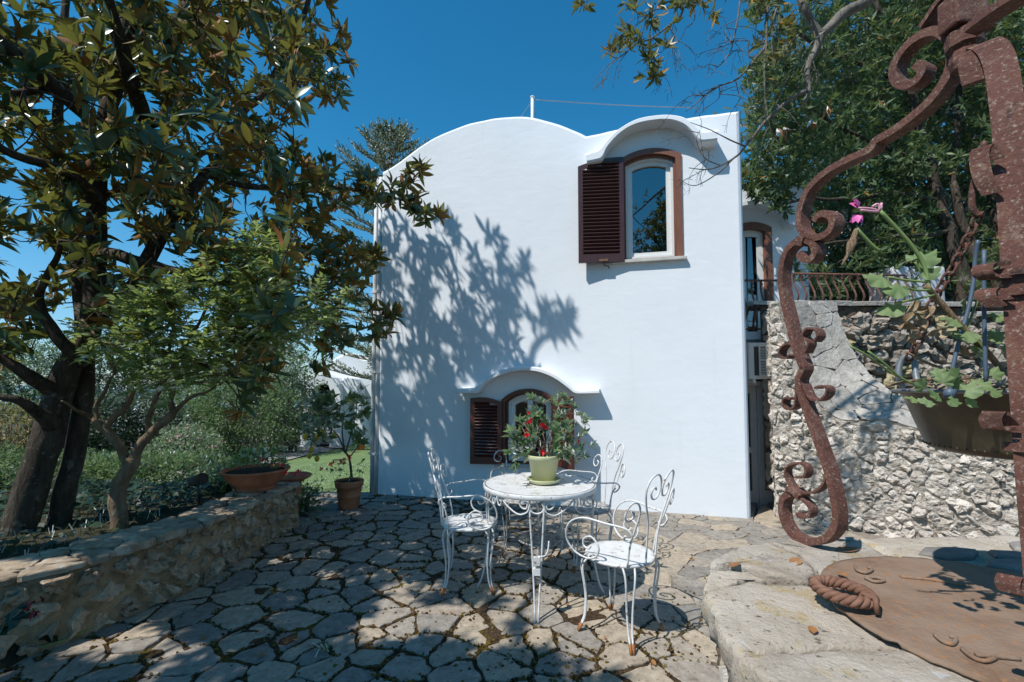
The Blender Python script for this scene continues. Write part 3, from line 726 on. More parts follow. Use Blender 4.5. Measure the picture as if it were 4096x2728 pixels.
# drop the 2 mm back faces: keep it a thin skin, then the rounded edge, sides and back
rings = [[HP(s, -d, z) for s, z in inset(outline, i)] for d, i in BV] + [[HP(s, -depth, z) for s, z in outline]]
k = len(outline); vs = [p for r in rings for p in r]; fs = []
for r in range(len(rings) - 1):
    for i in range(k):
        j = (i + 1) % k; fs.append((r*k+i, r*k+j, (r+1)*k+j, (r+1)*k+i))
fs.append(tuple(3*k + i for i in range(k)))
mb.add(vs, fs, False)
for hole in (UP, LO):                                           # plaster reveals
    m = len(hole); mb.add([HP(s, 0, z) for s, z in hole] + [HP(s, -.16, z) for s, z in hole], [(i, (i+1) % m, (i+1) % m + m, i + m) for i in range(m)])
hb(mb, 'wall', PLASTER, fix=False)
# rooms behind the panes
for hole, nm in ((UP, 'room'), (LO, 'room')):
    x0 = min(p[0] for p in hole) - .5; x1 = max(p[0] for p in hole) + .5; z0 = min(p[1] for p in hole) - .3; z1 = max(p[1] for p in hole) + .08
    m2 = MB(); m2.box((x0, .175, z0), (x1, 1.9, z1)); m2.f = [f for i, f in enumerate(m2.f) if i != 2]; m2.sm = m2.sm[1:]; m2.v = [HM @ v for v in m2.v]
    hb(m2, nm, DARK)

def frame_prism(name, outer, inner, d0, d1, mat, parent):
    m = MB(); m.prism(outer, d0, d1, HM, (inner,)); return m.build(name, mat, parent, fix=True)
def window(outer, jamb_w, fr_d, label):
    x0, x1 = outer[0][0], outer[1][0]; z0 = outer[0][1]
    w = MB(); w.prism(inset(outer, .0), .10, .102, HM); return w
def shutter(parent_house, hinge, width, z0, z1l, z1r, ang, mat, nslat, label, flip, bottom=.10, thick=.032):
    """louvred shutter leaf: local x from the hinge outwards, arched top from z1l (hinge side) to z1r"""
    s, off = hinge; M = HM @ Matrix.Translation((s, -off, 0)) @ Matrix.Rotation(ang, 4, 'Z')
    fr = MB(); st = .055
    def top(x): t = x / width; return lerp(z1l, z1r, t) + .03 * math.sin(math.pi * t)
    xs_ = np.linspace(0, width, 9); outer = [(0, z0), (width, z0)] + [(x, top(x)) for x in reversed(xs_)]
    xi = np.linspace(st, width - st, 9); inner = [(st, z0 + bottom), (width - st, z0 + bottom)] + [(x, top(x) - st) for x in reversed(xi)]
    if flip: outer = [(-x, z) for x, z in reversed(outer)]; inner = [(-x, z) for x, z in reversed(inner)]
    fr.prism(outer, -thick / 2, thick / 2, M, (inner,)); sh = fr.build('shutter', mat, parent_house, fix=True)
    if label: sh['label'] = label
    zt = min(p[1] for p in inner[2:]) ; zz0 = z0 + bottom; H = max(p[1] for p in inner) - zz0
    for k in range(nslat):
        zc = zz0 + (k + .5) * H / nslat; x0, x1 = st, width - st
        while x0 < x1 and zc + .008 > top(x0) - st: x0 += .01
        while x1 > x0 and zc + .008 > top(x1) - st: x1 -= .01
        if x1 - x0 < .04: continue
        b = MB(); R = Matrix.Translation((0, 0, zc)) @ Matrix.Rotation(math.radians(36), 4, 'X'); a, c = (x0, x1) if not flip else (-x1, -x0)
        b.box((a, -.72 * H / nslat, -.0042), (c, .72 * H / nslat, .0042), M @ R); b.build('slat', mat, sh, origin=M @ Vector(((a + c) / 2, 0, zc)))
    # bolt handle on the free stile
    hx = (width - st / 2) * (-1 if flip else 1); hz = z0 + (z1r - z0) * .30; sg = -1
    b = MB(); b.box((hx - .012, sg * .016 - .006, hz - .055), (hx + .012, sg * .016, hz + .055), M); b.tube([M @ Vector((hx, sg * .03, hz - .05)), M @ Vector((hx, sg * .04, hz)), M @ Vector((hx, sg * .03, hz + .05))], .007, 6)
    b.build('handle', ZINC, sh)
    return sh
# upper window
def build_window(outer, recess, jamb_th, proud, panes_lo, mull, glassmat, label, jambmat, sides=(True, True)):
    x0, x1 = outer[0][0], outer[1][0]; z0 = outer[0][1]
    ja = inset(outer, jamb_th); ja[0] = (ja[0][0], z0 + .001); ja[1] = (ja[1][0], z0 + .001)
    oo = inset(outer, -.012); oo[0] = (oo[0][0], z0 + .0005); oo[1] = (oo[1][0], z0 + .0005)
    w = frame_prism('window', oo, ja, -proud, .085, jambmat, house)
    if label: w['label'] = label
    st2 = inset(ja, .022); st2[0] = (st2[0][0], z0 + .02); st2[1] = (st2[1][0], z0 + .02)
    frame_prism('jamb_moulding', inset(ja, -.002), st2, .02, .088, jambmat, w)
    fo = inset(outer, .004)
    f1 = inset(fo, jamb_th + .045); f1[0] = (f1[0][0], z0 + .05); f1[1] = (f1[1][0], z0 + .05)
    frame_prism('frame', fo, f1, recess - .05, recess + .0, FRAMEW, w)
    f2 = inset(f1, .05); frame_prism('sash', inset(f1, -.003), f2, recess - .02, recess + .028, FRAMEW, w)
    if mull:
        mx = (f2[0][0] + f2[1][0]) / 2; m = MB(); m.box((mx - .035, recess - .03, f2[0][1] - .001), (mx + .035, recess + .02, max(p[1] for p in f2) + .001), HM); m.build('mullion', FRAMEW, w)
    g = MB(); g.prism(inset(f2, -.004), recess + .012, recess + .016, HM); g.build('pane', glassmat, w, fix=True)
    return w
win = build_window(UP, .10, .055, .02, None, False, GLASS, 'arched brown framed upper window with white sash', JAMB)
m = MB(); sx0 = fac(612, 262)[0]; sx1 = fac(686.5, 258)[0]; m.box((sx0, -.055, uz0 - .04), (sx1, .10, uz0 - .002), HM); m.build('sill', MARBLE, win, bevel=.006)
uw = fac(625.5, 260)[0] - fac(579.5, 262)[0]
shutter(house, (uhinge, .045), uw * .985, fac(590, 264, .05)[1], uzs + .03, uzs - .06, math.pi + math.radians(8), SHUT, 26, 'purple brown open shutter beside the upper window', False)
# shutter stay (little iron turn) under the upper shutter
m = MB(); p = fac(604, 262.5); m.tube([HP(p[0], 0, p[1]), HP(p[0], .09, p[1])], .006, 6); m.box((p[0] - .05, -.11, p[1] - .012), (p[0] + .05, -.085, p[1] + .014), HM)
m.tube(catmull([HP(p[0], .05, p[1] - .005), HP(p[0] + .01, .05, p[1] - .05), HP(p[0] + .05, .05, p[1] - .06), HP(p[0] + .06, .05, p[1] - .09)], 5), .006, 6); m.build('shutter_stay', ROPERUST, house)
# lower window
lwin = build_window(LO, .11, .035, .03, None, True, GLASSD, 'arched brown framed lower window behind the garden table', SHUTL)
m = MB(); m.box((ls0 - .10, -.05, lz0 - .045), (ls1 + .08, .10, lz0 - .002), HM); m.build('sill', MARBLE, lwin, bevel=.006)
lw = ls0 - fac(472, 430)[0]
shutter(house, (ls0 - .004, .04), lw * .97, fac(490, 464, .06)[1], fac(501, 402, .06)[1], fac(475, 398, .08)[1], math.pi + math.radians(9), SHUTL, 17, 'red brown left shutter of the lower window folded back', False, .085)
shutter(house, (ls1 + .004, .04), lw * .97, fac(560, 466, .06)[1], fac(556, 402, .06)[1], fac(572, 396, .25)[1], -math.radians(52), SHUTL, 17, 'red brown right shutter of the lower window standing half open', False, .085)
# eyebrow hoods
def hood(outer_px, inner_px, off, name, label):
    o = [fac(x, y, off) for x, y in outer_px]; i = [fac(x, y, off) for x, y in inner_px]
    o = [(p.x, p.y) for p in catmull([(a, b, 0) for a, b in o], 4)]; i = [(p.x, p.y) for p in catmull([(a, b, 0) for a, b in i], 4)]
    m = MB(); n1, n2 = len(o), len(i)
    def resample(P, n):
        L = [0]
        for a, b in zip(P, P[1:]): L.append(L[-1] + math.dist(a, b))
        out = []
        for k in range(n):
            t = L[-1] * k / (n - 1); j = max(0, min(len(P) - 2, next((q for q in range(len(P) - 1) if L[q + 1] >= t - 1e-9), len(P) - 2)))
            f = (t - L[j]) / max(1e-9, L[j+1] - L[j]); out.append((lerp(P[j][0], P[j+1][0], f), lerp(P[j][1], P[j+1][1], f)))
        return out
    N = 64; o = resample(o, N); i = resample(i, N)
    # pair inner to outer by s fraction
    vs = []
    for (a, b), (c, d) in zip(o, i):
        vs += [HP(a, -.02, b + .01), HP(a, off - .02, b + .003), HP(lerp(a, c, .2), off, lerp(b, d, .2)), HP(lerp(a, c, .85), off, lerp(b, d, .85)), HP(c, off - .015, d - .002), HP(c, -.02, d)]
    fs = []
    for q in range(N - 1):
        for r in range(5): fs.append((q*6+r, q*6+r+1, (q+1)*6+r+1, (q+1)*6+r))
    fs += [tuple(range(6)), tuple((N-1)*6 + r for r in reversed(range(6)))]
    m.add(vs, fs, False); ob = m.build(name, PLASTER, house, fix=True); ob['label'] = label
    me = ob.data
    for p in me.polygons: p.use_smooth = len(p.vertices) == 4 and False
    return ob
hood([(585, 153.5), (592, 151), (599, 148.5), (606, 140.5), (613, 133), (621, 127), (630, 121.5), (640, 117.5), (653, 115), (668, 114), (682, 116), (691, 121), (698, 127.5), (703, 130.5), (710, 130), (718.5, 129)],
     [(587, 162), (595, 160.5), (602, 158), (606, 149), (612, 141), (620, 133), (630, 126.5), (641, 122.5), (655, 120), (669, 119.5), (680, 122.5), (688, 127.5), (694, 134), (700, 140.5), (709, 140.5), (717.5, 139.5)], .19, 'window_hood', 'white curved plaster hood over the upper window')
hood([(457, 389), (466, 388.6), (474, 388), (480, 382.5), (487, 377), (495, 372.5), (505, 369), (516, 367), (526, 366.5), (537, 367.5), (548, 371), (558, 376), (567, 383), (573, 388.5), (578, 390.5), (588, 390.5), (599, 389.5)],
     [(457, 393.5), (468, 393.5), (477, 393.2), (483, 386), (490, 380.5), (498, 376.2), (508, 372.8), (518, 371), (527, 370.7), (537, 371.8), (547, 375), (556, 379.6), (563, 384.5), (569, 389), (575, 393.4), (587, 393.6), (599, 393.4)], .18, 'window_hood', 'white curved plaster hood over the lower window')
# set-back left strip with drain pipes
m = MB(); m.box((-.17, .16, -.3), (0.0, 3.0, fac(370, 174)[1]), HM); m.build('wall', PLASTER, house, bevel=.02)
for sx, yy, r in ((-.115, .09, .032), (-.02, .045, .034)):
    m = MB(); m.tube([HM @ Vector((sx, yy, z)) for z in (-.1, 1, 2, 3, fac(372, 176)[1] + (.02 if sx < -.1 else -.02))], r, 12)
    for z in (.5, 1.6, 2.7): m.box((sx - r - .008, yy - r - .004, z), (sx + r + .008, yy + .08, z + .03), HM)
    m.build('drain_pipe', PIPE, house, fix=False)
# mast and cable on the roof
p0 = fac(524.5, 117); sM, zM = p0; zt = at(524.5, 97.5, (HP(sM, 0, 0) - HIN * -.5).y).z
mast = thing('roof_mast', HP(sM, -.5, zM - .15), 'thin white mast standing on top of the vaulted roof', 'mast')
b3 = HP(sM, -.5, zM - .15); top = HP(sM, -.5, zt); m = MB(); m.tube([b3, top], .022, 8); m.tube([top, top + Vector((0, 0, .012))], .03, 8); m.build('pole', POLEW, mast)
m = MB(); e = at(700, 108, 6.2); m.tube(catmull([top + Vector((0, 0, -.03)), lerp(top, e, .5) + Vector((0, 0, -.03)), e], 8), .006, 5); m.build('cable', WIREGREY, mast)
m = MB(); q = HP(sM - .42, -.5, fac(502, 116)[1] - .05); m.tube([top + Vector((0, 0, -.05)), q], .004, 5); q = HP(sM + .1, -.7, zM - .1); m.tube([top + Vector((0, 0, -.05)), q], .004, 5); m.build('stay_wire', WIREGREY, mast)
# bird cage standing inside the lower window
cs, cz = fac(542, 428); cg = thing('bird_cage', HP(cs, -.30, lz0), 'domed wire bird cage standing inside the lower window', 'bird cage')
m = MB(); R = .10
for k in range(16):
    a = k / 16 * 6.283; m.tube([HP(cs + R*math.cos(a), -.30 + R*math.sin(a), lz0 + .05)] + [HP(cs + R*math.cos(a)*math.cos(t), -.30 + R*math.sin(a)*math.cos(t), lz0 + .30 + .12*math.sin(t)) for t in (0, .5, 1.0, 1.5)], .0025, 4)
m.build('wires', JAMB, cg); m = MB(); m.lathe([(R, 0), (R + .01, .0), (R + .01, .05), (R, .05)], HP(cs, -.30, lz0), 24); m.build('base', FRAMEW, cg)
# ------------------------------------------------------------------ right wing of the house, balcony, service door
WY = 5.55                                                       # plane of the lower service wall
wing = thing('house_wing', (3.0, 6.8, 0), 'white rear wing with arched hood and brown framed balcony door behind the iron railing', 'house wing')
Y2 = 6.75
ztop = at(750, 187, Y2).z; zfl = at(750, 333, Y2).z
dx0 = at(735, 250, Y2).x; dx1 = at(771, 250, Y2).x; dzt = at(755, 223, Y2).z; dzs = at(772, 228, Y2).z
DO = arch_poly(dx0, dx1, zfl - .1, dzs, dzt)
m = MB(); top = [(4.45, ztop - .12), (4.40, ztop - .02), (4.1, ztop + .03), (3.8, ztop + .02), (3.5, ztop - .04), (3.0, ztop - .06), (2.5, ztop - .06)]
m.prism([(2.5, .5), (4.45, .5)] + top, Y2, Y2 + .012, None, (DO,))
k = len(top) + 2; poly = [(2.5, .5), (4.45, .5)] + top
m.add([Vector((x, Y2 + .012, z)) for x, z in poly] + [Vector((x, Y2 + 3, z)) for x, z in poly], [(i, (i+1) % k, (i+1) % k + k, i + k) for i in range(k)])
h = len(DO); m.add([Vector((x, Y2, z)) for x, z in DO] + [Vector((x, Y2 + .15, z)) for x, z in DO], [(i, (i+1) % h, (i+1) % h + h, i + h) for i in range(h)])
m.build('wall', PLASTER, wing, fix=True)
# arched hood over the balcony door
m = MB(); A = [at(x, y, Y2 - .18) for x, y in ((722, 216), (740, 206.5), (755, 204), (768, 204.5), (778, 208), (786, 216), (790, 224), (800, 224.5))]
A = catmull(A, 4); vs = []; fs = []
for p in A:
    vs += [Vector((p.x, Y2 + .02, p.z + .06)), Vector((p.x, Y2 - .18, p.z + .05)), Vector((p.x, Y2 - .18, p.z)), Vector((p.x, Y2 + .02, p.z))]
for q in range(len(A) - 1):
    for r in range(3): fs.append((q*4+r, q*4+r+1, (q+1)*4+r+1, (q+1)*4+r))
m.add(vs, fs + [(0, 1, 2, 3), tuple(len(vs) - 4 + r for r in (3, 2, 1, 0))]); m.build('door_hood', PLASTER, wing, fix=True)
def wprism(name, a, b, d0, d1, mat, par):
    m = MB(); m.prism(a, d0, d1, None, (b,)); return m.build(name, mat, par, fix=True)
def keepz(P, z): P[0] = (P[0][0], z); P[1] = (P[1][0], z); return P
j1 = keepz(inset(DO, .09), zfl - .09); bd = wprism('balcony_door', keepz(inset(DO, -.01), zfl - .1), j1, Y2 - .02, Y2 + .08, JAMB, wing)
f1 = keepz(inset(DO, .19), zfl + .02); wprism('frame', keepz(inset(DO, .085), zfl - .08), f1, Y2 + .06, Y2 + .11, FRAMEW, bd)
m = MB(); m.prism(inset(f1, -.004), Y2 + .09, Y2 + .095); m.build('pane', GLASS, bd, fix=True)
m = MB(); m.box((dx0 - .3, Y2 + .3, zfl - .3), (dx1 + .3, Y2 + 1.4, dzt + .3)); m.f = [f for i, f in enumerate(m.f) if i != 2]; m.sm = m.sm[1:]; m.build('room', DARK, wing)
m = MB(); zr = at(750, 300, Y2).z; m.box((f1[0][0] - .003, Y2 + .075, zr), (f1[1][0] + .003, Y2 + .085, zr + .09)); m.build('rail', FRAMEW, bd)
# balcony slab and lower service wall
zb = at(752, 331.5, WY).z
m = MB(); m.box((2.5, WY, zb - .10), (4.4, Y2 - .002, zb)); m.build('balcony_slab', PLASTER, wing, bevel=.008)
m = MB(); sd0 = at(738, 450, WY + .1).x; sd1 = at(771, 450, WY + .1).x; zs1 = at(750, 386, WY + .1).z
m.prism([(2.4, -.3), (3.9, -.3), (3.9, zb - .10), (2.4, zb - .10)], WY + .12, WY + .24, None, ([(2.55, -.1), (3.7, -.1), (3.7, zs1), (2.55, zs1)],)); m.build('wall', PLASTER, wing, fix=True)
m = MB(); m.box((2.5, WY + .03, zs1 + .0), (3.7, WY + .118, zs1 + .055)); m.build('lintel', PORTE, wing)
# glazed service door: two leaves with a glass panel above and below the rail
zd0 = at(753, 511, WY + .1).z
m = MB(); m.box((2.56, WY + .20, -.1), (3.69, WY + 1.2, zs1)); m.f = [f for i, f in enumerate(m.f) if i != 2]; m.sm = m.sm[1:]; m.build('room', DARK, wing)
xm = at(757.5, 450, WY + .13).x; zr = at(755, 450, WY + .13).z
for x0, x1 in ((xm - .56, xm - .004), (xm + .004, xm + .56)):
    m = MB(); s_ = .075; z0 = zd0 + .02; z1 = zs1 - .004
    m.box((x0, WY + .12, z0), (x0 + s_, WY + .16, z1)); m.box((x1 - s_, WY + .12, z0), (x1, WY + .16, z1))
    for a, b in ((z0, z0 + .22), (zr - .035, zr + .035), (z1 - .09, z1)): m.box((x0 + s_, WY + .121, a), (x1 - s_, WY + .159, b))
    lf = m.build('door_leaf', PORTE, wing)
    for a, b in ((z0 + .22, zr - .035), (zr + .035, z1 - .09)):
        g = MB(); g.box((x0 + s_, WY + .138, a), (x1 - s_, WY + .143, b)); g.build('pane', GLASSD, lf)
m = MB(); m.box((2.5, WY - .04, zd0 - .08), (3.7, WY + .2, zd0 + .012)); m.build('threshold', MARBLE, wing, bevel=.006)
# air conditioner
a0 = at(746, 379, WY - .1); a1 = at(770, 343, WY - .1)
ac = thing('air_conditioner', (a0.x + .2, WY, a0.z), 'white outdoor air conditioner unit with slatted grille under the balcony', 'air conditioner')
x0, x1, z0, z1 = a0.x, a0.x + .62, a0.z, a1.z
m = MB(); m.box((x0, WY - .18, z0), (x1, WY + .11, z1)); m.build('casing', ACW, ac, bevel=.012)
m = MB(); m.box((x0 + .06, WY - .184, z0 + .04), (x0 + .55, WY - .178, z1 - .05)); m.build('fan_opening', GRILLE, ac)
m = MB()
for k in range(18): z = z0 + .045 + k * (z1 - z0 - .1) / 18; m.box((x0 + .11, WY - .195, z), (x0 + .55, WY - .186, z + .009))
m.build('grille_slats', ACW, ac)
m = MB()
for x in (.11, .19, .27, .36, .46, .545): m.box((x0 + x, WY - .203, z0 + .035), (x0 + x + .014, WY - .196, z1 - .045))
for z in (z0 + .03, (z0 + z1) / 2, z1 - .05): m.box((x0 + .11, WY - .2028, z), (x0 + .56, WY - .1962, z + .014))
m.build('grille_frame', ACW, ac)
m = MB(); m.box((x0 + .05, WY - .17, z0 - .05), (x0 + .08, WY + .118, z0 - .002)); m.box((x0 + .5, WY - .17, z0 - .05), (x0 + .53, WY + .118, z0 - .002)); m.build('bracket', ACW, ac)

# ------------------------------------------------------------------ stone buttress wall (front right) with a swooping slab cap
WA = atz(776, 517, 0.0); WB = Vector((4.6, 3.62, 0)); WT = (WB - WA).normalized(); WN = Vector((WT.y, -WT.x, 0))     # WN faces the camera
def onw(px, py, off=0): return onp(px, py, WA + WN * off, WN)
rub = thing('rubble_wall', WA, 'craggy white limestone rubble wall with a swooping slab cap behind the well', 'stone wall')
Lp = [(768, 303), (778, 301), (784, 322), (791, 350), (804, 380), (818, 402), (834, 417), (850, 421), (868, 421), (884, 420), (900, 424), (925, 431), (960, 440), (1010, 455), (1060, 470)]
Lw = [onw(x, y) for x, y in Lp]
top_uv = [((p - WA).dot(WT), p.z) for p in Lw]
def wtop(u):
    if u <= top_uv[0][0]: return top_uv[0][1]
    for (a, za), (b, zb_) in zip(top_uv, top_uv[1:]):
        if a <= u <= b: return lerp(za, zb_, (u - a) / max(1e-6, b - a))
    return top_uv[-1][1]
def rubble_face(parent, O, U, N, umax, ztop_f, z0, n, mat_f, mort, name, seed, sx, sy, gap, bulge, h=.02, seg=.05, push=.0):
    rg = random.Random(seed); zmax = max(ztop_f(u) for u in np.linspace(0, umax, 40))
    mb = MB(); nu, nz = (150, 90) if push else (70, 40); idx = {}
    for i in range(nu + 1):
        for j in range(nz + 1):
            u = umax * i / nu; z = lerp(z0, ztop_f(u), j / nz); idx[i, j] = len(mb.v)
            mb.v.append(O + U * u + Vector((0, 0, z)) + N * (push + (.024 if push else .018) * fbm(Vector((u, z, seed)) * (14 if push else 9), 1, 4) - .004))
    for i in range(nu):
        for j in range(nz): mb.f.append((idx[i, j], idx[i+1, j], idx[i+1, j+1], idx[i, j+1])); mb.sm.append(False)
    mb.build('mortar', mort, parent, fix=False)
    seeds = relax_seeds(n, (0, umax, z0, zmax), lambda u, z: z < ztop_f(u) - .03, sx, sy, rng=rg, tries=4)
    gh = [(u, ztop_f(u) + .05) for u in np.arange(0, umax, .05)] + [(u + .02, ztop_f(u) + .16) for u in np.arange(0, umax, .08)]
    for u_ in np.arange(0, umax - .02, .02):
        za, zb2 = ztop_f(u_), ztop_f(u_ + .02)
        if abs(za - zb2) > .03: gh += [(u_ + .055, lerp(za, zb2, t)) for t in np.linspace(0, 1, 5)]
    cells = voronoi(seeds, [(0, z0), (umax, z0), (umax, zmax + .1), (0, zmax + .1)], 26, gh)
    T = lambda u, v, w: O + U * u + Vector((0, 0, v)) + N * w
    for s, c in zip(seeds, cells):
        if len(c) < 3: continue
        c = [(u, min(z, ztop_f(u) - .005)) for u, z in c]
        q = shrink(c, gap * rg.uniform(.4, 1.6), rg, .006 if seg < .04 else .009, 1, .07, seg)
        if q: stone_piece(name, q, T, h * rg.uniform(.2, 1.6), mat_f(rg), parent, rg, .18, bulge * rg.uniform(.5, 1.5), .02, -.03)
umax = (WB - WA).length
rubble_face(rub, WA, WT, WN, umax, wtop, -.05, 255, lambda r: LIME, LIMEMORT, 'stone', 5, 1.05, .9, .001, .026, .010, .028, .019)
# side of the wall towards the house
SN = -WT; SU = -WN * -1
SD = Vector((.62, .785, 0))
rubble_face(rub, WA + SD * .75, -SD, Vector((-SD.y, SD.x, 0)), .75, lambda u: wtop(0) - .02, -.05, 40, lambda r: LIME, LIMEMORT, 'stone', 8, 1, .9, .004, .022, .008, .04, .008)
# body and cap
Rp = [(768, 299, 5.35), (835, 301.5, 5.25), (842, 324, 5.12), (853, 351, 5.0), (869, 373, 4.85), (884, 386, 4.7), (905, 398, 4.55), (960, 408, 4.4), (1040, 424, 4.3)]
Rw = [at(*p) for p in Rp]
Lc = catmull(Lw[1:], 5); Rc = catmull(Rw[1:], 8)
def resample3(P, n):
    L = [0]
    for a, b in zip(P, P[1:]): L.append(L[-1] + (b - a).length)
    out = []; j = 0
    for k in range(n):
        t = L[-1] * k / (n - 1)
        while j < len(P) - 2 and L[j+1] < t: j += 1
        out.append(P[j].lerp(P[j+1], min(1, (t - L[j]) / max(1e-9, L[j+1] - L[j]))))
    return out
NS = 60; Lr = resample3(Lc, NS); Rr = resample3(Rc, NS)
m = MB(); vs = []; fs = []
for a, b in zip(Lr, Rr): vs += [a - WN * .02 + Vector((0, 0, -.03)), b + Vector((0, 0, -.03)), Vector((b.x, b.y, -.05))]
for i in range(NS - 1):
    for r in range(2): fs.append((i*3+r, i*3+r+1, (i+1)*3+r+1, (i+1)*3+r))
m.add(vs, fs); m.build('core', LIMEMORT, rub)
def cap_pt(u, v, w):
    t = max(0, min(1, u)) * (NS - 1); i = min(NS - 2, int(t)); f = t - i
    a = Lr[i].lerp(Lr[i+1], f) + WN * .02; b = Rr[i].lerp(Rr[i+1], f); d = (Lr[i+1] - Lr[i]) + (Rr[i+1] - Rr[i]); n = d.cross(b - a)
    n = n.normalized() if n.length > 1e-9 else Vector((0, 0, 1))
    if n.z < 0 or (abs(n.z) < .05 and n.dot(WN) < 0): n = -n
    return a.lerp(b, v) + n * w
rg = random.Random(4); seeds = relax_seeds(46, (0, 1, 0, 1), lambda u, v: True, .09, .42, rng=rg)
for c in voronoi([(u * 3.2, v * .8) for u, v in seeds], [(0, 0), (3.2, 0), (3.2, .8), (0, .8)]):
    q = shrink(c, .0035, rg, .006, 1) if len(c) > 2 else None
    if q: stone_piece('cap_slab', [(x / 3.2, y / .8) for x, y in q], cap_pt, rg.uniform(.0, .012), SLAB, rub, rg, .0, 0, .0, -.035)
# ------------------------------------------------------------------ terrace wall behind, with a cap, railing and a covered box
TA = at(760, 300, 5.42); TB = Vector((7.2, 5.6, 0)); TA0 = Vector((TA.x, TA.y, 0)); TT = (Vector((TB.x, TB.y, 0)) - TA0).normalized(); TN = Vector((TT.y, -TT.x, 0))
ter = thing('terrace_wall', TA0, 'brown and grey block retaining wall of the raised terrace under the railing', 'stone wall')
tlen = (TB - TA0).length
def ttop(u):
    x = TA0.x + TT.x * u; p = proj(TA0 + TT * u + Vector((0, 0, 2.3))); return TA.z - .07 - .25 * smooth(2.3, 3.6, u)
rgm = random.Random(2)
rubble_face(ter, TA0, TT, TN, tlen, ttop, .2, 150, lambda r: TUFF if r.random() < .10 else BLOCK, BACKMORT, 'block', 12, 1.5, .85, .012, .045, .02)
m = MB(); m.box((TA0.x + .1, TA0.y + .05, 0), (TB.x, TA0.y + .5, TA.z - .1)); 
rg = random.Random(9); u = -.12
while u < tlen - .1:
    w = rg.uniform(.28, .6); pol = [(u + .004, -.42), (u + w - .004, -.42), (u + w - .004, .03 + rg.uniform(-.01, .045)), (u + w * .5, .05 + rg.uniform(-.01, .03)), (u + .004, .03 + rg.uniform(-.01, .045))]
    zc = ttop(u + w / 2); stone_piece('cap_slab', pol, lambda a, b, c, zc=zc: TA0 + TT * a + TN * b + Vector((0, 0, zc + .005 + c)), rg.uniform(.045, .07), SLAB, ter, rg, .01, 0, .012, 0.0); u += w
terr = sheet('terrace', [2.6 + .3 * i for i in range(32)], [5.6 + .3 * i for i in range(30)], lambda x, y: TA.z - .05 + .03 * fbm(Vector((x, y, 2))), PATHM, lambda x, y: not (x < 4.4 and y < 6.9))
# railing
def railing(name, pts, zr, zb0, n0, label, group=None):
    rl = thing(name, (pts[0].x, pts[0].y, zb0), label, 'railing'); 
    m = MB(); m.tube([Vector((p.x, p.y, zr)) for p in pts], .014, 6); m.build('handrail', IRON, rl)
    m = MB(); m.tube([Vector((p.x, p.y, zb0 + .03)) for p in pts], .011, 6); m.build('bottom_rail', IRON, rl)
    L = resample3(pts, n0); d = (pts[-1] - pts[0]).normalized(); nrm = Vector((d.y, -d.x, 0)).normalized()
    for q in L:
        b = MB(); H = zr - zb0 - .03; prof = [(0.0, 0.03), (.02, .03 + H * .10), (.085, .03 + H * .30), (.075, .03 + H * .48), (.02, .03 + H * .70), (.0, .03 + H * .85), (.02, .03 + H * .985)]
        P = catmull([Vector((q.x, q.y, zb0 + z)) + nrm * o for o, z in prof], 4); b.ribbon(P, d, .022, .007)
        c = Vector((q.x, q.y, zr - .035)); P2 = [c + nrm * (.02 * math.cos(a)) + Vector((0, 0, .026 * math.sin(a))) for a in np.linspace(1.5, 6.0, 9)]; b.ribbon([p + nrm * .018 for p in P2], d, .022, .005)
        b.build('baluster', IRON, rl, origin=(q.x, q.y, zb0))
    return rl
zrail = at(760, 280.5, WY).z
railing('railing', [at(742, 281, WY), at(779, 279, WY)], zrail, zb, 5, 'short brown iron balcony railing between the white house and the stone wall')
pr0 = at(797, 277, 5.75); pr1 = at(905, 272, 5.85); railing('railing', [Vector((pr0.x - .05, 5.75, 0)), Vector((pr1.x, 5.85, 0))], (pr0.z + pr1.z) / 2, TA.z - .09, 15, 'long rusty railing with bowed balusters on the terrace wall')
# covered box
bx = thing('covered_box', at(920, 297, 6.3), 'pale grey cloth covered box standing on the terrace behind the railing', 'covered box')
c0 = at(895, 300, 6.2); c1 = at(946, 266, 6.2); m = MB()
import itertools
bm = bmesh.new(); bmesh.ops.create_cube(bm, size=1.0); bmesh.ops.subdivide_edges(bm, edges=bm.edges, cuts=7, use_grid_fill=True)
for v in bm.verts:
    x, y, z = v.co; v.co = Vector((lerp(c0.x, c1.x, x + .5) + .03 * (z - .5) * (1 if x < 0 else -1) * -1 * (z > -.5), 6.45 + y * .5, lerp(TA.z - .03, c1.z, z + .5)))
    v.co += Vector((fbm(v.co * 5), fbm(v.co * 5 + Vector((3, 1, 2))), 0)) * .02 * (1 - z)
me = bpy.data.meshes.new('cover'); bm.to_mesh(me); bm.free(); me.materials.append(SHEET)
for p in me.polygons: p.use_smooth = True
inv = wm(bx).inverted(); me.transform(inv); o = link(bpy.data.objects.new('cover', me), bx); mod = o.modifiers.new('bevel', 'BEVEL'); mod.width = .02; mod.limit_method = 'ANGLE'

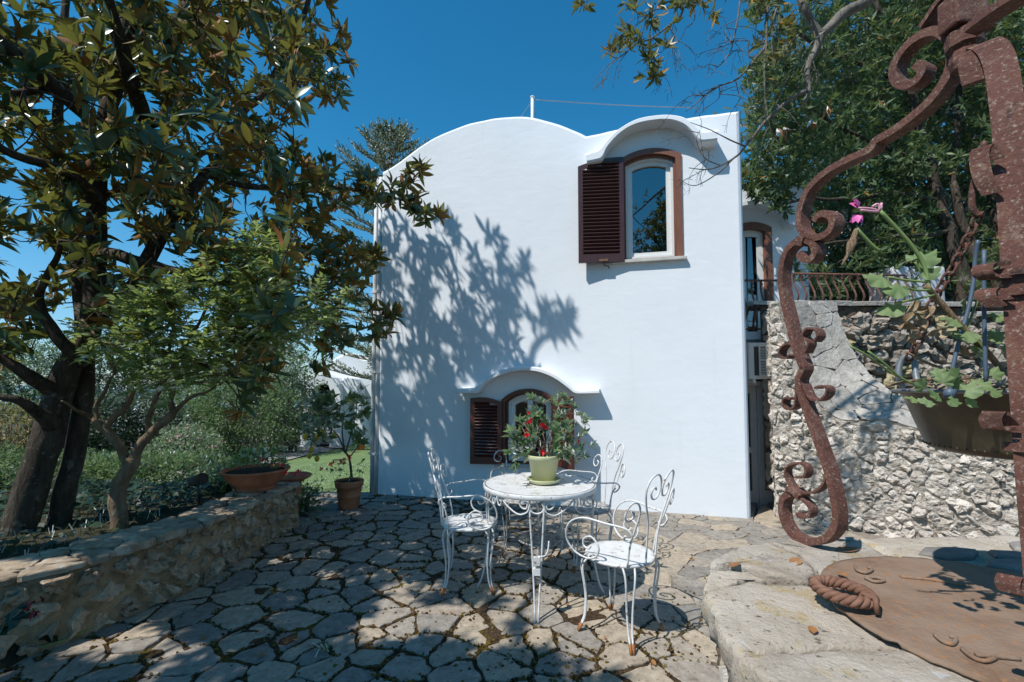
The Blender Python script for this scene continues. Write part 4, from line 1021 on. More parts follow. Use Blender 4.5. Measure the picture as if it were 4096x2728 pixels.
# ------------------------------------------------------------------ low stone wall on the left
low = thing('low_stone_wall', (-2.5, 3.2, 0), 'low retaining wall of rough brown stones with slate coping along the left of the patio', 'stone wall')
LWf = [(-3.30, 1.2), (-2.95, 2.0), (-2.72, 2.41), (-2.53, 2.64), (-2.40, 3.0), (-2.29, 3.4), (-2.26, 4.0), (-2.24, 4.78)]
LWc = [Vector((p.x, p.y, 0)) for p in catmull([(x, y, 0) for x, y in LWf], 8)]
Ll = [0]
for a, b in zip(LWc, LWc[1:]): Ll.append(Ll[-1] + (b - a).length)
def lwp(u):
    u = max(0, min(Ll[-1], u)); j = max(0, min(len(LWc) - 2, int(np.searchsorted(Ll, u)) - 1)); f = (u - Ll[j]) / (Ll[j+1] - Ll[j]); p = LWc[j].lerp(LWc[j+1], f); t = (LWc[j+1] - LWc[j]).normalized()
    return p, Vector((t.y, -t.x, 0))                     # normal points to the patio (+x)
LWH = .405
def lwT(u, v, w): p, n = lwp(u); return p + n * (w + (.04 - .1 * v)) + Vector((0, 0, v))
m = MB(); idx = {}; nu, nz = 90, 9
for i in range(nu + 1):
    for j in range(nz + 1):
        u = Ll[-1] * i / nu; z = lerp(-.08, LWH, j / nz); idx[i, j] = len(m.v); m.v.append(lwT(u, z, .016 * fbm(Vector((u * 9, z * 9, 2)), 1, 4)))
for i in range(nu):
    for j in range(nz): m.f.append((idx[i, j], idx[i+1, j], idx[i+1, j+1], idx[i, j+1])); m.sm.append(False)
e0, n0_ = lwp(Ll[-1]); t0 = Vector((-n0_.y, n0_.x, 0)) * -1
E = [e0 + n0_ * .04, e0 - n0_ * .36, e0 - n0_ * .36 + Vector((0, 0, LWH)), e0 + Vector((0, 0, LWH))]; m.add([p + Vector((0, .0, 0)) for p in E], [(0, 1, 2, 3)])
bk = [(lwp(Ll[-1] * i / 30)[0] - lwp(Ll[-1] * i / 30)[1] * .36) for i in range(31)]
m.add([p + Vector((0, 0, LWH)) for p in bk] + [p + Vector((0, 0, -.1)) for p in bk], [(i, i + 1, i + 32, i + 31) for i in range(30)])
m.build('mortar', LOWMORT, low)
rg = random.Random(31); seeds = relax_seeds(84, (0, Ll[-1], 0, LWH), lambda u, z: True, 1.15, .9, rng=rg)
for c in voronoi(seeds, [(0, 0), (Ll[-1], 0), (Ll[-1], LWH - .01), (0, LWH - .01)]):
    q = shrink(c, rg.uniform(.006, .028), rg, .008, 1, .1, .035) if len(c) > 2 else None
    if q: stone_piece('stone', q, lwT, rg.uniform(-.004, .012), LOWSTONE, low, rg, .10, rg.uniform(.02, .04), .012, -.03)
# end face stones
rg = random.Random(32); seeds = relax_seeds(7, (0, .36, 0, LWH), lambda u, z: True, 1, 1, rng=rg)
for c in voronoi(seeds, [(0, 0), (.36, 0), (.36, LWH), (0, LWH)]):
    q = shrink(c, .015, rg, .006, 1) if len(c) > 2 else None
    if q: stone_piece('stone', q, lambda u, v, w: e0 + n0_ * (.02 - u) + Vector((0, w * 1.0, v)), .01, LOWSTONE, low, rg, .1, .03, .018, -.02)
rg = random.Random(33); seeds = relax_seeds(58, (0, Ll[-1], 0, .44), lambda u, z: True, 1.5, .8, rng=rg, tries=4)
def lwC(u, v, w): p, n = lwp(u); return p + n * (.055 - v + .02 * fbm(Vector((u * 3, 0, 0)))) + Vector((0, 0, LWH + w))
for c in voronoi(seeds, [(0, 0), (Ll[-1], 0), (Ll[-1], .42), (0, .42)]):
    q = shrink(c, .006, rg, .010, 1, .1, .05) if len(c) > 2 else None
    if q: stone_piece('coping_slab', q, lwC, rg.uniform(.022, .046), LOWSLAB, low, rg, .035, .004, .008, -.006)
# ------------------------------------------------------------------ garden table and chairs
def spiral(c, ex, ey, r0, r1, a0, a1, n=22):
    return [Vector(c) + Vector(ex) * (lerp(r0, r1, k / n) * math.cos(lerp(a0, a1, k / n))) + Vector(ey) * (lerp(r0, r1, k / n) * math.sin(lerp(a0, a1, k / n))) for k in range(n + 1)]
def lattice(mb, R, z, pitch, w, th=.0015):
    k = int(R / pitch)
    for d in (0, 1):
        for i in range(-k, k + 1):
            o = i * pitch
            if abs(o) > R - .002: continue
            L = math.sqrt(R*R - o*o); c, s = math.cos(math.radians(45 + 90 * d)), math.sin(math.radians(45 + 90 * d))
            M = Matrix.Translation((0, 0, z + d * .0012)) @ Matrix.Rotation(math.radians(45 + 90 * d), 4, 'Z'); mb.box((-L, o - w/2, 0), (L, o + w/2, th), M)
TC = Vector((.195, 3.28, 0)); TH = .75; TR = .395
table = thing('garden_table', TC, 'round white wrought iron garden table with scrolled apron in the middle of the patio', 'table', math.radians(-6))
m = MB(); m.lathe([(0, TH - .004), (TR - .02, TH - .004), (TR - .012, TH), (TR - .003, TH), (TR, TH - .004), (TR, TH - .032), (TR - .006, TH - .034), (TR - .006, TH - .010), (0, TH - .010)], n=56); m.build('tabletop', TABLETOP, table, world=False)
m = MB(); m.lathe([(TR + .0005, TH - .033), (TR + .004, TH - .031), (TR + .004, TH - .004), (TR + .0005, TH - .001)], n=56); m.build('rim', WIRE, table, world=False)
for q in range(4):
    a = math.radians(-90 + 90 * q); er = Vector((math.cos(a), math.sin(a), 0)); et = Vector((-math.sin(a), math.cos(a), 0)); m = MB()
    for s in (-1, 1):
        m.tube(catmull([er * (TR - .03) + et * (.045 * s) + Vector((0, 0, TH - .034)), er * (TR - .02) + et * (.043 * s) + Vector((0, 0, .62)), er * (TR - .03) + et * (.028 * s) + Vector((0, 0, .35)), er * (TR + .01) + et * (.014 * s) + Vector((0, 0, .10)), er * (TR + .05) + et * (.010 * s) + Vector((0, 0, .004))], 5), .0062, 7)
    m.tube(catmull([er * (TR - .03) + et * (-.045) + Vector((0, 0, TH - .036)), er * (TR - .02) + et * (-.04) + Vector((0, 0, .655)), er * (TR - .02) + Vector((0, 0, .635)), er * (TR - .02) + et * (.04) + Vector((0, 0, .655)), er * (TR - .03) + et * (.045) + Vector((0, 0, TH - .036))], 5), .0055, 6)
    m.build('leg', WIRE, table, world=False)
    # scrolled apron between this leg and the next
    m = MB()
    def ap(t, z): b = a + math.radians(90 * t); r = TR - .014; return Vector((r * math.cos(b), r * math.sin(b), z))
    for s in (0, 1):
        f = (lambda t: t) if s == 0 else (lambda t: 1 - t); P = [ap(f(t), z) for t, z in ((.145, .69), (.12, .705), (.10, .69), (.115, .664), (.16, .668), (.185, .695), (.155, .73), (.10, .735), (.075, .70), (.10, .645), (.20, .625), (.33, .665), (.42, .71), (.475, .70), (.47, .665), (.435, .66), (.425, .685), (.445, .695))]
        m.tube(catmull(P, 4), .0055, 6)
    m.build('apron_scroll', WIRE, table, world=False)
m = MB(); P = [Vector((.15 * math.cos(k / 24 * 6.283), .15 * math.sin(k / 24 * 6.283), .36)) for k in range(24)]; m.tube(P, .007, 6, closed=True)
for q in range(4): a = math.radians(-90 + 90 * q); m.tube([Vector((.15 * math.cos(a), .15 * math.sin(a), .36)), Vector(((TR - .03) * math.cos(a), (TR - .03) * math.sin(a), .36))], .006, 6)
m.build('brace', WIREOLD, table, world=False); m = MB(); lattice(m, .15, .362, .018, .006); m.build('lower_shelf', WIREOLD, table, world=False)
m = MB(); m.box((-.02, -TR - .02, .33), (.02, -TR + .0, .38)); m.box((-.022, -TR - .02, .27), (.022, -TR + .02, .31)); m.tube(catmull([(.0, -TR, .38), (.05, -TR, .385), (.07, -TR + .01, .42), (.075, -TR + .02, .47)], 4), .005, 6); m.build('parasol_clamp', WIRE, table, world=False)

def make_chair(label, loc, rz, group, wire=WIRE, seat=WIRE, scale=1.0):
    """local: seat centre above the origin, front = +y, back = -y"""
    t = thing('garden_chair', loc, label, 'chair', rz, group); SH, SR = .45, .20
    m = MB(); m.lathe([(SR - .012, SH - .012), (SR, SH - .016), (SR + .004, SH - .008), (SR + .002, SH + .002), (SR - .012, SH + .002)], n=40); m.lathe([(0, SH - .001), (.03, SH - .001)], n=12); m.build('seat_rim', seat, t, world=False)
    m = MB(); lattice(m, SR - .008, SH - .001, .0145, .0098); m.build('seat', seat, t, world=False)
    for a in (45, 135, 225, 315):
        a = math.radians(a); er = Vector((math.cos(a), math.sin(a), 0)); et = Vector((-math.sin(a), math.cos(a), 0)); m = MB()
        for s in (-1, 1):
            m.tube(catmull([er * (SR - .01) + et * (.034 * s) + Vector((0, 0, SH - .008)), er * (SR + .025) + et * (.026 * s) + Vector((0, 0, SH - .07)), er * (SR + .005) + et * (.017 * s) + Vector((0, 0, .22)), er * (SR + .01) + et * (.011 * s) + Vector((0, 0, .10)), er * (SR + .03) + et * (.008 * s) + Vector((0, 0, .045))], 5), .0060, 7)
        lg = m.build('leg', wire, t, world=False)
        m = MB()
        for s in (-1, 1): m.tube([er * (SR + .029) + et * (.008 * s) + Vector((0, 0, .048)), er * (SR + .05) + et * (.0075 * s) + Vector((0, 0, .006))], .0082, 7)
        m.build('foot', FOOT, lg, world=False)
    # back: two inner uprights rising into a scrolled heart, two outer uprights with side scrolls
    def B(x, h):
        lean = .05 + .17 * h + .12 * h * h; rim = -SR * math.sqrt(max(.05, 1 - (min(abs(x), .17) / SR) ** 2)); return Vector((x, lerp(rim, -.205 + .5 * x * x, smooth(0, .32, h)) - lean * h - .004, SH + h))
    m = MB()
    for s in (-1, 1):
        P = [B(s * x, h) for x, h in ((.055, -.006), (.060, .12), (.080, .24), (.130, .35), (.152, .425), (.135, .49), (.080, .51), (.028, .475), (.012, .42), (.035, .375), (.075, .37), (.100, .40), (.095, .43), (.070, .435), (.060, .42))]
        m.tube(catmull(P, 4), .0058, 7)
    m.build('back_heart', wire, t, world=False)
    for s in (-1, 1):
        m = MB(); P = [B(s * x, h) for x, h in ((.150, -.006), (.156, .12), (.165, .22), (.170, .30), (.190, .355), (.235, .375), (.275, .345), (.280, .30), (.25, .275), (.222, .29), (.22, .315), (.238, .325))]
        m.tube(catmull(P, 4), .0058, 7); m.build('side_scroll', wire, t, world=False)
    for s in (-1, 1):
        m = MB(); P = [Vector((s * x, y, SH + z)) for x, y, z in ((.215, -.165, .185), (.205, -.15, .165), (.195, -.165, .15), (.20, -.19, .165), (.21, -.20, .195), (.222, -.165, .225), (.245, -.06, .235), (.268, .07, .245), (.272, .165, .20), (.258, .20, .11), (.235, .165, .035), (.215, .09, .004), (.218, .02, .03), (.225, .0, .09), (.228, .045, .135), (.228, .095, .115), (.226, .10, .075), (.225, .065, .065), (.225, .05, .085))]
        m.tube(catmull(P, 4), .0058, 7); m.build('arm', wire, t, world=False)
    return t
G_CH = 'white wrought iron chairs round the garden table'
make_chair('white iron armchair nearest the stone well, casting a round shadow on the sunny paving', (.64, 2.76, 0), math.radians(46), G_CH)
make_chair('white iron armchair left of the table, with both curled arms seen from the side', (-.31, 3.38, 0), math.radians(-88), G_CH)
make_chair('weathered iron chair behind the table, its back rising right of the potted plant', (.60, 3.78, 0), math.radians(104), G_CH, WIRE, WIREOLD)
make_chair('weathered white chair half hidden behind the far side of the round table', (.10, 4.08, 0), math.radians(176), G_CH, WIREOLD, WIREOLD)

# ------------------------------------------------------------------ potted azalea on the table
PC = Vector((.225, 3.27, TH)); pot = thing('potted_azalea', PC, 'pale green plastic pot with a leggy red flowering azalea standing on the white table', 'potted plant')
m = MB(); m.lathe([(.082, .016), (.105, .165), (.108, .165), (.119, .168), (.121, .195), (.119, .20), (.110, .20), (.106, .19), (.100, .15), (0, .15)], n=40); m.build('pot', POTG, pot, world=False)
m = MB(); m.lathe([(.0, .002), (.085, .002), (.10, .006), (.118, .024), (.122, .034), (.117, .034), (.108, .02), (.09, .013), (0, .012)], n=40); m.build('saucer', POTG, pot, world=False)
m = MB(); m.lathe([(0, .165), (.06, .17), (.101, .16)], n=24); m.build('soil', SOIL, pot, world=False)
sk = Skel(); C = []
for i in range(120):
    a = RNG.uniform(0, 6.28); el = RNG.uniform(-.3, 1.5); r = RNG.uniform(.35, 1)
    c = np.array([math.cos(a) * math.cos(el) * .30 * r, math.sin(a) * math.cos(el) * .22 * r, .22 + max(-.07, .41 * math.sin(el) * r)])
    c[0] += .06 if c[0] > 0 else .015; C.append(np.array(PC) + c)
for k in range(11):
    a = k / 11 * 6.283 + RNG.uniform(-.2, .2); r = RNG.uniform(.09, .17); s = Vector(PC) + Vector((.035 * math.cos(a), .03 * math.sin(a), .165)); e = Vector(PC) + Vector((r * math.cos(a), r * .8 * math.sin(a), RNG.uniform(.26, .42)))
    sk.limb([s, s.lerp(e, .5) + Vector((RNG.normal() * .03, RNG.normal() * .03, .02)), e], .006, .003, 4, 5)
ax = sk.attach(C, .0022, .0015, .02, 4); sk.mb.build('stems', TWIGP, pot)
ax = [a * .6 + (c - np.array(PC) - [0, 0, .1]) * 2.2 + np.array([0, 0, .3]) for a, c in zip(ax, C)]
Pp, D, U, S = rosettes(C, ax, 9, .066, 22, 80); tag(leaves('foliage', Pp, D, U, S, leaf_tpl(3, .42, .2, .15), AZALEAF, pot), kind='stuff')
def bloom(name, c, axis, n, size, mat, parent, rings=2):
    Pl = []; Dl = []; Ul = []; Sl = []
    P_, D_, U_, S_ = rosettes([np.array(c)] * rings, [np.array(axis)] * rings, n, size, 25, 80, .2)
    V, F = inst(P_, D_, U_, S_, leaf_tpl(2, .55, .2, .2, .45)); o = np_obj(name, V, F, mat, parent); return o
for fx, fy, Y in ((528, 421.5, 3.10), (531, 419, 3.12), (526.8, 434, 3.05), (541, 424, 3.10), (545, 426, 3.12), (544, 451, 3.1), (559, 437, 3.2), (529, 412, 3.15), (578, 441, 3.22)):
    big = fy > 418 and fx < 550; bloom('flower', at(fx, fy, Y), (RNG.normal() * .4, -.5, -.5 if fy < 430 else -.2), 6, .034 if big else .022, REDFL, pot)
# ------------------------------------------------------------------ terracotta bowl on the low wall, dish behind it, potted lemon tree
bc = atz(255.5, 489.5, LWH + .035); bowl = thing('planted_bowl', bc, 'wide terracotta bowl with straggly plant on the end of the low stone wall', 'planter')
m = MB(); m.lathe([(.0, .003), (.155, .003), (.165, .01), (.16, .03), (.19, .055), (.25, .115), (.285, .175), (.297, .182), (.30, .195), (.292, .202), (.276, .198), (.26, .17), (.0, .165)], n=44); m.build('bowl', TERRA, bowl, world=False)
m = MB(); m.lathe([(0, .185), (.15, .18), (.262, .172)], n=30); m.build('soil', SOIL, bowl, world=False)
sk = Skel(); C = []
for k in range(64):
    a = RNG.uniform(0, 6.28); r = RNG.uniform(.05, .30); C.append(np.array(bc) + [r * math.cos(a) + (.16 if k < 9 else 0), r * .7 * math.sin(a) - .02, .22 + RNG.uniform(0, .16)])
for k in range(7): a = k * .9; sk.limb([bc + Vector((.12 * math.cos(a), .1 * math.sin(a), .17)), bc + Vector((.15 * math.cos(a), .12 * math.sin(a), .25))], .004, .002, 3, 4)
ax = sk.attach(C, .002, .0012); sk.mb.build('stems', TWIG, bowl)
Pp, D, U, S = rosettes(C, [np.array([0, 0, 1.]) + RNG.normal(size=3) * .4 for _ in C], 6, .07, 30, 85); tag(leaves('foliage', Pp, D, U, S, T_SMALL, LIGHTLEAF, bowl), kind='stuff')
for fx, fy in ((283, 466), (284.5, 473), (296, 475), (303, 474.5), (299, 472), (263, 461)): bloom('flower', at(fx, fy, 4.25), (0, -.5, .6), 6, .034, CORALFL, bowl)
dc = at(291, 482, 5.1); dish = thing('terracotta_dish', dc, 'shallow pale terracotta dish behind the planted bowl', 'dish')
m = MB(); m.lathe([(0, 0), (.10, 0), (.19, .045), (.215, .07), (.205, .078), (.18, .06), (0, .03)], n=36); m.build('dish', TERRA, dish, world=False)
m = MB(); zg = G(dc.x, dc.y); m.lathe([(.11, zg - dc.z - .02), (.09, (zg - dc.z) * .5), (.11, -.001)], n=20); m.build('stand', TERRA, dish, world=False)
lc = Vector((at(349, 500, 5.45).x, 5.45, -.03)); lem = thing('potted_lemon_tree', lc, 'small lemon tree with yellow fruit in a terracotta pot beside the house corner', 'potted tree')
m = MB(); m.lathe([(0, 0), (.105, 0), (.112, .012), (.128, .16), (.133, .165), (.134, .175), (.130, .18), (.142, .27), (.155, .275), (.163, .29), (.160, .31), (.165, .325), (.163, .345), (.150, .348), (.142, .32), (0, .31)], n=40); m.build('pot', TERRA, lem, world=False)
m = MB()
for k in range(30):
    a = k / 30 * 6.283; m.lathe([(0, -.008), (.008, 0), (0, .008)], (.137 * math.cos(a), .137 * math.sin(a), .235 - .022 * abs(math.sin(a * 2.5))), 6)
m.build('garland_relief', TERRA, lem, world=False); m = MB(); m.lathe([(0, .325), (.145, .32)], n=20); m.build('soil', SOIL, lem, world=False)
sk = Skel(); Yl = 5.45
b0 = lc + Vector((.03, 0, .32)); f1 = at(349, 458, Yl)
sk.limb([b0, at(351, 470, Yl), f1, at(344, 450, Yl)], .017, .012, 6, 8)
for P in ([f1, at(342, 449, Yl), at(330, 448, Yl - .1), at(318, 445, Yl - .15), at(312, 440, Yl - .2)], [at(345, 452, Yl), at(338, 436, Yl), at(329, 426, Yl + .1), at(318, 412, Yl)], [at(346, 452, Yl), at(352, 430, Yl), at(356, 415, Yl + .1), at(357, 402, Yl)], [at(345, 453, Yl), at(342, 430, Yl + .1), at(345, 412, Yl + .2)], [f1, at(357, 448, Yl + .1), at(364, 440, Yl + .2)]):
    sk.limb(P, .010, .004, 5, 6)
C = []
while len(C) < 120:
    x, y = random.uniform(300, 366), random.uniform(388, 450)
    if in_poly(x, y, [(302, 398), (322, 392), (345, 400), (352, 388), (366, 385), (366, 445), (352, 440), (340, 425), (330, 440), (312, 444), (302, 425)]): C.append(np.array(at(x, y, Yl + random.uniform(-.3, .3))))
ax = sk.attach(C, .003, .0015); sk.mb.build('stems', TWIG, lem)
Pp, D, U, S = rosettes(C, [a + np.array([0, 0, .3]) for a in ax], 7, .10, 40, 88); tag(leaves('foliage', Pp, D, U, S, leaf_tpl(3, .5, .2, .15), LEMLEAF, lem), kind='stuff')
for fx, fy in ((305, 436.5), (311.5, 449), (309.5, 455.5), (317, 458.5), (334.5, 435.5), (317.5, 436), (322, 432)):
    p = at(fx, fy, Yl - .25 if fx < 318 else Yl - .1); m = MB(); m.lathe([(0, -.042), (.008, -.036), (.022, -.022), (.028, 0), (.024, .018), (.012, .03), (.005, .036), (0, .037)], p, 12)
    m.tube([p + Vector((0, 0, .036)), p + Vector((.01, .01, .09))], .002, 4); m.build('lemon', LEMON, lem, origin=p)
C = [np.array(lc) + [RNG.uniform(-.22, .16), RNG.uniform(-.16, .1), RNG.uniform(.36, .58)] for _ in range(30)]; sk2 = Skel(); sk2.P = [np.array(lc) + [x, 0, .33] for x in (-.1, -.05, .05, .1)]
ax = sk2.attach(C, .0025, .0015); sk2.mb.build('flower_stems', TWIG, lem)
Pp, D, U, S = rosettes(C, [a + np.array([0, 0, .3]) for a in ax], 6, .04, 35, 85); tag(leaves('underplanting', Pp, D, U, S, T_SMALL, HEDGELEAF, lem), kind='stuff')
for fx, fy in ((331, 465), (334, 462.5), (344, 459.5), (345, 463), (342, 462), (350, 457), (321, 469.5)): bloom('flower', at(fx, fy, 5.25), (0, -.6, .5), 6, .034, ORFL, lem)
# ------------------------------------------------------------------ stone well, rusty lid, iron overthrow, hanging planter
WC = Vector((1.27, 1.17, 0)); WZ = .85
well = thing('stone_well', WC, 'well with a broad rim of pale lichen spotted stone slabs in the right foreground', 'well')
COPE = [(.50, .35), (.515, .92), (.505, 1.0), (.50, 1.09), (.55, 1.31), (.59, 1.43), (.69, 1.60), (.885, 1.745), (1.08, 1.81), (1.45, 1.84), (2.1, 1.86), (2.25, .35)]
BODY = [(x * .93 + 1.35 * .07, y * .93 + 1.1 * .07) for x, y in COPE]
def poly_side(poly, z0, z1, N=3):
    P = [Vector((x, y, 0)) for x, y in poly]; out = []
    for a, b in zip(P, P[1:] + P[:1]):
        k = max(1, int((b - a).length / .08)); out += [a.lerp(b, i / k) for i in range(k)]
    return out
m = MB(); R = poly_side(BODY, 0, 0); nz = 12; n = len(R); vs = []
for j in range(nz + 1):
    z = lerp(-.1, WZ - .09, j / nz)
    for p in R: q = p + Vector((0, 0, z)); d = (p - Vector((1.35, 1.1, 0))).normalized(); vs.append(q + d * .025 * fbm(q * 9, 1, 4))
m.add(vs, [(j*n+i, j*n+(i+1) % n, (j+1)*n+(i+1) % n, (j+1)*n+i) for j in range(nz) for i in range(n)]); m.build('mortar', LIMEMORT, well)
# stones of the body on the two sides that show
for (a, b), sd in (((Vector((*BODY[0], 0)), Vector((*BODY[3], 0))), 41), ((Vector((*BODY[3], 0)), Vector((*BODY[6], 0))), 42), ((Vector((*BODY[6], 0)), Vector((*BODY[10], 0))), 43)):
    d = (b - a); L = d.length; d.normalize(); nn = Vector((-d.y, d.x, 0)); rg = random.Random(sd); sds = relax_seeds(int(L * 16) + 3, (0, L, 0, WZ - .1), lambda u, v: True, 1.2, .9, rng=rg)
    for c in voronoi(sds, [(0, 0), (L, 0), (L, WZ - .1), (0, WZ - .1)]):
        q = shrink(c, .01, rg, .005, 1) if len(c) > 2 else None
        if q: stone_piece('stone', q, lambda u, v, w, a=a, d=d, nn=nn: a + d * u + nn * (w - .005) + Vector((0, 0, v)), .015, LIME, well, rg, .15, .03, .015, -.05)
# coping slabs: cells of the rim, lid seat kept out
LC = Vector((1.27, 1.17, 0)); LR = .415
def cope_piece(poly, h, base, seed, mat=WELLSTONE):
    rg = random.Random(seed)
    # resample outline densely and roughen
    out = []
    for a, b in zip(poly, poly[1:] + poly[:1]):
        k = max(1, int(math.dist(a, b) / .022)); out += [(lerp(a[0], b[0], i / k) + rg.gauss(0, .0045), lerp(a[1], b[1], i / k) + rg.gauss(0, .0045)) for i in range(k)]
    cx = sum(p[0] for p in out) / len(out); cy = sum(p[1] for p in out) / len(out); n = len(out)
    m = MB(); vs = []; rings = [(.965, base), (1.0, base + .02), (1.005, h - .030), (.99, h - .012), (.965, h - .002), (.90, h), (.75, h), (.5, h), (.22, h)]
    for sc, z in rings:
        for x, y in out:
            px, py = cx + (x - cx) * sc, cy + (y - cy) * sc
            q = Vector((px, py, z)); k = fbm(q * 7 + Vector((0, 0, seed)), 1, 4); k2 = fbm(q * 24, 1, 3)
            if sc > .96 and z < h - .015: d = Vector((px - cx, py - cy, 0)).normalized(); q += d * (.016 * k + .012 * k2)
            else: q.z += .006 * k + .004 * k2
            vs.append(q)
    R = len(rings); fs = [(r*n+i, r*n+(i+1) % n, (r+1)*n+(i+1) % n, (r+1)*n+i) for r in range(R - 1) for i in range(n)]
    vs.append(Vector((cx, cy, h))); fs += [((R-1)*n+i, (R-1)*n+(i+1) % n, len(vs) - 1) for i in range(n)]
    fs.append(tuple(reversed(range(n)))); m.add(vs, fs, False); o = m.build('coping_slab', mat, well, origin=(cx, cy, base), fix=True)
    for p in o.data.polygons: p.use_smooth = True
    return o
def arc(a0, a1, r, n=12): return [(LC.x + r * math.cos(math.radians(lerp(a0, a1, i / n))), LC.y + r * math.sin(math.radians(lerp(a0, a1, i / n)))) for i in range(n + 1)]
g_ = .005; ri = .36
cope_piece([(.50, .30), (.515, .92), (.503, 1.0), (.50, 1.045)] + [(.72, 1.07)] + arc(197, 245, ri, 6)[0:] + [(1.05, .30)], WZ + .004, WZ - .10, 1)
cope_piece([(.50, 1.055), (.52, 1.2), (.55, 1.31), (.565, 1.36), (.72, 1.44), (.90, 1.40)] + arc(150, 196, ri, 6) + [(.73, 1.08)], WZ - .004, WZ - .09, 2)
cope_piece([(.567, 1.372), (.60, 1.45), (.655, 1.545), (.78, 1.525), (.80, 1.47), (.715, 1.45)], WZ - .012, WZ - .10, 3)
cope_piece([(.66, 1.555), (.69, 1.60), (.80, 1.685), (.885, 1.745), (.97, 1.77), (1.01, 1.66), (.98, 1.50), (.90, 1.42), (.81, 1.475), (.79, 1.535)], WZ + .0, WZ - .09, 4)
cope_piece([(.98, 1.775), (1.08, 1.81), (1.34, 1.83), (1.32, 1.62), (1.30, 1.54)] + arc(84, 138, ri, 6) + [(.99, 1.49), (1.02, 1.66)], WZ + .002, WZ - .10, 5)
cope_piece([(1.35, 1.83), (1.75, 1.85), (2.1, 1.86), (2.2, 1.4), (2.0, 1.17)] + arc(0, 83, ri, 8) + [(1.33, 1.62)], WZ - .003, WZ - .10, 6)
cope_piece([(2.24, .30), (2.21, 1.38), (2.01, 1.16)] + arc(-2, -114, ri, 12) + [(1.06, .30)], WZ + .0, WZ - .10, 7)
for i, (x, y, sx, sy, r) in enumerate(((1.53, 1.63, .10, .055, .2), (1.74, 1.60, .09, .06, -.2), (1.64, 1.52, .08, .05, .1), (1.90, 1.67, .10, .06, .1))):
    pol = [(x + sx * math.cos(a) * random.uniform(.85, 1.1), y + sy * math.sin(a) * random.uniform(.65, 1.2)) for a in np.linspace(0, 6.283, 7)[:-1]]
    o = stone_piece('slate_piece', pol, lambda u, v, w: Vector((u, v, WZ + w)), random.uniform(.012, .026), DARKSLATE, well, rg, .05, 0, .012, -.004)
# shaft
m = MB(); m.lathe([(ri + .002, -.3), (ri + .002, WZ - .1)], LC, 40); m.f = [f for f in m.f if len(f) == 4]; m.sm = m.sm[:len(m.f)]; m.build('shaft', BACKMORT, well)
# lid
lid = thing('rusty_cover', LC + Vector((0, 0, WZ)), 'round rusted sheet iron lid with ragged edge lying on the well', 'cover')
m = MB(); n = 150; rings = [0, .12, .24, .34, .395, LR]; vs = []; rg = random.Random(8)
for zz in (0, 1):
    for r in rings:
        for k in range(n):
            a = k / n * 6.2832; rr = r
            if r == LR: rr = LR + .006 * fbm(Vector((math.cos(a) * 9, math.sin(a) * 9, 0)), 1, 4) + (-.012 if fbm(Vector((math.cos(a) * 22, math.sin(a) * 22, 5))) > .35 else 0)
            x, y = rr * math.cos(a), rr * math.sin(a); z = .018 + .0025 * fbm(Vector((x * 3, y * 3, 1))) - .008 * (r / LR) ** 3 - (1 - zz) * .006
            vs.append(LC + Vector((x, y, WZ + z + .004)))
Rn = len(rings)
for zz in (0, 1):
    b = zz * Rn * n
    for r in range(Rn - 1):
        for k in range(n):
            l = (k + 1) % n; q = (b+r*n+k, b+r*n+l, b+(r+1)*n+l, b+(r+1)*n+k); m.f.append(q if not zz else tuple(reversed(q)))
for k in range(n): l = (k + 1) % n; m.f.append(((Rn-1)*n+k, (Rn-1)*n+l, Rn*n+(Rn-1)*n+l, Rn*n+(Rn-1)*n+k))
m.v = vs; m.sm = [True] * len(m.f); m.build('plate', LIDRUST, lid, fix=True)
def lz(p): return Vector((p.x, p.y, WZ + .026))
for pts in ([(855, 566), (858, 570), (866, 572), (872, 569), (868, 566.5)], [(865, 577), (875, 581), (884, 580), (878, 577), (866, 577)], [(935, 634), (942, 640), (952, 643), (956, 638), (950, 635)], [(962, 648), (972, 656), (985, 660), (995, 657)], [(900, 576), (930, 579), (965, 584)], [(975, 654), (1000, 656), (1020, 658)]):
    m = MB(); m.tube(catmull([lz(atz(x, y, WZ + .026)) + Vector((0, 0, -.002)) for x, y in pts], 5), .0048, 6); m.build('scroll_ornament', LIDRUST, lid)
# twisted ring handle: three strands wound round an oval
a_ = atz(816.5, 582, WZ + .04); b_ = atz(872, 606, WZ + .04); c = (a_ + b_) / 2; ex = (b_ - a_) / 2; rx = ex.length - .008; ex.normalize(); ey = Vector((-ex.y, ex.x, 0)); ryy = rx * .80
m = MB(); K = 132
for s in range(3):
    P = []
    for k in range(K):
        t = k / K * 6.2832; ctr = c + ex * (rx * math.cos(t)) + ey * (ryy * math.sin(t)); nn = (ex * (math.cos(t) * ryy) + ey * (math.sin(t) * rx)).normalized(); tw = t * 7 + s * 2.0944
        P.append(ctr + nn * (.0085 * math.cos(tw)) + Vector((0, 0, .0085 * math.sin(tw) + .006)))
    m.tube(P, .0078, 6, closed=True)
m.build('ring_handle', ROPERUST, lid)
m = MB(); m.tube([c + ex * (rx - .03) + Vector((0, 0, -.012)), c + ex * (rx - .012) + Vector((0, 0, .022)), c + ex * (rx + .016) + Vector((0, 0, .022)), c + ex * (rx + .020) + Vector((0, 0, -.014))], .007, 6); m.build('staple', ROPERUST, lid)

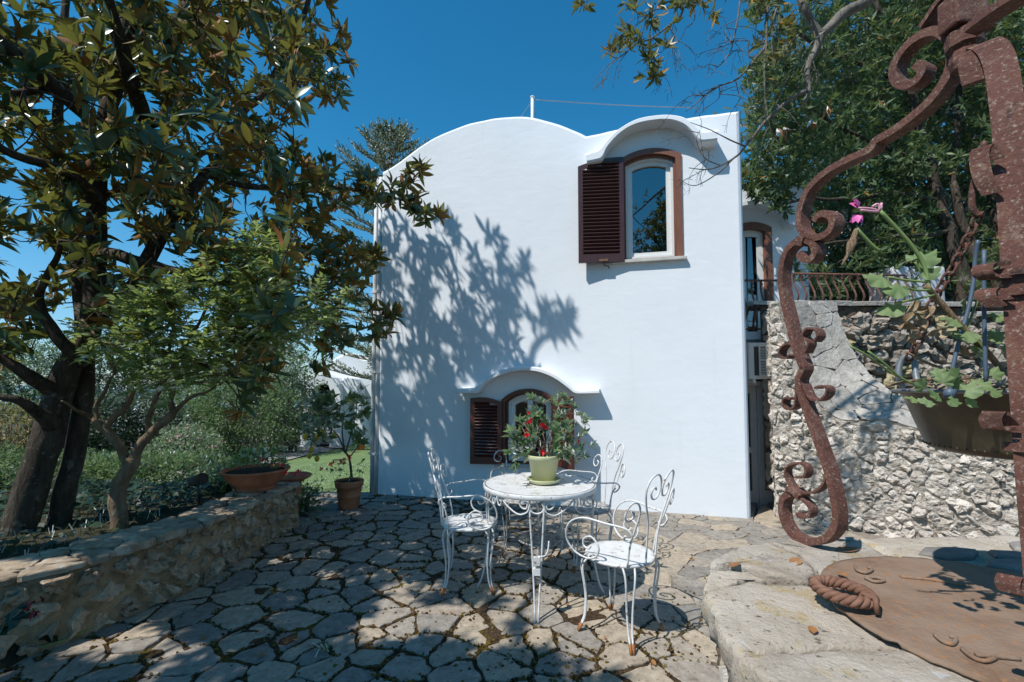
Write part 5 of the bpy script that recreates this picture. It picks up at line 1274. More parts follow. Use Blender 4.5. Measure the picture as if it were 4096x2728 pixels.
# overthrow -------------------------------------------------------------------------------------
SF = atz(812, 545, WZ); RAD = (Vector((SF.x, SF.y, 0)) - WC).normalized(); PN = Vector((-RAD.y, RAD.x, 0))
over = thing('well_overthrow', (WC.x, WC.y, WZ), 'rusty red scrolled wrought iron frame arching over the stone well', 'iron frame')
def scr(px): return [onp(x, y, WC, PN) for x, y in px]
BW, BT = .046, .024
def bar(pts, name='scroll_bar', w=BW, th=BT, par=None, n=6):
    P = catmull(scr(pts), n); m = MB(); k = len(P); m.ribbon(P, PN, w, th); return m.build(name, IRON, par or over, fix=True)
leg = bar([(803, 253), (806, 259), (813, 260), (818.5, 254), (817, 245), (809, 240), (800, 242), (791, 250), (786, 263), (784.5, 280), (787, 300), (793, 325), (799, 348), (806, 366), (806.5, 369), (802, 379), (803, 388), (808, 405), (815, 425), (823, 447), (831, 470), (837, 494), (840, 514), (838, 528), (828, 538.5), (813, 541.5), (799, 537), (789, 525), (785, 510), (787, 498), (794, 493)])
bar([(826, 446), (829, 465), (827, 482), (818, 491), (806, 493), (797, 490), (790, 480), (788, 470), (791, 465.5), (798, 463), (806, 464.5), (809, 471), (806, 477), (799, 477)], 'small_scroll', .036, .008, leg)
bar([(798, 496), (806, 500), (813, 508), (812, 515), (804, 517), (799, 513)], 'small_scroll', .036, .010, leg)
bar([(804, 497), (797, 491), (791, 488)], 'collar', .056, .020, leg)
upper = bar([(818, 221.5), (822, 216), (829, 214), (836, 219), (835, 229), (827, 236), (816, 238), (808, 234.5), (803.5, 226), (804, 210), (812, 190), (828, 174), (850, 161), (874, 150), (880, 141.5), (899, 130.5), (928, 108), (946, 87), (955.5, 66), (955.5, 46), (944, 33), (928, 35), (911, 47), (899, 65), (899, 80), (909, 86.5), (921, 81), (927, 70.5), (920, 65)], 'scroll_bar')
bar([(806, 237), (803, 246)], 'collar', .058, .034, upper)
for pts in ([(808, 353), (812, 343), (806, 337), (810, 329), (818, 329.5), (821, 336), (817, 341.5)], [(799, 352), (796, 345), (789, 344), (783, 350), (783, 357), (789, 358), (793, 355)], [(806, 384), (813, 398), (822, 400), (829, 395), (830, 388), (824, 386), (818, 388)], [(800, 384), (799, 400), (797, 407), (790, 409), (786, 404), (788, 398), (794, 399)]):
    bar(pts, 'small_scroll', .040, .007, leg)
# near leg: flat bar, same kind of scroll frame in its own radial plane
NF = Vector((.80, .73, 0)); NR = (NF - WC).normalized(); NP = Vector((-NR.y, NR.x, 0))
def nl(px): return [at(x, y, Y) for x, y, Y in px]
P = catmull(nl([(1056, 740, .79), (1047, 600, .84), (1036, 480, .88), (1028, 380, .91), (1021, 290, .94), (1013, 180, .975), (1007, 110, 1.0), (999, 62, 1.03), (987, 46, 1.055), (976, 52, 1.07), (974, 66, 1.07), (978, 82, 1.065)]), 6)
m = MB(); m.ribbon(P, NP, .054, .016); nlg = m.build('upright_bar', IRON, over, fix=True)
for (x, y, Y), w in (((1017, 272, .945), 1), ((1018, 292, .942), 1), ((1034, 448, .89), 1)):
    p = at(x, y, Y); m = MB(); q = NP.cross(Vector((0, 0, 1))).normalized()
    m.ribbon([p + NP * (.040 * math.cos(t)) + q * (.018 * math.sin(t)) for t in np.linspace(0, 6.283, 17)], Vector((0, 0, 1)), .016 * w, .007); m.build('collar', IRON, nlg, fix=True)
for pts in ([(1000, 264, .95), (985, 266, .955), (982, 272, .955), (988, 277, .955), (1002, 277, .95)], [(1008, 424, .90), (996, 413, .90), (990, 418, .905), (994, 428, .905), (1006, 428, .90)], [(1022, 596, .845), (1012, 578, .85), (1007, 582, .85), (1010, 592, .85)], [(994, 160, .98), (984, 148, .985), (979, 156, .99), (983, 178, .985), (992, 194, .98)], [(1003, 300, .94), (990, 290, .95), (985, 296, .95), (996, 306, .945)]):
    m = MB(); m.ribbon(catmull(nl(pts), 5), NP, .032, .008); m.build('small_scroll', IRON, nlg, fix=True)
# crown where the legs meet, third leg towards the right, top scrolls
top0 = at(966, 30, 1.24); m = MB(); m.lathe([(.0, -.05), (.03, -.05), (.036, -.03), (.03, 0), (.04, .012), (.04, .05), (.026, .06), (.026, .16), (.05, .2), (0, .26)], Vector((WC.x - .03, WC.y + .03, 2.36)), 8, False); m.build('crown', IRON, over)
m = MB(); m.ribbon(catmull(scr([(957, 48), (965, 40), (975, 30), (990, 18)]), 4), PN, .05, .03); m.build('scroll_bar', IRON, over, fix=True)
m = MB(); m.ribbon(catmull(scr([(925, 29), (934, 16), (944, 2), (960, -8), (985, -14)]), 5), PN, .05, .012); m.build('scroll_bar', IRON, over, fix=True)
m = MB(); m.ribbon(catmull(nl([(972, 30, 1.15), (985, 20, 1.1), (1002, 8, 1.05), (1024, -6, 1.0)]), 5), PN, .05, .02); m.build('scroll_bar', IRON, over, fix=True)
m = MB(); M = Matrix.Translation(at(963, 12, 1.2)); m.box((-.045, -.03, -.05), (.045, .03, .04), M); m.build('collar', IRON, over, bevel=.006)
TL = Vector((1.82, 1.03, 0)); TRd = (TL - WC).normalized(); TPn = Vector((-TRd.y, TRd.x, 0)); m = MB()
m.ribbon(catmull([Vector((TL.x, TL.y, WZ)) + TRd * .04, TL + TRd * .10 + Vector((0, 0, WZ + .10)), TL + TRd * .0 + Vector((0, 0, WZ + .5)), TL + TRd * .02 + Vector((0, 0, WZ + .9)), WC + TRd * .4 + Vector((0, 0, WZ + 1.2)), WC + TRd * .1 + Vector((0, 0, WZ + 1.5))], 6), TPn, BW, BT); m.build('scroll_bar', IRON, over, fix=True)
# hook, chain and the hanging copper basin
bas = thing('hanging_basin', (WC.x, WC.y, 1.28), 'tarnished copper basin planted with a straggly geranium, hanging by a chain over the well', 'hanging planter')
BCx, BCy, BZ = 1.335, 1.165, 1.432
m = MB(); el = Matrix.Translation((BCx, BCy, 0)) @ Matrix.Diagonal((1, .92, 1, 1))
prof = [(0, 1.272), (.19, 1.272), (.212, 1.278), (.222, 1.286), (.225, 1.294), (.268, BZ - .012), (.290, BZ - .003), (.292, BZ + .002), (.288, BZ + .003), (.262, BZ - .004), (.25, BZ - .04), (.0, BZ - .045)]
m.lathe(prof, n=60, M=el); m.build('basin', COPPER, bas)
m = MB(); m.lathe([(.288, BZ - .005), (.293, BZ), (.290, BZ + .004), (.27, BZ + .001)], n=60, M=el); m.build('rim', ZINC, bas)
m = MB()
for k in range(70): a = k / 70 * 6.283; m.lathe([(.0, -.004), (.004, 0), (0, .004)], el @ Vector((.2235 * math.cos(a), .2235 * math.sin(a), 1.289)), 5)
m.build('rivets', COPPER, bas)
m = MB(); m.lathe([(0, BZ - .012), (.15, BZ - .018), (.252, BZ - .03)], n=40, M=el); m.build('soil', STRAW, bas)
hp = at(905, 383, 1.16); m = MB(); P = catmull([at(903, 388, 1.2), at(898.5, 375, 1.2), at(901, 361, 1.2), at(908, 356, 1.19), at(914, 361, 1.18), at(916, 376, 1.17), at(919, 386, 1.16)], 6); m.tube(P, .0075, 8); m.build('handle', ZINC, bas)
def chain(name, a, b, sag, mat, parent, ln=.030, r=.0032):
    P = catmull([a, a.lerp(b, .5) + Vector((0, 0, -sag)), b], 24); L = sum((q - p).length for p, q in zip(P, P[1:])); n = int(L / (ln * .72)); P = resample3(P, n + 1); m = MB()
    for i in range(n):
        c = (P[i] + P[i+1]) / 2; d = (P[i+1] - P[i]).normalized(); q = d.cross(Vector((1, 0, 0)) if i % 2 else Vector((.3, .8, .1))).normalized()
        m.tube([c + d * (ln * .5 * math.cos(t) * 1.0) + q * (ln * .27 * math.sin(t)) for t in np.linspace(0, 6.283, 11)[:-1]], r, 5, closed=True)
    return m.build(name, mat, parent)
m = MB(); m.tube(catmull([at(984, 142, 1.0), at(983, 155, 1.0), at(978, 170, 1.0), at(973, 188, 1.01), at(972, 205, 1.01), at(977, 214, 1.01), at(984, 214, 1.0)], 5), [.0065] * 31, 7); m.build('hook', IRON, bas)
chain('chain', at(979, 215, 1.01), at(933, 300, 1.10), .01, IRON, bas); chain('chain', at(933, 300, 1.10), at(908, 360, 1.18), .015, IRON, bas)
m = MB(); m.tube(catmull([at(978, 240, 1.02), at(975, 262, 1.03), at(973, 285, 1.03), at(968, 310, 1.03), at(958, 345, 1.03), at(952, 372, 1.03), at(950, 392, 1.03)], 5), .0042, 7); m.tube([at(950, 389, 1.03), at(949.5, 398, 1.03)], .011, 8); m.tube(catmull([at(984, 250, 1.0), at(984, 300, 1.0), at(985, 350, 1.0), at(986, 382, 1.0)], 4), .004, 6); m.build('hanging_cord', CORD, bas)
# dry stems and straw in the basin
m = MB()
for i in range(90):
    a = RNG.uniform(0, 6.283); r = .24 * math.sqrt(RNG.uniform(0, 1)); p = el @ Vector((r * math.cos(a), r * math.sin(a), BZ - .012 + RNG.uniform(0, .02))); d = Vector((RNG.normal(), RNG.normal(), RNG.uniform(-.1, .35))).normalized(); L = RNG.uniform(.03, .13)
    q = p + d * L
    if (Vector((q.x - BCx, q.y - BCy, 0))).length > .26: q = Vector((BCx, BCy, q.z)) + (q - Vector((BCx, BCy, q.z))).normalized() * .25
    m.tube([p, p.lerp(q, .5) + Vector((RNG.normal() * .008, RNG.normal() * .008, .01)), q], [.003, .0026, .0015], 5)
tag(m.build('dry_stems', STRAW, bas), kind='stuff')
for P in ([(886, 386, 1.06), (910, 381, 1.05), (940, 379, 1.05), (975, 378, 1.05)], [(906, 352, 1.1), (925, 362, 1.1), (950, 372, 1.08), (965, 385, 1.05)]): m = MB(); m.tube(catmull([at(*p) for p in P], 4), .0035, 6); m.build('dry_branch', TWIGP, bas)
m = MB()
m.tube(catmull([at(1003, 372, 1.05), at(985, 350, 1.04), at(960, 325, 1.03), at(940, 302, 1.03), at(925, 285, 1.02)], 5), [.0065, ] * 21, 7); m.build('woody_stem', TWIGP, bas)
m = MB()
m.tube(catmull([at(930, 292, 1.02), at(925, 268, 1.02), at(915, 250, 1.02), at(900, 232, 1.02), at(880, 211, 1.02)], 5), .0042, 7)
m.build('flower_stalk', STEMG, bas)
m = MB()
m.tube(catmull([at(880, 251, 1.02), at(872, 245, 1.02), at(856.5, 253.5 - 25, 1.02)], 4), .0036, 7); m.build('flower_stalk', STEMG, bas)
m = MB(); m.tube(catmull([at(856.5, 229, 1.02), at(853, 240, 1.02), at(849, 252, 1.02), at(842, 265, 1.02)], 5), [.004, .005, .006, .006, .006, .007, .009, .010, .009, .008, .006, .004, .004, .003, .0025, .002], 7); m.build('withered_bud', TWIGP, bas)
m = MB(); 
for P in ([(880, 211, 1.02), (874, 211.5, 1.02), (860, 210, 1.02)], [(880, 211, 1.02), (870, 208.5, 1.02), (858, 208, 1.02)], [(880, 211, 1.02), (878, 204, 1.02), (872, 207, 1.02)], [(881, 210, 1.02), (881.5, 203, 1.02)]): m.tube(catmull([at(*p) for p in P], 3), .0028, 6)
m.build('flower_pedicels', PINKLT, bas)
for x, y, dx, dy in ((857, 206, -.3, .6), (855, 214, -.2, -.8)):
    Pp = [np.array(at(x + 2, y + 1, 1.02))] * 4; D = np.array([[dx + RNG.normal() * .3, -.2 + RNG.normal() * .2, dy + RNG.normal() * .25] for _ in range(4)]); leaves('flower', Pp, D, np.array([[0, -1, .2]] * 4) + RNG.normal(size=(4, 3)) * .3, [.022] * 4, leaf_tpl(3, .75, .2, .2, .45), PINKFL, bas)
def ger_leaf():
    n = 21; V = [(0, 0, 0)]; 
    for k in range(n):
        t = -2.55 + 5.1 * k / (n - 1); r = .5 * (1 + .13 * math.cos(t * 7)) * (1.0 + .08 * math.cos(t)); V.append((r * math.sin(t), .32 + r * math.cos(t) * 1.0, .17 * r * math.cos(t * 7) - .30 * r * abs(math.sin(t)) + .05 * math.sin(3 * t)))
    V[0] = (0, .18, .04); return np.array(V), np.array([(0, k + 1, k) for k in range(1, n)])
TG = ger_leaf()
for x, y, Y in ((918, 300, 1.03), (913, 312, 1.04), (905, 322, 1.06), (922, 318, 1.04), (930, 305, 1.03), (908, 335, 1.07), (960, 345, 1.05), (940, 330, 1.05)):
    leaves('withered_leaf', [np.array(at(x, y, Y))] * 3, RNG.normal(size=(3, 3)) * .4 + [0, 0, -.8], RNG.normal(size=(3, 3)), [.032, .028, .024], leaf_tpl(4, .6, .5, .6, .9), STRAW, bas)
for x, y, Y, s, dx, dz in ((928, 399, .97, .05, -.5, -.3), (935, 378, 1.03, .055, .5, .6), (958, 380, 1.02, .06, -.2, .7), (970, 396, .98, .055, .2, -.4), (990, 378, 1.0, .06, .5, .6), (948, 399, .97, .045, .4, -.2), (988, 392, .98, .05, .9, .1), (966, 310, 1.04, .06, -.4, .6), (990, 318, 1.05, .06, .8, .3), (972, 345, 1.04, .055, .7, -.4), (985, 360, 1.03, .06, -.5, .4), (914, 262, 1.03, .105, .9, .45), (886, 277, 1.02, .10, -.95, -.15), (918, 273, 1.03, .085, .95, .2), (893, 303, 1.02, .09, -.6, -.75), (902, 285, 1.0, .085, -.8, -.55), (968, 330, 1.03, .085, -.6, -.5), (978, 300, 1.04, .07, .5, .8), (955, 320, 1.02, .075, -.95, -.1), (985, 335, 1.02, .07, .7, .1), (925, 390, 1.0, .06, -.3, .5), (940, 396, .98, .06, -.6, .2), (962, 392, .98, .07, .6, .3), (975, 385, 1.0, .06, .8, .2), (942, 385, 1.0, .06, .2, .5), (915, 398, .99, .05, -.8, -.1), (985, 300, 1.06, .06, .2, .9), (1000, 345, 1.04, .07, .6, -.1), (950, 388, 1.04, .055, .1, .4)):
    leaves('leaf', [np.array(at(x, y, Y))], [[dx, RNG.uniform(-.4, .1), dz]], [[RNG.normal() * .2 - .25, -.75, .75]], [s * .57], TG, GERLEAF, bas)
for P in ([(928, 283, 1.02), (920, 270, 1.03), (915, 262, 1.03)], [(927, 282, 1.02), (905, 280, 1.02), (888, 277, 1.02)], [(930, 290, 1.02), (915, 290, 1.01), (902, 286, 1.0)], [(934, 295, 1.02), (912, 300, 1.02), (895, 303, 1.02)], [(965, 332, 1.03), (960, 325, 1.02), (955, 320, 1.02)], [(966, 332, 1.03), (972, 315, 1.04), (978, 300, 1.04)], [(985, 350, 1.03), (975, 338, 1.03), (968, 332, 1.03)], [(868, 351, 1.02), (885, 364, 1.02), (900, 378, 1.03)], [(850, 346, 1.02), (868, 356, 1.02), (890, 372, 1.04), (915, 385, 1.05)]):
    m = MB(); m.tube(catmull([at(*p) for p in P], 4), .0026, 6); m.build('leaf_stalk', STEMG, bas)
# ------------------------------------------------------------------ magnolia on the left
mag = thing('magnolia_tree', (-3.65, 3.6, .3), 'big magnolia with glossy leaves rusty brown underneath, filling the upper left', 'tree')
sk = Skel()
t1 = sk.limb([(-3.75, 3.50, .22), at(48, 433, 3.55), at(64, 377, 3.6), at(89, 330, 3.6), at(96, 282, 3.6), at(102, 143, 3.7), at(115, 89, 3.7), at(126, 24, 3.75), at(133, -60, 3.8), at(140, -130, 3.9)], .112, .03, 8, 12, .02)
sk.limb([(-3.66, 3.72, .2), at(80, 425, 3.75), at(84, 346, 3.8), at(76, 260, 3.9), at(60, 175, 4.0), at(59, 96, 4.1), at(66, 20, 4.2), at(70, -70, 4.3)], .080, .025, 8, 11, .02)
L_ = lambda *P, r0=.05, r1=.015: sk.limb([at(*p) for p in P], r0, r1, 7, 8, .03)
L_((58, 392, 3.6), (45, 381, 3.45), (20, 366, 3.3), (-10, 350, 3.2), (-60, 320, 3.0), r0=.07)
L_((50, 425, 3.5), (37, 409, 3.35), (18, 399, 3.2), (-20, 392, 3.1), r0=.06)
L_((80, 360, 3.55), (69, 352, 3.4), (45, 320, 3.3), (40, 298, 3.25), (48, 272, 3.2), (60, 240, 3.1), r0=.055)
L_((92, 310, 3.6), (130, 290, 3.7), (165, 230, 3.8), (190, 196, 3.9), (206, 174, 4.0), (223, 150, 4.1), (245, 110, 4.2), (261, 96, 4.3), (287, 48, 4.3), (308, 0, 4.3), (318, -60, 4.4), r0=.07, r1=.02)
L_((206, 174, 4.0), (255, 186, 4.3), (300, 184, 4.5), (345, 188, 4.7), (385, 196, 4.75), (410, 200, 4.75), (430, 192, 4.75), r0=.035, r1=.008)
L_((105, 142, 3.7), (145, 128, 3.6), (183, 118, 3.7), (215, 122, 3.9), (239, 137, 4.1), r0=.035)
L_((16, 96, 3.2), (60, 88, 3.4), (100, 75, 3.5), (139, 67, 3.7), r0=.028)
L_((118, 75, 3.7), (135, 28, 3.5), (155, 0, 3.4), (170, -40, 3.3), r0=.04)
L_((100, 250, 3.6), (140, 262, 3.4), (190, 275, 3.4), (250, 290, 3.7), (310, 300, 4.1), (360, 310, 4.4), r0=.05, r1=.012)
L_((96, 300, 3.6), (130, 340, 3.4), (180, 355, 3.4), (220, 375, 3.6), r0=.035)
L_((100, 200, 3.65), (60, 170, 3.0), (10, 150, 2.6), (-60, 100, 2.3), r0=.05)
# boughs reaching out of the frame to the left, above and towards the camera
W = lambda *P, r0=.06, r1=.02: sk.limb([Vector(p) for p in P], r0, r1, 7, 8, .05)
W((-3.05, 3.7, 3.6), (-2.9, 3.0, 4.3), (-2.6, 2.2, 4.7), (-2.5, 1.3, 4.7), (-2.6, .6, 4.6))
W((-3.1, 3.7, 3.3), (-3.6, 2.8, 3.9), (-3.9, 1.8, 4.1), (-3.9, .8, 4.0))
W((-3.0, 3.75, 4.4), (-2.5, 3.9, 5.2), (-1.9, 3.9, 5.7), (-1.4, 3.9, 5.8))
W((-3.0, 3.8, 4.5), (-3.2, 4.4, 5.4), (-2.7, 4.7, 6.1))
CROWN = [(-400, -500), (310, -60), (328, 0), (345, 35), (352, 70), (336, 105), (316, 112), (312, 140), (298, 165), (318, 158), (338, 163), (356, 170), (386, 182), (402, 178), (412, 165), (424, 164), (425, 180), (442, 186), (434, 198), (442, 214), (432, 228), (418, 222), (398, 214), (380, 205), (352, 204), (340, 212), (322, 214), (345, 232), (372, 250), (392, 270), (407, 292), (404, 312), (392, 330), (386, 338), (370, 345), (352, 340), (335, 346), (322, 376), (314, 370), (306, 352), (285, 355), (262, 390), (240, 412), (228, 400), (215, 370), (180, 345), (120, 330), (70, 340), (50, 350), (0, 370), (-400, 480)]
SHADOW_PATCH = [(378, 200), (398, 218), (422, 232), (438, 236), (446, 258), (456, 284), (470, 306), (488, 322), (502, 340), (512, 356), (520, 372), (478, 382), (468, 420), (440, 480), (378, 490)]
C = []
def ok_cluster(p):
    q = proj(p)
    if q is None: return True
    x, y, d = q; m = 90 + 60 / d
    if -m < x < 1024 + m and -m < y < 682 + m: return x < 450 and in_poly(x, y, CROWN) and d > 2.3
    return True
# leaf clusters in view
tries = 0
while len(C) < 1650:
    x = random.uniform(-60, 445); y = random.uniform(-60, 420); Y = random.triangular(2.5, 5.1, 3.7)
    if x > 380: Y = random.uniform(4.6, 4.85)
    elif x > 300: Y = random.uniform(3.9, 4.8)
    if not in_poly(x, y, CROWN): continue
    if y > 250 and x < 200 and random.random() < .55: continue
    if fbm(Vector((x * .022, y * .022, Y * .25)), 1, 2) < -.10: continue
    p = at(x, y, Y)
    if p.z < .9: continue
    C.append(np.array(p))
# leaf clusters that stand between the sun and the shaded part of the wall and paving
SUBS = [[(486, 232), (518, 238), (536, 262), (518, 282), (494, 280)], [(528, 314), (556, 306), (586, 312), (580, 328), (550, 336), (532, 330)], [(446, 212), (452, 214), (460, 240), (452, 248)], [(486, 284), (512, 288), (522, 322), (506, 326)]]
nw = 0
while nw < 305:
    poly = SHADOW_PATCH if nw < 250 else SUBS[(0, 0, 1, 1, 2, 3, 3)[nw % 7]]; xs_ = [p[0] for p in poly]; ys_ = [p[1] for p in poly]
    x, y = random.uniform(min(xs_), max(xs_)), random.uniform(min(ys_), max(ys_))
    if not in_poly(x, y, poly) or (nw < 250 and fbm(Vector((x * .035, y * .035, 1)), 1, 2) < -.2): continue
    w = onp(x, y, HA, HIN); r = random.uniform(1.6, 4.3); p = w + SUN_DIR * (r / SUN_DIR.z)
    if not ok_cluster(p) or p.z > 6.6: continue
    C.append(np.array(p)); nw += 1
GSH = [(-3.4, 3.3), (-2.4, 3.7), (-.9, 3.8), (-.35, 3.7), (-.05, 3.15), (.1, 2.6), (.55, 2.3), (.95, 2.05), (.55, 1.5), (.45, 1.0), (-3.3, 1.0)]
nw = 0
while nw < 2300:
    x, y = random.uniform(-3.6, 1.2), random.uniform(.9, 6.1)
    if not in_poly(x, y, GSH): continue
    if fbm(Vector((x, y, 3)) * 1.5, 1, 2) < -.30: continue
    r = random.uniform(2.5, 5.6); p = Vector((x, y, 0)) + SUN_DIR * (r / SUN_DIR.z)
    if not ok_cluster(p): continue
    C.append(np.array(p)); nw += 1
nw = 0
while nw < 900:
    x, y = random.uniform(-3.4, .3), random.uniform(.9, 2.5)
    r = random.uniform(2.7, 5.6); p = Vector((x, y, 0)) + SUN_DIR * (r / SUN_DIR.z)
    if not ok_cluster(p): continue
    C.append(np.array(p)); nw += 1
tw = MB(); ax = sk.attach(C, .0065, .004, .05, 5, tw)
sk.mb.build('trunk', BARK_M, mag); tag(tw.build('twigs', TWIG, mag), kind='stuff')
ax = [a * .7 + (np.array([0, -.30, .40]) if RNG.random() < .5 else np.array([.1, .2, .9])) + RNG.normal(size=3) * .40 for a in ax]
Pp, D, U, S = rosettes(C, ax, 9, .142, 20, 110, .4)
pr = [proj(p) for p in Pp]
sz = np.array([(S[i] / q[2] if q and 0 < q[0] < 1024 and 0 < q[1] < 682 else 0) for i, q in enumerate(pr)])
big = np.argsort(-sz)[:298]; rest = np.setdiff1d(np.arange(len(Pp)), big)
third = np.array_split(RNG.permutation(rest), 3)
Vs, Fs, o_ = [], [], 0
for ids, tp in zip(third, T_MAG):
    V, F = inst(Pp[ids], D[ids], U[ids], S[ids], tp); Vs.append(V); Fs.append(F + o_); o_ += len(V)
tag(np_obj('foliage', np.vstack(Vs), np.vstack(Fs), MAGLEAF, mag), kind='stuff')
lm = []
for tp in T_MAG:
    me = bpy.data.meshes.new('leaf'); me.from_pydata([tuple(v) for v in tp[0]], [], [tuple(int(q) for q in f) for f in tp[1]]); me.polygons.foreach_set('use_smooth', [True] * len(tp[1])); me.materials.append(MAGLEAF); lm.append(me)
X, Yv, Zv = basis(D[big], U[big]); inv = wm(mag).inverted()
for k, i in enumerate(big):
    M = Matrix(((X[k][0], Yv[k][0], Zv[k][0], 0), (X[k][1], Yv[k][1], Zv[k][1], 0), (X[k][2], Yv[k][2], Zv[k][2], 0), (0, 0, 0, 1)))
    link(bpy.data.objects.new('leaf', lm[k % 3]), mag, inv @ Matrix.Translation(Vector(Pp[i])) @ M @ Matrix.Scale(float(S[i]), 4))

# ------------------------------------------------------------------ small forked garden tree in front of it
gt = thing('garden_tree', (-3.15, 3.62, .3), 'small forked tree with pale brown trunk and light green leaves behind the low wall', 'tree')
sk = Skel(); Yg = 3.62
L2 = lambda *P, r0=.03, r1=.008, n=7: sk.limb([at(*p) for p in P], r0, r1, n, 9, .03)
L2((119, 540, Yg), (120, 505, Yg), (123, 482, Yg), (130, 463, Yg), (131, 456, Yg), r0=.062, r1=.050)
L2((128, 466, Yg), (118, 448, Yg), (107, 432, Yg), (98, 421, Yg), r0=.040, r1=.032)
L2((98, 422, Yg), (88, 414, Yg), (76, 408, Yg - .1), (60, 400, Yg - .2), r0=.022)
L2((104, 430, Yg), (112, 415, Yg), (122, 405, Yg), (130, 388, Yg), r0=.028, r1=.022)
L2((98, 422, Yg), (96, 405, Yg), (104, 388, Yg - .1), (112, 372, Yg - .2), r0=.025)
L2((131, 459, Yg), (140, 444, Yg), (152, 432, Yg - .03), (166, 420, Yg - .05), (174, 410, Yg), r0=.040, r1=.026)
L2((150, 434, Yg), (146, 420, Yg), (152, 400, Yg), (162, 385, Yg), (180, 355, Yg), (200, 320, Yg), (215, 280, Yg), r0=.026, r1=.008)
L2((172, 412, Yg), (170, 398, Yg), (178, 385, Yg + .1), (205, 384, Yg + .1), (240, 372, Yg + .3), r0=.026)
L2((168, 418, Yg), (188, 400, Yg), (215, 388, Yg - .2), r0=.022)
L2((160, 386, Yg), (160, 370, Yg), (168, 352, Yg), (170, 330, Yg), r0=.022)
L2((112, 372, Yg - .2), (100, 340, Yg - .2), (85, 320, Yg - .2), r0=.014)
L2((180, 355, Yg), (220, 335, Yg - .1), (262, 318, Yg - .1), (300, 300, Yg + .1), r0=.014)
C = []
GT = [(75, 330), (110, 300), (170, 285), (205, 260), (240, 230), (275, 232), (300, 250), (330, 285), (350, 300), (320, 330), (290, 350), (240, 370), (200, 395), (165, 390), (120, 385), (85, 375)]
while len(C) < 860:
    x, y = random.uniform(70, 350), random.uniform(225, 405)
    if in_poly(x, y, GT) and fbm(Vector((x * .025, y * .03, 7))) > -.22: C.append(np.array(at(x, y, Yg + random.uniform(-.7, .55))))
ax = sk.attach(C, .004, .002, .05, 4); sk.mb.build('trunk', BARK_S, gt)
Pp = []; D = []; U = []; S = []
for c, a in zip(C, ax):                                        # feathery sprays: paired leaflets along a stalk
    a = np.array(a) + np.array([0, 0, -.05]); a[2] *= .8; a = a + RNG.normal(size=3) * .25; a /= np.linalg.norm(a); sd = np.cross(a, [0, 0, 1.]); sd /= np.linalg.norm(sd) + 1e-9; L = RNG.uniform(.14, .24)
    for k in range(7):
        for s in (-1, 1):
            Pp.append(c + a * L * (k / 7 - .2)); D.append(sd * s + a * .7 + RNG.normal(size=3) * .15); U.append(np.array([0, -.25, .9]) + RNG.normal(size=3) * .5); S.append(RNG.uniform(.045, .07))
tag(leaves('foliage', Pp, D, U, S, leaf_tpl(2, .5, .12, .1), LIGHTLEAF, gt), kind='stuff')

# ------------------------------------------------------------------ bay tree on the terrace, right
TZ = TA.z - .05
bay = thing('bay_tree', (5.6, 7.3, TZ), 'dense dark green bay tree towering over the terrace on the right', 'tree')
sk = Skel(); L3 = lambda *P, r0=.05, r1=.015: sk.limb([at(*p) for p in P], r0, r1, 7, 8, .04)
L3((970, 325, 6.6), (962, 280, 6.6), (948, 232, 6.6), (935, 180, 6.7), (915, 110, 6.8), (890, 40, 6.9), r0=.12, r1=.04)
L3((985, 310, 6.7), (975, 260, 6.7), (955, 190, 6.8), (958, 120, 6.9), (965, 30, 7.0), r0=.08, r1=.03)
L3((1000, 300, 6.9), (998, 240, 6.9), (990, 180, 7.0), (1005, 100, 7.1), (1010, 10, 7.2), r0=.08, r1=.03)
L3((930, 165, 6.7), (890, 150, 6.6), (845, 130, 6.5), (800, 105, 6.5), r0=.04)
L3((940, 200, 6.7), (900, 195, 6.4), (850, 200, 6.2), (800, 200, 6.1), (770, 205, 6.0), r0=.04)
L3((900, 80, 6.8), (850, 60, 6.6), (800, 35, 6.6), (770, 10, 6.6), r0=.04)
L3((948, 232, 6.6), (905, 235, 6.3), (860, 240, 6.2), (815, 245, 6.2), r0=.035)
L3((1010, 120, 7), (1060, 80, 7), (1120, 40, 7), r0=.05); L3((965, 60, 7), (990, -60, 7), (1000, -160, 7.2), r0=.05); L3((890, 40, 6.9), (860, -40, 6.9), (840, -140, 7), r0=.05)
BAYP = [(756, -80), (752, 0), (744, 15), (758, 30), (752, 55), (741, 72), (748, 95), (746, 118), (754, 140), (748, 160), (737, 168), (735, 185), (752, 196), (770, 204), (788, 222), (782, 240), (790, 262), (800, 285), (830, 296), (900, 300), (1200, 310), (1200, -180), (780, -180)]
LEFTB = [(748, 150), (790, 160), (800, 215), (780, 260), (770, 215), (735, 196), (732, 170)]
C = []
while len(C) < 11500:
    x, y = random.uniform(730, 1130), random.uniform(-150, 300)
    if not in_poly(x, y, BAYP): continue
    Y = random.uniform(5.95, 8.8) if x > 800 else random.uniform(5.7, 6.6)
    if fbm(Vector((x * .013, y * .015, Y * .5)), 1, 2) < (-.02 if Y < 6.9 and x > 790 else -.2): continue
    if x < 800 and random.random() < .25: continue
    C.append(np.array(at(x, y, Y)))
tw = MB(); sub = C[::8]; sk.attach(sub, .007, .003, .04, 4, tw); sk.mb.build('trunk', BARK_M, bay); tag(tw.build('twigs', TWIG, bay), kind='stuff')
ax = [np.array([-.25, -.45, .5]) + RNG.normal(size=3) * .6 for c in C]
Pp, D, U, S = rosettes(C, ax, 8, .125, 25, 95, .4); tag(leaves('foliage', Pp, D, U, S, T_BAY, BAYLEAF, bay), kind='stuff')
bt2 = thing('background_tree', (9.2, 10.5, TZ), 'tall dark evergreen closing the view behind the bay tree', 'tree'); P, D, U, S = blob_leaves((9.4, 10.5, 6.2), (3.9, 1.5, 5.5), 21000, .30, .3, 9, .16)
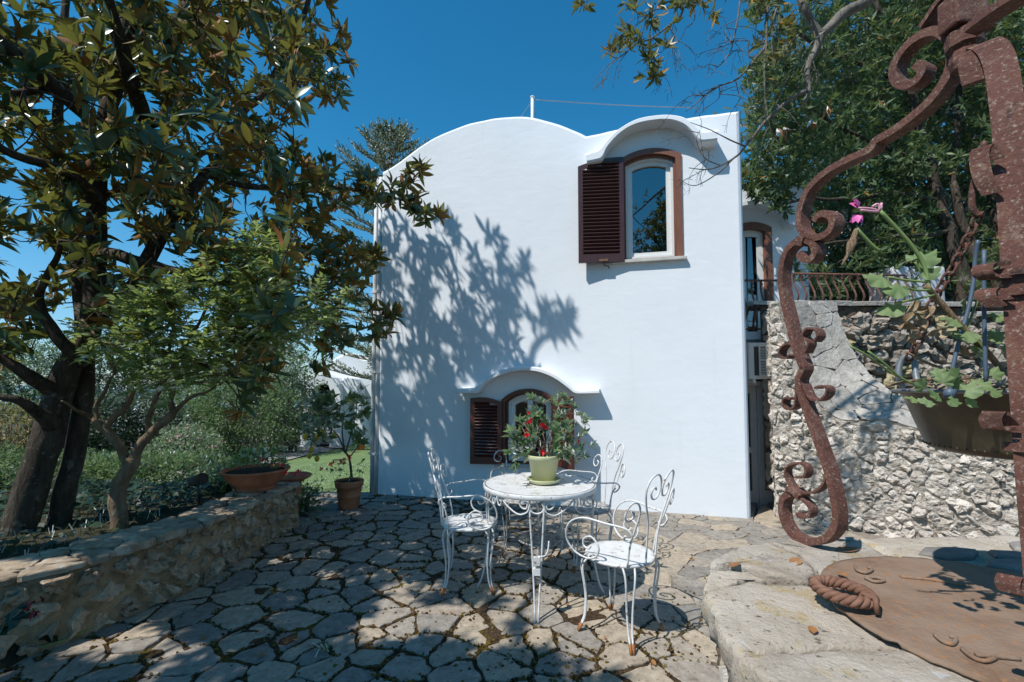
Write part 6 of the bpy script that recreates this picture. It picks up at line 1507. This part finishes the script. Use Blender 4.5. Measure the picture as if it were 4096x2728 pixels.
tag(leaves('foliage', P, D, U, S, T_BAY, DARKLEAF, bt2), kind='stuff'); m = MB(); m.tube([Vector((9.2, 10.5, TZ - .2)), Vector((9.3, 10.5, 8))], [.2, .05], 8); m.build('trunk', BARK_G, bt2)
# dark understorey shrubs behind the terrace railing
P, D, U, S = blob_leaves((6.4, 8.5, TZ + 1.0), (3.6, 1.0, 1.9), 11000, .15, .35, 3)
hs = thing('terrace_hedge', (6.0, 8.2, TZ), 'dark leafy hedge behind the terrace railing under the bay tree', 'hedge'); tag(leaves('foliage', P, D, U, S, T_BAY, DARKLEAF, hs), kind='stuff')

# ------------------------------------------------------------------ overhanging half bare tree, top centre and right
ov = thing('overhanging_tree', (2.5, .2, 0), 'half bare tree hanging thin twigs and yellowing leaves over the patio from above', 'tree')
sk = Skel(); ZT = 3.4
L4 = lambda *P, r0=.02, r1=.006, sides=7: sk.limb([at(*p) for p in P], r0, r1, 6, sides, .015)
sk.limb([(3.6, -.4, -.1), (3.5, -.2, 2.0), (3.3, .4, 3.9), (2.9, 1.2, 5.0), at(960, -190, 2.9), at(905, -60, 3.3)], .16, .05, 8, 10, .04)
L4((905, -60, 3.3), (888, -20, 3.4), (869, 0, 3.4), (845, 12, 3.4), (833, 24, 3.4), (821, 33, 3.4), r0=.05, r1=.032)
L4((790, -40, 3.6), (799, 0, 3.4), (810, 20, 3.4), (821, 33, 3.4), r0=.03, r1=.028)
L4((821, 33, 3.4), (816, 48, 3.4), (810, 60, 3.4), (807, 75, 3.4), (809, 90, 3.4), (805, 103, 3.4), r0=.03, r1=.016)
sk.limb([at(905, -60, 3.3), at(850, -70, 3.3), at(760, -60, 3.3), at(690, -40, 3.2), at(640, -20, 3.1)], .035, .012, 7, 8, .03)
L4((807, 90, 3.4), (790, 100, 3.4), (768, 120, 3.4), (750, 140, 3.4), (738, 155, 3.45), (720, 166, 3.5), (705, 170, 3.5), (690, 168, 3.5), r0=.016, r1=.003)
L4((745, 146, 3.4), (725, 138, 3.4), (705, 128, 3.45), (690, 122, 3.45), r0=.007, r1=.002); L4((720, 166, 3.5), (705, 158, 3.5), (697, 140, 3.5), (700, 130, 3.5), r0=.005, r1=.002)
L4((735, 157, 3.4), (715, 175, 3.45), (695, 186, 3.5), (678, 180, 3.5), r0=.007, r1=.002); L4((712, 177, 3.45), (720, 172, 3.45), (726, 165, 3.45), r0=.003, r1=.0015)
L4((772, -30, 3.2), (769, 0, 3.2), (766, 40, 3.2), (764, 70, 3.2), (764, 100, 3.25), (766, 125, 3.3), r0=.014, r1=.004)
L4((767, 43, 3.2), (750, 65, 3.2), (735, 80, 3.2), (719, 86, 3.2), (705, 95, 3.2), (695, 105, 3.2), (686, 112, 3.2), r0=.009, r1=.002)
L4((735, 80, 3.2), (738, 95, 3.2), (748, 108, 3.2), r0=.004, r1=.0015); L4((719, 86, 3.2), (718, 98, 3.2), (706, 108, 3.2), r0=.004, r1=.0015); L4((705, 95, 3.2), (690, 96, 3.2), (680, 108, 3.2), r0=.004, r1=.0015)
L4((745, -20, 3.1), (741, 0, 3.1), (738, 22, 3.1), (734, 40, 3.1), (730, 52, 3.1), (720, 65, 3.1), (715, 63, 3.1), r0=.008, r1=.002); L4((735, 38, 3.1), (745, 37, 3.1), (750, 40, 3.1), r0=.003, r1=.0015); L4((734, 40, 3.1), (725, 46, 3.1), (720, 46, 3.1), r0=.003, r1=.0015)
L4((790, -20, 3.3), (775, 15, 3.2), (772, 50, 3.2), (778, 60, 3.2), (788, 55, 3.2), r0=.007, r1=.002); L4((830, 25, 3.4), (810, 45, 3.3), (790, 75, 3.3), (778, 100, 3.3), (770, 118, 3.3), r0=.006, r1=.002)
L4((640, -20, 3.1), (680, 8, 3.0), (668, 25, 3.0), (650, 38, 3.0), (633, 45, 3.0), (618, 57, 3.0), (606, 52, 3.0), r0=.008, r1=.003)
L4((668, 25, 3.0), (676, 40, 3.0), (671, 50, 3.0), r0=.004, r1=.0015); L4((690, 0, 3.0), (694, 18, 3.0), (688, 28, 3.0), r0=.005, r1=.0015); L4((655, 35, 3.0), (656, 50, 3.0), (651, 62, 3.0), r0=.005, r1=.002)
L4((680, 8, 3.0), (655, 10, 3.0), (640, 22, 3.0), (628, 30, 3.0), r0=.005, r1=.002); L4((630, -40, 3.1), (600, -20, 3.0), (588, 2, 3.0), r0=.006, r1=.002)
rt_ = random.Random(5); base_pts = [Vector(p) for p in sk.P if (lambda q: q and 590 < q[0] < 850 and -20 < q[1] < 180)(proj(p))]
def side_twig(p, d, L, r, depth):
    q1 = p + d * L * .5 + Vector((rt_.gauss(0, .03), rt_.gauss(0, .02), rt_.gauss(0, .03))) * L * 2; q2 = p + d * L + Vector((rt_.gauss(0, .05), rt_.gauss(0, .03), -.08 - .1 * rt_.random())) * L * 2
    sk.mb.tube(catmull([p, q1, q2], 4), [lerp(r, .0012, k / 8) for k in range(9)], 4)
    if depth: [side_twig(p.lerp(q2, rt_.uniform(.35, .9)), (d + Vector((rt_.gauss(0, .7), rt_.gauss(0, .4), rt_.gauss(0, .7)))).normalized(), L * rt_.uniform(.35, .6), r * .6, depth - 1) for _ in range(rt_.choice((1, 2, 2)))]
for _ in range(62):
    p = rt_.choice(base_pts); d = Vector((rt_.gauss(-.4, .7), rt_.gauss(0, .4), rt_.gauss(-.35, .6))).normalized(); side_twig(p, d, rt_.uniform(.10, .30), .0032, 2)
C = []; A = []
for x, y, n, sx, sy in ((612, 50, 3, 8, 5), (634, 33, 5, 10, 6), (648, 45, 7, 14, 8), (652, 62, 6, 7, 8), (650, 76, 3, 5, 5), (688, 4, 22, 34, 14), (640, 2, 5, 16, 8), (655, 20, 6, 12, 7), (585, 4, 4, 10, 6), (776, 12, 12, 18, 14), (770, 48, 7, 12, 10), (790, 30, 8, 14, 12), (720, -20, 16, 60, 14), (760, -15, 14, 40, 12)):
    for _ in range(n): C.append(np.array(at(x + random.gauss(0, sx * .6), y + random.gauss(0, sy * .6), (3.0 if x < 720 else 3.25) + random.uniform(-.12, .12))))
tw = MB(); ax = sk.attach(C, .003, .0018, .1, 4, tw); sk.mb.build('trunk', BARK_G, ov); tag(tw.build('twigs', TWIG, ov), kind='stuff')
Pp, D, U, S = rosettes(C, [a + RNG.normal(size=3) * .4 + np.array([0, 0, -.1]) for a in ax], 7, .095, 25, 80, .4); tag(leaves('foliage', Pp, D, U, S, T_BAY, OAKLEAF, ov), kind='stuff')
for x, y in ((827, 108), (785, 128), (778, 130), (812, 122)):
    c = [np.array(at(x, y, 3.5 if x < 800 else 3.4))]; P_, D_, U_, S_ = rosettes(c, [np.array([0, -.2, -1.])], 8, .10, 10, 45); tag(leaves('withered_leaves', P_, D_, U_, S_, T_BAY, DRYLEAF, ov))

# ------------------------------------------------------------------ Norfolk pine behind the house
px_ = at(391, 160, 15.0); pine = thing('norfolk_pine', (px_.x, 15.0, -.7), 'Norfolk Island pine with tiered branches behind the left shoulder of the house', 'tree')
zt = at(391, 137, 15).z; m = MB(); m.tube([Vector((px_.x, 15, lerp(-.7, zt, k / 10))) for k in range(11)], [lerp(.17, .015, k / 10) for k in range(11)], 8); m.build('trunk', BARK_P, pine)
m = MB(); Pp = []; D = []; U = []; S = []
tiers = [(zt - .1, .35, 5), (zt - .45, .75, 5), (zt - .95, 1.15, 6), (zt - 1.5, 1.5, 6)] + [(z, 1.55 + .12 * i, 6) for i, z in enumerate(np.arange(zt - 2.1, 1.0, -.62))]
for i, (z, R, nb) in enumerate(tiers):
    for k in range(nb):
        a = k / nb * 6.283 + i * .5 + RNG.normal() * .12; r = R * RNG.uniform(.85, 1.1); P = catmull([Vector((px_.x, 15, z)), Vector((px_.x + r * .5 * math.cos(a), 15 + r * .5 * math.sin(a), z + .10 * r)), Vector((px_.x + r * math.cos(a), 15 + r * math.sin(a), z + (.42 if i < 4 else .28) * r))], 6); m.tube(P, [lerp(.03, .008, q / 12) for q in range(13)], 5)
        for q in range(2, 13):
            d = np.array(P[q] - P[q-1]); d /= np.linalg.norm(d); sd = np.cross(d, [0, 0, 1.]); sd /= np.linalg.norm(sd)
            for s in (-1, .1, 1):
                L = (.30 + .12 * (q > 4)) * RNG.uniform(.75, 1.15); dd = d * .8 + sd * s * .8 + np.array([0, 0, .38]) + RNG.normal(size=3) * .08; dd /= np.linalg.norm(dd)
                for e in range(7):
                    base = np.array(P[q]) + dd * L * e / 7
                    for w in range(3): Pp.append(base); D.append(dd * 1.4 + RNG.normal(size=3) * .5); U.append(RNG.normal(size=3)); S.append(.10)
m.build('branch', BARK_P, pine); tag(leaves('needles', Pp, D, U, S, diamond_tpl(.34), PINELEAF, pine), kind='stuff')
# ------------------------------------------------------------------ cottage at the end of the garden
CY = 16.0
ct = thing('garden_cottage', (at(335, 447, CY).x, CY, -.75), 'small white domed cottage with arched porch and dark lattice door beyond the lawn', 'cottage')
def cx(px, Y=CY): return at(px, 400, Y).x
def cz(py, Y=CY): return at(335, py, Y).z
zb_ = cz(450); Yb = CY + 1.0
top = [(cx(318, Yb), cz(385, Yb)), (cx(323, Yb), cz(372, Yb)), (cx(330, Yb), cz(361, Yb)), (cx(338, Yb), cz(355, Yb)), (cx(347, Yb), cz(352.5, Yb)), (cx(356, Yb), cz(354, Yb)), (cx(362, Yb), cz(358, Yb)), (cx(372, Yb), cz(358, Yb)), (cx(385, Yb), cz(359, Yb)), (cx(410, Yb), cz(366, Yb))]
P = [(cx(318, Yb), zb_ - .3), (cx(410, Yb), zb_ - .3)] + [(p.x, p.y) for p in catmull([(x, z, 0) for x, z in reversed(top)], 4)]
m = MB(); rings = []
for d, i in ((0, .10), (.05, .03), (.14, 0), (4, 0)): rings.append([Vector((x, Yb + d, z)) for x, z in inset(P, i)])
k = len(P); vs = [v for r in rings for v in r]; fs = [(r*k+i, r*k+(i+1) % k, (r+1)*k+(i+1) % k, (r+1)*k+i) for r in range(3) for i in range(k)]; m.add(vs, fs)
tr = tessellate_polygon([[Vector((v.x, v.z, 0)) for v in rings[0]]]); m.f += [tuple(t) for t in tr]; m.sm += [False] * len(tr); m.build('wall', PLASTER, ct, fix=True)
# porch: arched front with a doorway
pf = [(cx(300.5), zb_ - .3), (cx(341), zb_ - .3), (cx(341), cz(392))] + [(cx(x), cz(y)) for x, y in ((339, 384), (334, 378), (326, 374.5), (318, 374), (311, 376.5), (305, 382), (302, 388))]
dr = [(cx(315), zb_ - .25), (cx(330), zb_ - .25), (cx(330), cz(391))] + [(cx(x), cz(y)) for x, y in ((328, 385.5), (322.5, 383), (317, 385.5), (315, 391))]
m = MB(); m.prism(pf, CY, CY + .25, None, (dr,)); k = len(pf)
m.add([Vector((x, CY + .25, z)) for x, z in pf] + [Vector((x, Yb + .3, z)) for x, z in pf], [(i, (i+1) % k, (i+1) % k + k, i + k) for i in range(k)]); m.build('porch', PLASTER, ct, fix=True, bevel=.03)
m = MB(); m.prism([(cx(334), zb_ - .3), (cx(366), zb_ - .3), (cx(358), cz(405)), (cx(355), cz(385)), (cx(350), cz(378)), (cx(342), cz(377)), (cx(336), cz(380))], CY + .3, Yb + .6); m.build('buttress', PLASTER, ct, fix=True, bevel=.06)
m = MB(); m.box((cx(314), CY + .30, zb_ - .3), (cx(331), CY + .34, cz(382))); m.build('door', DARK, ct)
m = MB(); x0, x1 = cx(316.5), cx(329); z0, z1 = cz(446), cz(394); nx, nzz = 5, 14
for i in range(nx):
    for j in range(nzz):
        c = Vector((lerp(x0, x1, (i + .5) / nx), CY + .27, lerp(z0, z1, (j + .5) / nzz))); r = (x1 - x0) / nx * .47
        m.tube([c + Vector((r * math.cos(t), 0, r * math.sin(t))) for t in np.linspace(0, 6.283, 9)[:-1]], .011, 4, closed=True); m.tube([c + Vector((-r, 0, -r)) * .6, c + Vector((r, 0, r)) * .6], .009, 4); m.tube([c + Vector((r, 0, -r)) * .6, c + Vector((-r, 0, r)) * .6], .009, 4)
m.build('door_lattice', SHEET, ct); m = MB()
for a, b in ((x0 - .05, x0), (x1, x1 + .05)): m.box((a, CY + .24, z0 - .1), (b, CY + .30, z1 + .06))
m.box((x0 - .05, CY + .24, z1 + .061), (x1 + .05, CY + .30, z1 + .12)); m.build('door_frame', GRILLE, ct)
pp = at(361, 448, 14.6); pt = thing('terracotta_pot', (pp.x, 14.6, G(pp.x, 14.6)), 'small terracotta pot standing by the wall of the far cottage', 'pot'); m = MB(); m.lathe([(0, 0), (.10, 0), (.15, .30), (.17, .31), (.17, .36), (.15, .36), (0, .33)], n=20); m.build('pot', TERRA, pt, world=False)
# far white wall
fw = thing('far_white_wall', (at(140, 402, 24).x, 24, -1.2), 'long low white wall with a rounded capping far beyond the hedge', 'wall')
m = MB(); a, b = at(118, 396, 24), at(172, 395.5, 24); m.box((a.x, 24, -1.5), (b.x, 24.3, a.z)); m.build('wall', PLASTER, fw, bevel=.05)
fb = thing('far_white_house', (at(108, 402, 27).x, 27, -1.2), 'corner of a white flat roofed building seen through the far trees', 'house'); a, b = at(98, 388, 27), at(116, 400, 27); m = MB(); m.box((a.x, 27, -1.5), (b.x, 31, a.z)); m.build('wall', PLASTER, fb, bevel=.06)
# wooden stakes of a small gate
g0 = at(293, 438, 14.0); wg = thing('wooden_gate', (g0.x, 14, G(g0.x, 14)), 'two weathered wooden gate posts beside the dark hedge', 'gate')
for x, yt in ((291.5, 419), (295.8, 419.5)):
    a, b = at(x - 1.3, 442, 14), at(x + 1.3, yt, 14); m = MB(); m.box((a.x, 14, G(a.x, 14) - .1), (b.x, 14.07, b.z)); m.build('post', WOODP, wg, bevel=.01)
a, b = at(290.5, 424, 14.08), at(297.5, 425.5, 14.08); m = MB(); m.box((a.x, 14.071, b.z), (b.x, 14.1, a.z)); m.build('rail', WOODP, wg)

# ------------------------------------------------------------------ hedges, bushes and far trees
def bush(name, c, rad, n, size, mat, label, cat, seed=1, shell=.5, lump=.22, tpl=T_SMALL, group=None):
    t = thing(name, (c[0], c[1], G(c[0], c[1])), label, cat, group=group); P, D, U, S = clip_ground(*blob_leaves(c, rad, n, size, shell, seed, lump), G)
    tag(leaves('foliage', P, D, U, S, tpl, mat, t), kind='stuff')
    m = MB(); g = Vector((c[0], c[1], G(c[0], c[1]) - .05))
    for k in range(6): a = k * 1.05; m.tube([g + Vector((.08 * math.cos(a), .08 * math.sin(a), 0)), g + Vector((rad[0] * .3 * math.cos(a), rad[1] * .3 * math.sin(a), max(.1, c[2] - g.z))), Vector((c[0] + rad[0] * .6 * math.cos(a), c[1] + rad[1] * .6 * math.sin(a), c[2] + rad[2] * .5))], [.02, .014, .006], 5)
    m.build('stems', TWIG, t); return t
def bp(x, y, Y): p = at(x, y, Y); return p
c = bp(240, 418, 12.6); bush('big_hedge', (c.x, 12.6, c.z), (1.65, .9, 1.15), 15000, .085, HEDGELEAF, 'tall rounded hedge of tiny grey green leaves beside the garden path', 'hedge', 11, .6, .26)
c = bp(196, 416, 13.2); bush('big_hedge', (c.x, 13.2, c.z), (1.45, .9, 1.2), 10000, .085, HEDGELEAF, 'pale rounded hedge just left of the tall path hedge, partly behind the forked tree', 'hedge', 13, .62, .14)
c = bp(130, 425, 9.6); bush('dark_hedge', (c.x, 9.6, c.z), (1.15, .7, .72), 9000, .08, DARKLEAF, 'dark ivy covered hedge behind the forked tree trunk', 'hedge', 14, .6, .1)
c = bp(88, 425, 9.0); bush('dark_hedge', (c.x, 9.0, c.z), (.9, .7, .7), 6000, .08, DARKLEAF, 'dark shrub between the magnolia trunk and the forked tree', 'hedge', 15, .6, .1)
c = bp(290, 412, 13.6); bush('dark_shrub', (c.x, 13.6, c.z + .1), (.75, .6, 1.15), 5000, .09, DARKLEAF, 'dark tall shrub left of the cottage porch behind the wooden posts', 'shrub', 16, .5, .2)
c = bp(276, 385, 14.5); bush('shade_tree', (c.x, 14.5, c.z + .2), (1.3, .9, 1.3), 5500, .11, HEDGELEAF, 'leafy tree beside the cottage above the dark shrub', 'tree', 17, .4, .3)
c = bp(184, 446, 7.6); bush('rose_bush', (c.x, 7.6, c.z), (.62, .45, .36), 4200, .05, PALELEAF, 'pale green rose bush with little pink flowers in front of the hedge', 'rose bush', 18, .45, .3)
rb = [o for o in COL.objects if o.name == 'rose_bush'][0]
for k in range(26):
    u = rdir(1)[0]; u[1] = -abs(u[1]); u[2] = abs(u[2]); p = np.array((c.x, 7.6, c.z)) + u * np.array((.72, .45, .36)) * RNG.uniform(.9, 1.1); bloom('flower', p, u, 5, .034, PINKLT, rb, 1)
c = bp(158, 474, 6.0); bush('box_hedge', (c.x, 6.0, c.z - .05), (1.25, .62, .33), 10000, .058, HEDGELEAF, 'low clipped hedge with sunlit top behind the forked tree', 'hedge', 19, .6, .2)
c = bp(60, 470, 6.3); bush('box_hedge', (c.x, 6.3, c.z - .05), (.9, .6, .33), 7000, .045, HEDGELEAF, 'low clipped hedge between the two magnolia trunks', 'hedge', 20, .6, .1)
c = bp(4, 476, 5.2); bush('box_hedge', (c.x, 5.2, c.z - .05), (.75, .5, .36), 6000, .05, HEDGELEAF, 'low leafy hedge at the left edge beside the magnolia trunk', 'hedge', 21, .6, .1)
c = bp(12, 432, 8.6); rh = bush('cane_hedge', (c.x, 8.6, c.z), (1.3, .5, .62), 5200, .075, REEDLEAF, 'yellowing hedge of upright canes at the far left', 'hedge', 22, .45, .2)
m = MB()
for k in range(60): x = c.x + RNG.uniform(-1.3, 1.1); y = 8.35 + RNG.uniform(-.1, .3); m.tube([Vector((x, y, G(x, y))), Vector((x + RNG.normal() * .06, y, G(x, y) + RNG.uniform(.6, 1.25)))], [.012, .007], 5)
tag(m.build('canes', STRAW, rh), kind='stuff')
c = bp(256, 372, 17); bush('olive_tree', (c.x, 17, c.z), (1.9, 1.2, 1.7), 11000, .10, OLIVELEAF, 'grey green olive tree behind the tall hedge', 'tree', 23, .35, .35, T_BAY)
c = bp(190, 378, 18); bush('olive_tree', (c.x, 18, c.z), (1.9, 1.2, 1.5), 9000, .10, OLIVELEAF, 'pale olive tree seen through the branches of the forked tree', 'tree', 24, .35, .35, T_BAY)
c = bp(35, 378, 20); bush('far_tree', (c.x, 20, c.z - .2), (2.4, 1.2, 2.0), 10000, .14, HEDGELEAF, 'leafy tree beyond the cane hedge at the far left', 'tree', 25, .4, .3)
c = bp(100, 368, 15.5); bush('shade_tree', (c.x, 15.5, c.z), (1.7, 1.0, 1.5), 8000, .11, DARKLEAF, 'round dark tree in the gap between the magnolia trunk and the forked tree', 'tree', 31, .4, .3)
c = bp(-60, 380, 15); bush('far_tree', (c.x, 15, c.z), (3, 1.5, 1.8), 6000, .15, DARKLEAF, 'dark tree beyond the left edge of the garden', 'tree', 26, .4, .3)
c = bp(300, 495, 5.25); bush('path_shrub', (c.x, 5.25, c.z - .05), (.30, .22, .20), 1500, .04, HEDGELEAF, 'small straggly shrub growing beyond the end of the low wall', 'shrub', 27, .3, .4)
c = bp(238, 476, 5.0); bush('path_shrub', (c.x, 5.0, c.z), (.40, .3, .17), 1700, .05, HEDGELEAF, 'low leafy shrub left of the planted bowl behind the low wall', 'shrub', 28, .3, .4)
# red leaved stalk near the path
# tree behind the camera, mirrored in the upper window
bt = thing('bay_tree', (-.2, -9.0, -.14), 'leafy tree standing across from the house front and mirrored in the upper window', 'tree'); sk = Skel(); sk.limb([(.2, -9, -.2), (.3, -9, 2.5), (.6, -9, 5), (.9, -9, 7.5)], .18, .05, 8, 9, .04)
C = [np.array([.15, -9, 6.4]) + u * np.array([1.7, 1.6, 3.8]) * RNG.uniform(.3, 1) ** .5 for u in rdir(1300)]; tw = MB(); sk.attach(C[::5], .01, .004, .04, 4, tw); sk.mb.build('trunk', BARK_G, bt); tag(tw.build('twigs', TWIG, bt), kind='stuff')
Pp, D, U, S = rosettes(C, [RNG.normal(size=3) + np.array([0, 0, .4]) for _ in C], 9, .26, 30, 85); tag(leaves('foliage', Pp, D, U, S, T_BAY, BAYLEAF, bt), kind='stuff')
# ivy ground cover and rough grass under the trees
P = []
while len(P) < 5200:
    x, y = random.uniform(-6.2, -2.75), random.uniform(2.6, 7.2)
    wx = -2.62 - .12 * max(0, 3.4 - y)
    if x < wx - .36 and (y > 3.9 or random.random() < .25) and not (y > 5.2 and x > -3.0): P.append((x, y, G(x, y) + RNG.uniform(.01, .13)))
n = len(P); D = rdir(n) * np.array([1, 1, .3]); U = np.c_[RNG.normal(size=n) * .5, RNG.normal(size=n) * .5 - .3, np.ones(n)]
tag(leaves('ground_cover', P, D, U, RNG.uniform(.04, .085, n), leaf_tpl(2, .8, .2, .2, .6), IVYLEAF), 'dark ivy ground cover behind the low stone wall', 'ground cover', kind='stuff')
P = []
while len(P) < 2600:
    x, y = random.uniform(-6, -2.7), random.uniform(1.6, 4.4); wx = -2.62 - .12 * max(0, 3.4 - y)
    if x < wx - .36: P.append((x, y, G(x, y)))
n = len(P); D = np.c_[RNG.normal(size=n) * .45, RNG.normal(size=n) * .45, np.ones(n)]
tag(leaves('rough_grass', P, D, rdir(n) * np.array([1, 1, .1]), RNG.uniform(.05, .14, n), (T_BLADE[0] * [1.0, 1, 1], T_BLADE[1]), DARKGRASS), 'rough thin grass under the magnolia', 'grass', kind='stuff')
# garden spotlight on a stake
sp = at(200, 489, 4.35); gs = thing('garden_spotlight', (sp.x, 4.35, G(sp.x, 4.35)), 'small dark cylinder garden spotlight on a stake left of the bowl', 'garden light')
a = at(192, 481.5, 4.35); b = at(203, 478.5, 4.30); m = MB(); m.tube([a, a.lerp(b, .75)], .045, 14); m.tube([a.lerp(b, .752), b], .055, 14); m.build('lamp_head', TWIG, gs); m = MB(); m.tube([Vector((sp.x, 4.35, G(sp.x, 4.35) - .05)), a.lerp(b, .5)], .012, 8); m.build('stake', GRILLE, gs)

# ------------------------------------------------------------------ geranium and creeper at the foot of the low wall, weeds, fallen leaves
ge = thing('red_geranium', (-2.35, 1.75, 0), 'dark red geranium flower head with dark leaves at the lower left corner', 'geranium')
fc = at(36, 609, 2.25); m = MB(); m.tube(catmull([at(-8, 640, 2.0), at(8, 622, 2.1), fc], 5), .004, 6); m.tube([Vector((-2.35, 2.05, 0)), at(-8, 640, 2.0)], .006, 6); m.build('stem', STEMG, ge)
for k in range(11): u = rdir(1)[0]; bloom('flower', np.array(fc) + u * np.array([.045, .03, .035]), u + np.array([0, -.5, .2]), 5, .030, DARKRED, ge, 1)
for x, y, s in ((4, 600, .09), (-4, 612, .10), (10, 612, .08), (6, 622, .10), (-2, 630, .09)): leaves('leaf', [np.array(at(x, y, 2.05))], [[RNG.normal(), -.3, .3]], [[0, -.6, 1.]], [s], TG, IVYLEAF, ge)
cr = thing('creeper', (-1.9, 3.0, 0), 'thin green creeper stem trailing along the foot of the low stone wall', 'creeper')
cp = [(-20, 665), (30, 650), (75, 636), (110, 618), (140, 600), (160, 585), (178, 568), (186, 563)]; P = catmull([atz(x, y, .03) for x, y in cp], 8); m = MB(); m.tube(P, .0045, 6); m.build('stem', STEMG, cr)
Pp = []; D = []; U = []; S = []
for k in range(70):
    q = P[RNG.integers(0, len(P))]; 
    if RNG.random() < .5: q = P[-RNG.integers(1, 12)] if RNG.random() < .4 else q
    Pp.append(np.array(q) + [RNG.normal() * .05 - .05, RNG.normal() * .05 + .03, RNG.uniform(0, .06)]); D.append(RNG.normal(size=3) * [1, 1, .5]); U.append([RNG.normal() * .3, -.3, 1]); S.append(RNG.uniform(.04, .085))
tag(leaves('leaf_tufts', Pp, D, U, S, leaf_tpl(3, .6, .2, .25), IVYLEAF, cr), kind='stuff')
for i, (x, y) in enumerate(((222, 548), (330, 560 - 26), (205, 575), (130, 602), (312, 520), (322, 651), (265, 540))):
    p = atz(x, y, 0); n = 22; Q = np.array(p) + RNG.normal(size=(n, 3)) * [.02, .02, 0]; wl_ = leaves('weed_tuft', Q, np.c_[RNG.normal(size=n) * .5, RNG.normal(size=n) * .5, np.ones(n)], rdir(n) * [1, 1, .1], RNG.uniform(.04, .10, n), (T_BLADE[0] * [1.4, 1, 1], T_BLADE[1]), GRASSM)
    where = ('at the foot of the low wall, left of its end', 'among the shaded stones right of the low wall', 'in the middle of the foot of the low wall', 'near the creeper at the wall foot', 'at the patio corner past the wall end', 'in a joint at the front of the shaded paving', 'between the paving and the wall, behind the creeper tip')[i]
    tag(wl_, 'small tuft of grass ' + where, 'weed', 'weeds growing in the paving joints')
fl = leaf_tpl(5, .46, .3, -.10, .9)
me = bpy.data.meshes.new('fallen_leaf'); me.from_pydata([tuple(v) for v in fl[0]], [], [tuple(int(q) for q in f) for f in fl[1]]); me.materials.append(DRYLEAF); me.polygons.foreach_set('use_smooth', [True] * len(fl[1]))
def fallen(px, py, z, s, lab):
    p = atz(px, py, z); o = bpy.data.objects.new('fallen_leaf', me); link(o, None, Matrix.Translation(p + Vector((0, 0, .003))) @ Matrix.Rotation(random.uniform(0, 6.28), 4, 'Z') @ Matrix.Rotation(random.uniform(-.10, .02), 4, 'X') @ Matrix.Scale(s, 4)); tag(o, lab, 'leaf', 'dry leaves fallen on the stones')
for px, py, s, lab in ((729, 568, .055, 'curled brown leaf on the dark patch of the well rim'), (794, 567, .085, 'tan leaf on the well rim touching the edge of the rusty lid'), (837, 572, .045, 'small pale leaf lying on the rusty lid'), (835, 553, .11, 'long tan leaf under the foot of the iron scroll'), (848, 606, .10, 'tan leaf tucked under the twisted ring handle'), (812, 627, .045, 'crumpled brown leaf on the front slab of the well rim'), (862, 602, .03, 'tiny leaf fragment on the lid right of the ring handle')):
    fallen(px, py, WZ + (.026 if px > 835 and 560 < py < 603 else -.002), s, lab)
spots = [(700, 530, 'leaf on the sunny paving near the right corner of the house'), (735, 533, 'leaf on the paving between the house corner and the rubble wall'), (660, 526, 'leaf on the sunny paving along the middle of the house wall'), (690, 560, 'leaf on the sunny paving left of the well corner'), (676, 618, 'leaf on the sunny paving right of the front chair leg'), (655, 666, 'leaf at the front of the paving beside the well'), (556, 678, 'leaf at the front edge of the paving below the table'), (606, 640, 'leaf on the paving left of the front chair foot'), (500, 662, 'leaf on dark stones in front of the table'), (566, 606, 'leaf on the paving right of the front table leg'), (425, 566, 'leaf on shaded paving left of the left chair'), (350, 610, 'leaf in a mossy joint in the shaded middle of the paving'), (300, 640, 'leaf on a grey stone in the shaded lower left paving'), (258, 658, 'leaf on shaded stones at the lower left'), (450, 612, 'leaf under the front foot of the left chair'), (540, 545, 'leaf under the round table'), (415, 532, 'leaf on dappled paving near the left end of the house wall'), (330, 575, 'leaf on shaded paving right of the low wall'), (205, 640, 'leaf close to the creeper on the shaded paving')]
for px, py, lab in spots: fallen(px, py, .004, random.uniform(.028, .055), 'small dry ' + lab)

# moss cushions and leaf crumbs lodged in the joints of the shaded paving
P = []; rg = random.Random(77)
for s_, c_ in zip(seeds_pav, cells_pav):
    if len(c_) < 3: continue
    for a_, b_ in zip(c_, c_[1:] + c_[:1]):
        for _ in range(int(math.dist(a_, b_) / .016)):
            t = rg.random(); x, y = lerp(a_[0], b_[0], t) + rg.gauss(0, .012), lerp(a_[1], b_[1], t) + rg.gauss(0, .012)
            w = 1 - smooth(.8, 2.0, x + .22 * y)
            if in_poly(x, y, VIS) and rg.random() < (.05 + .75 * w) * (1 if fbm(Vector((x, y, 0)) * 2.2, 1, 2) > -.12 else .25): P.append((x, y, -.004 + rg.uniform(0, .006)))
for _ in range(900):
    x, y = rg.gauss(.35, .7), rg.gauss(2.6, .5)
    if in_poly(x, y, VIS) and fbm(Vector((x, y, 5)) * 3, 1, 2) > .05: P.append((x, y, .003))
n = len(P); V_ = np.array([(-.5, -.4, 0), (.5, -.45, .05), (.45, .5, 0), (-.4, .45, .08), (0, 0, .55)], float); F_ = np.array([(0, 1, 4), (1, 2, 4), (2, 3, 4), (3, 0, 4)])
D = np.c_[RNG.normal(size=n), RNG.normal(size=n), RNG.normal(size=n) * .2]
tag(leaves('moss_and_litter', P, D, np.array([[0, 0, 1.]] * n) + RNG.normal(size=(n, 3)) * .25, RNG.uniform(.006, .021, n), (V_, F_), MOSSLIT, None, False), 'brown moss and leaf crumbs lodged in the joints of the paving', 'moss', kind='stuff')
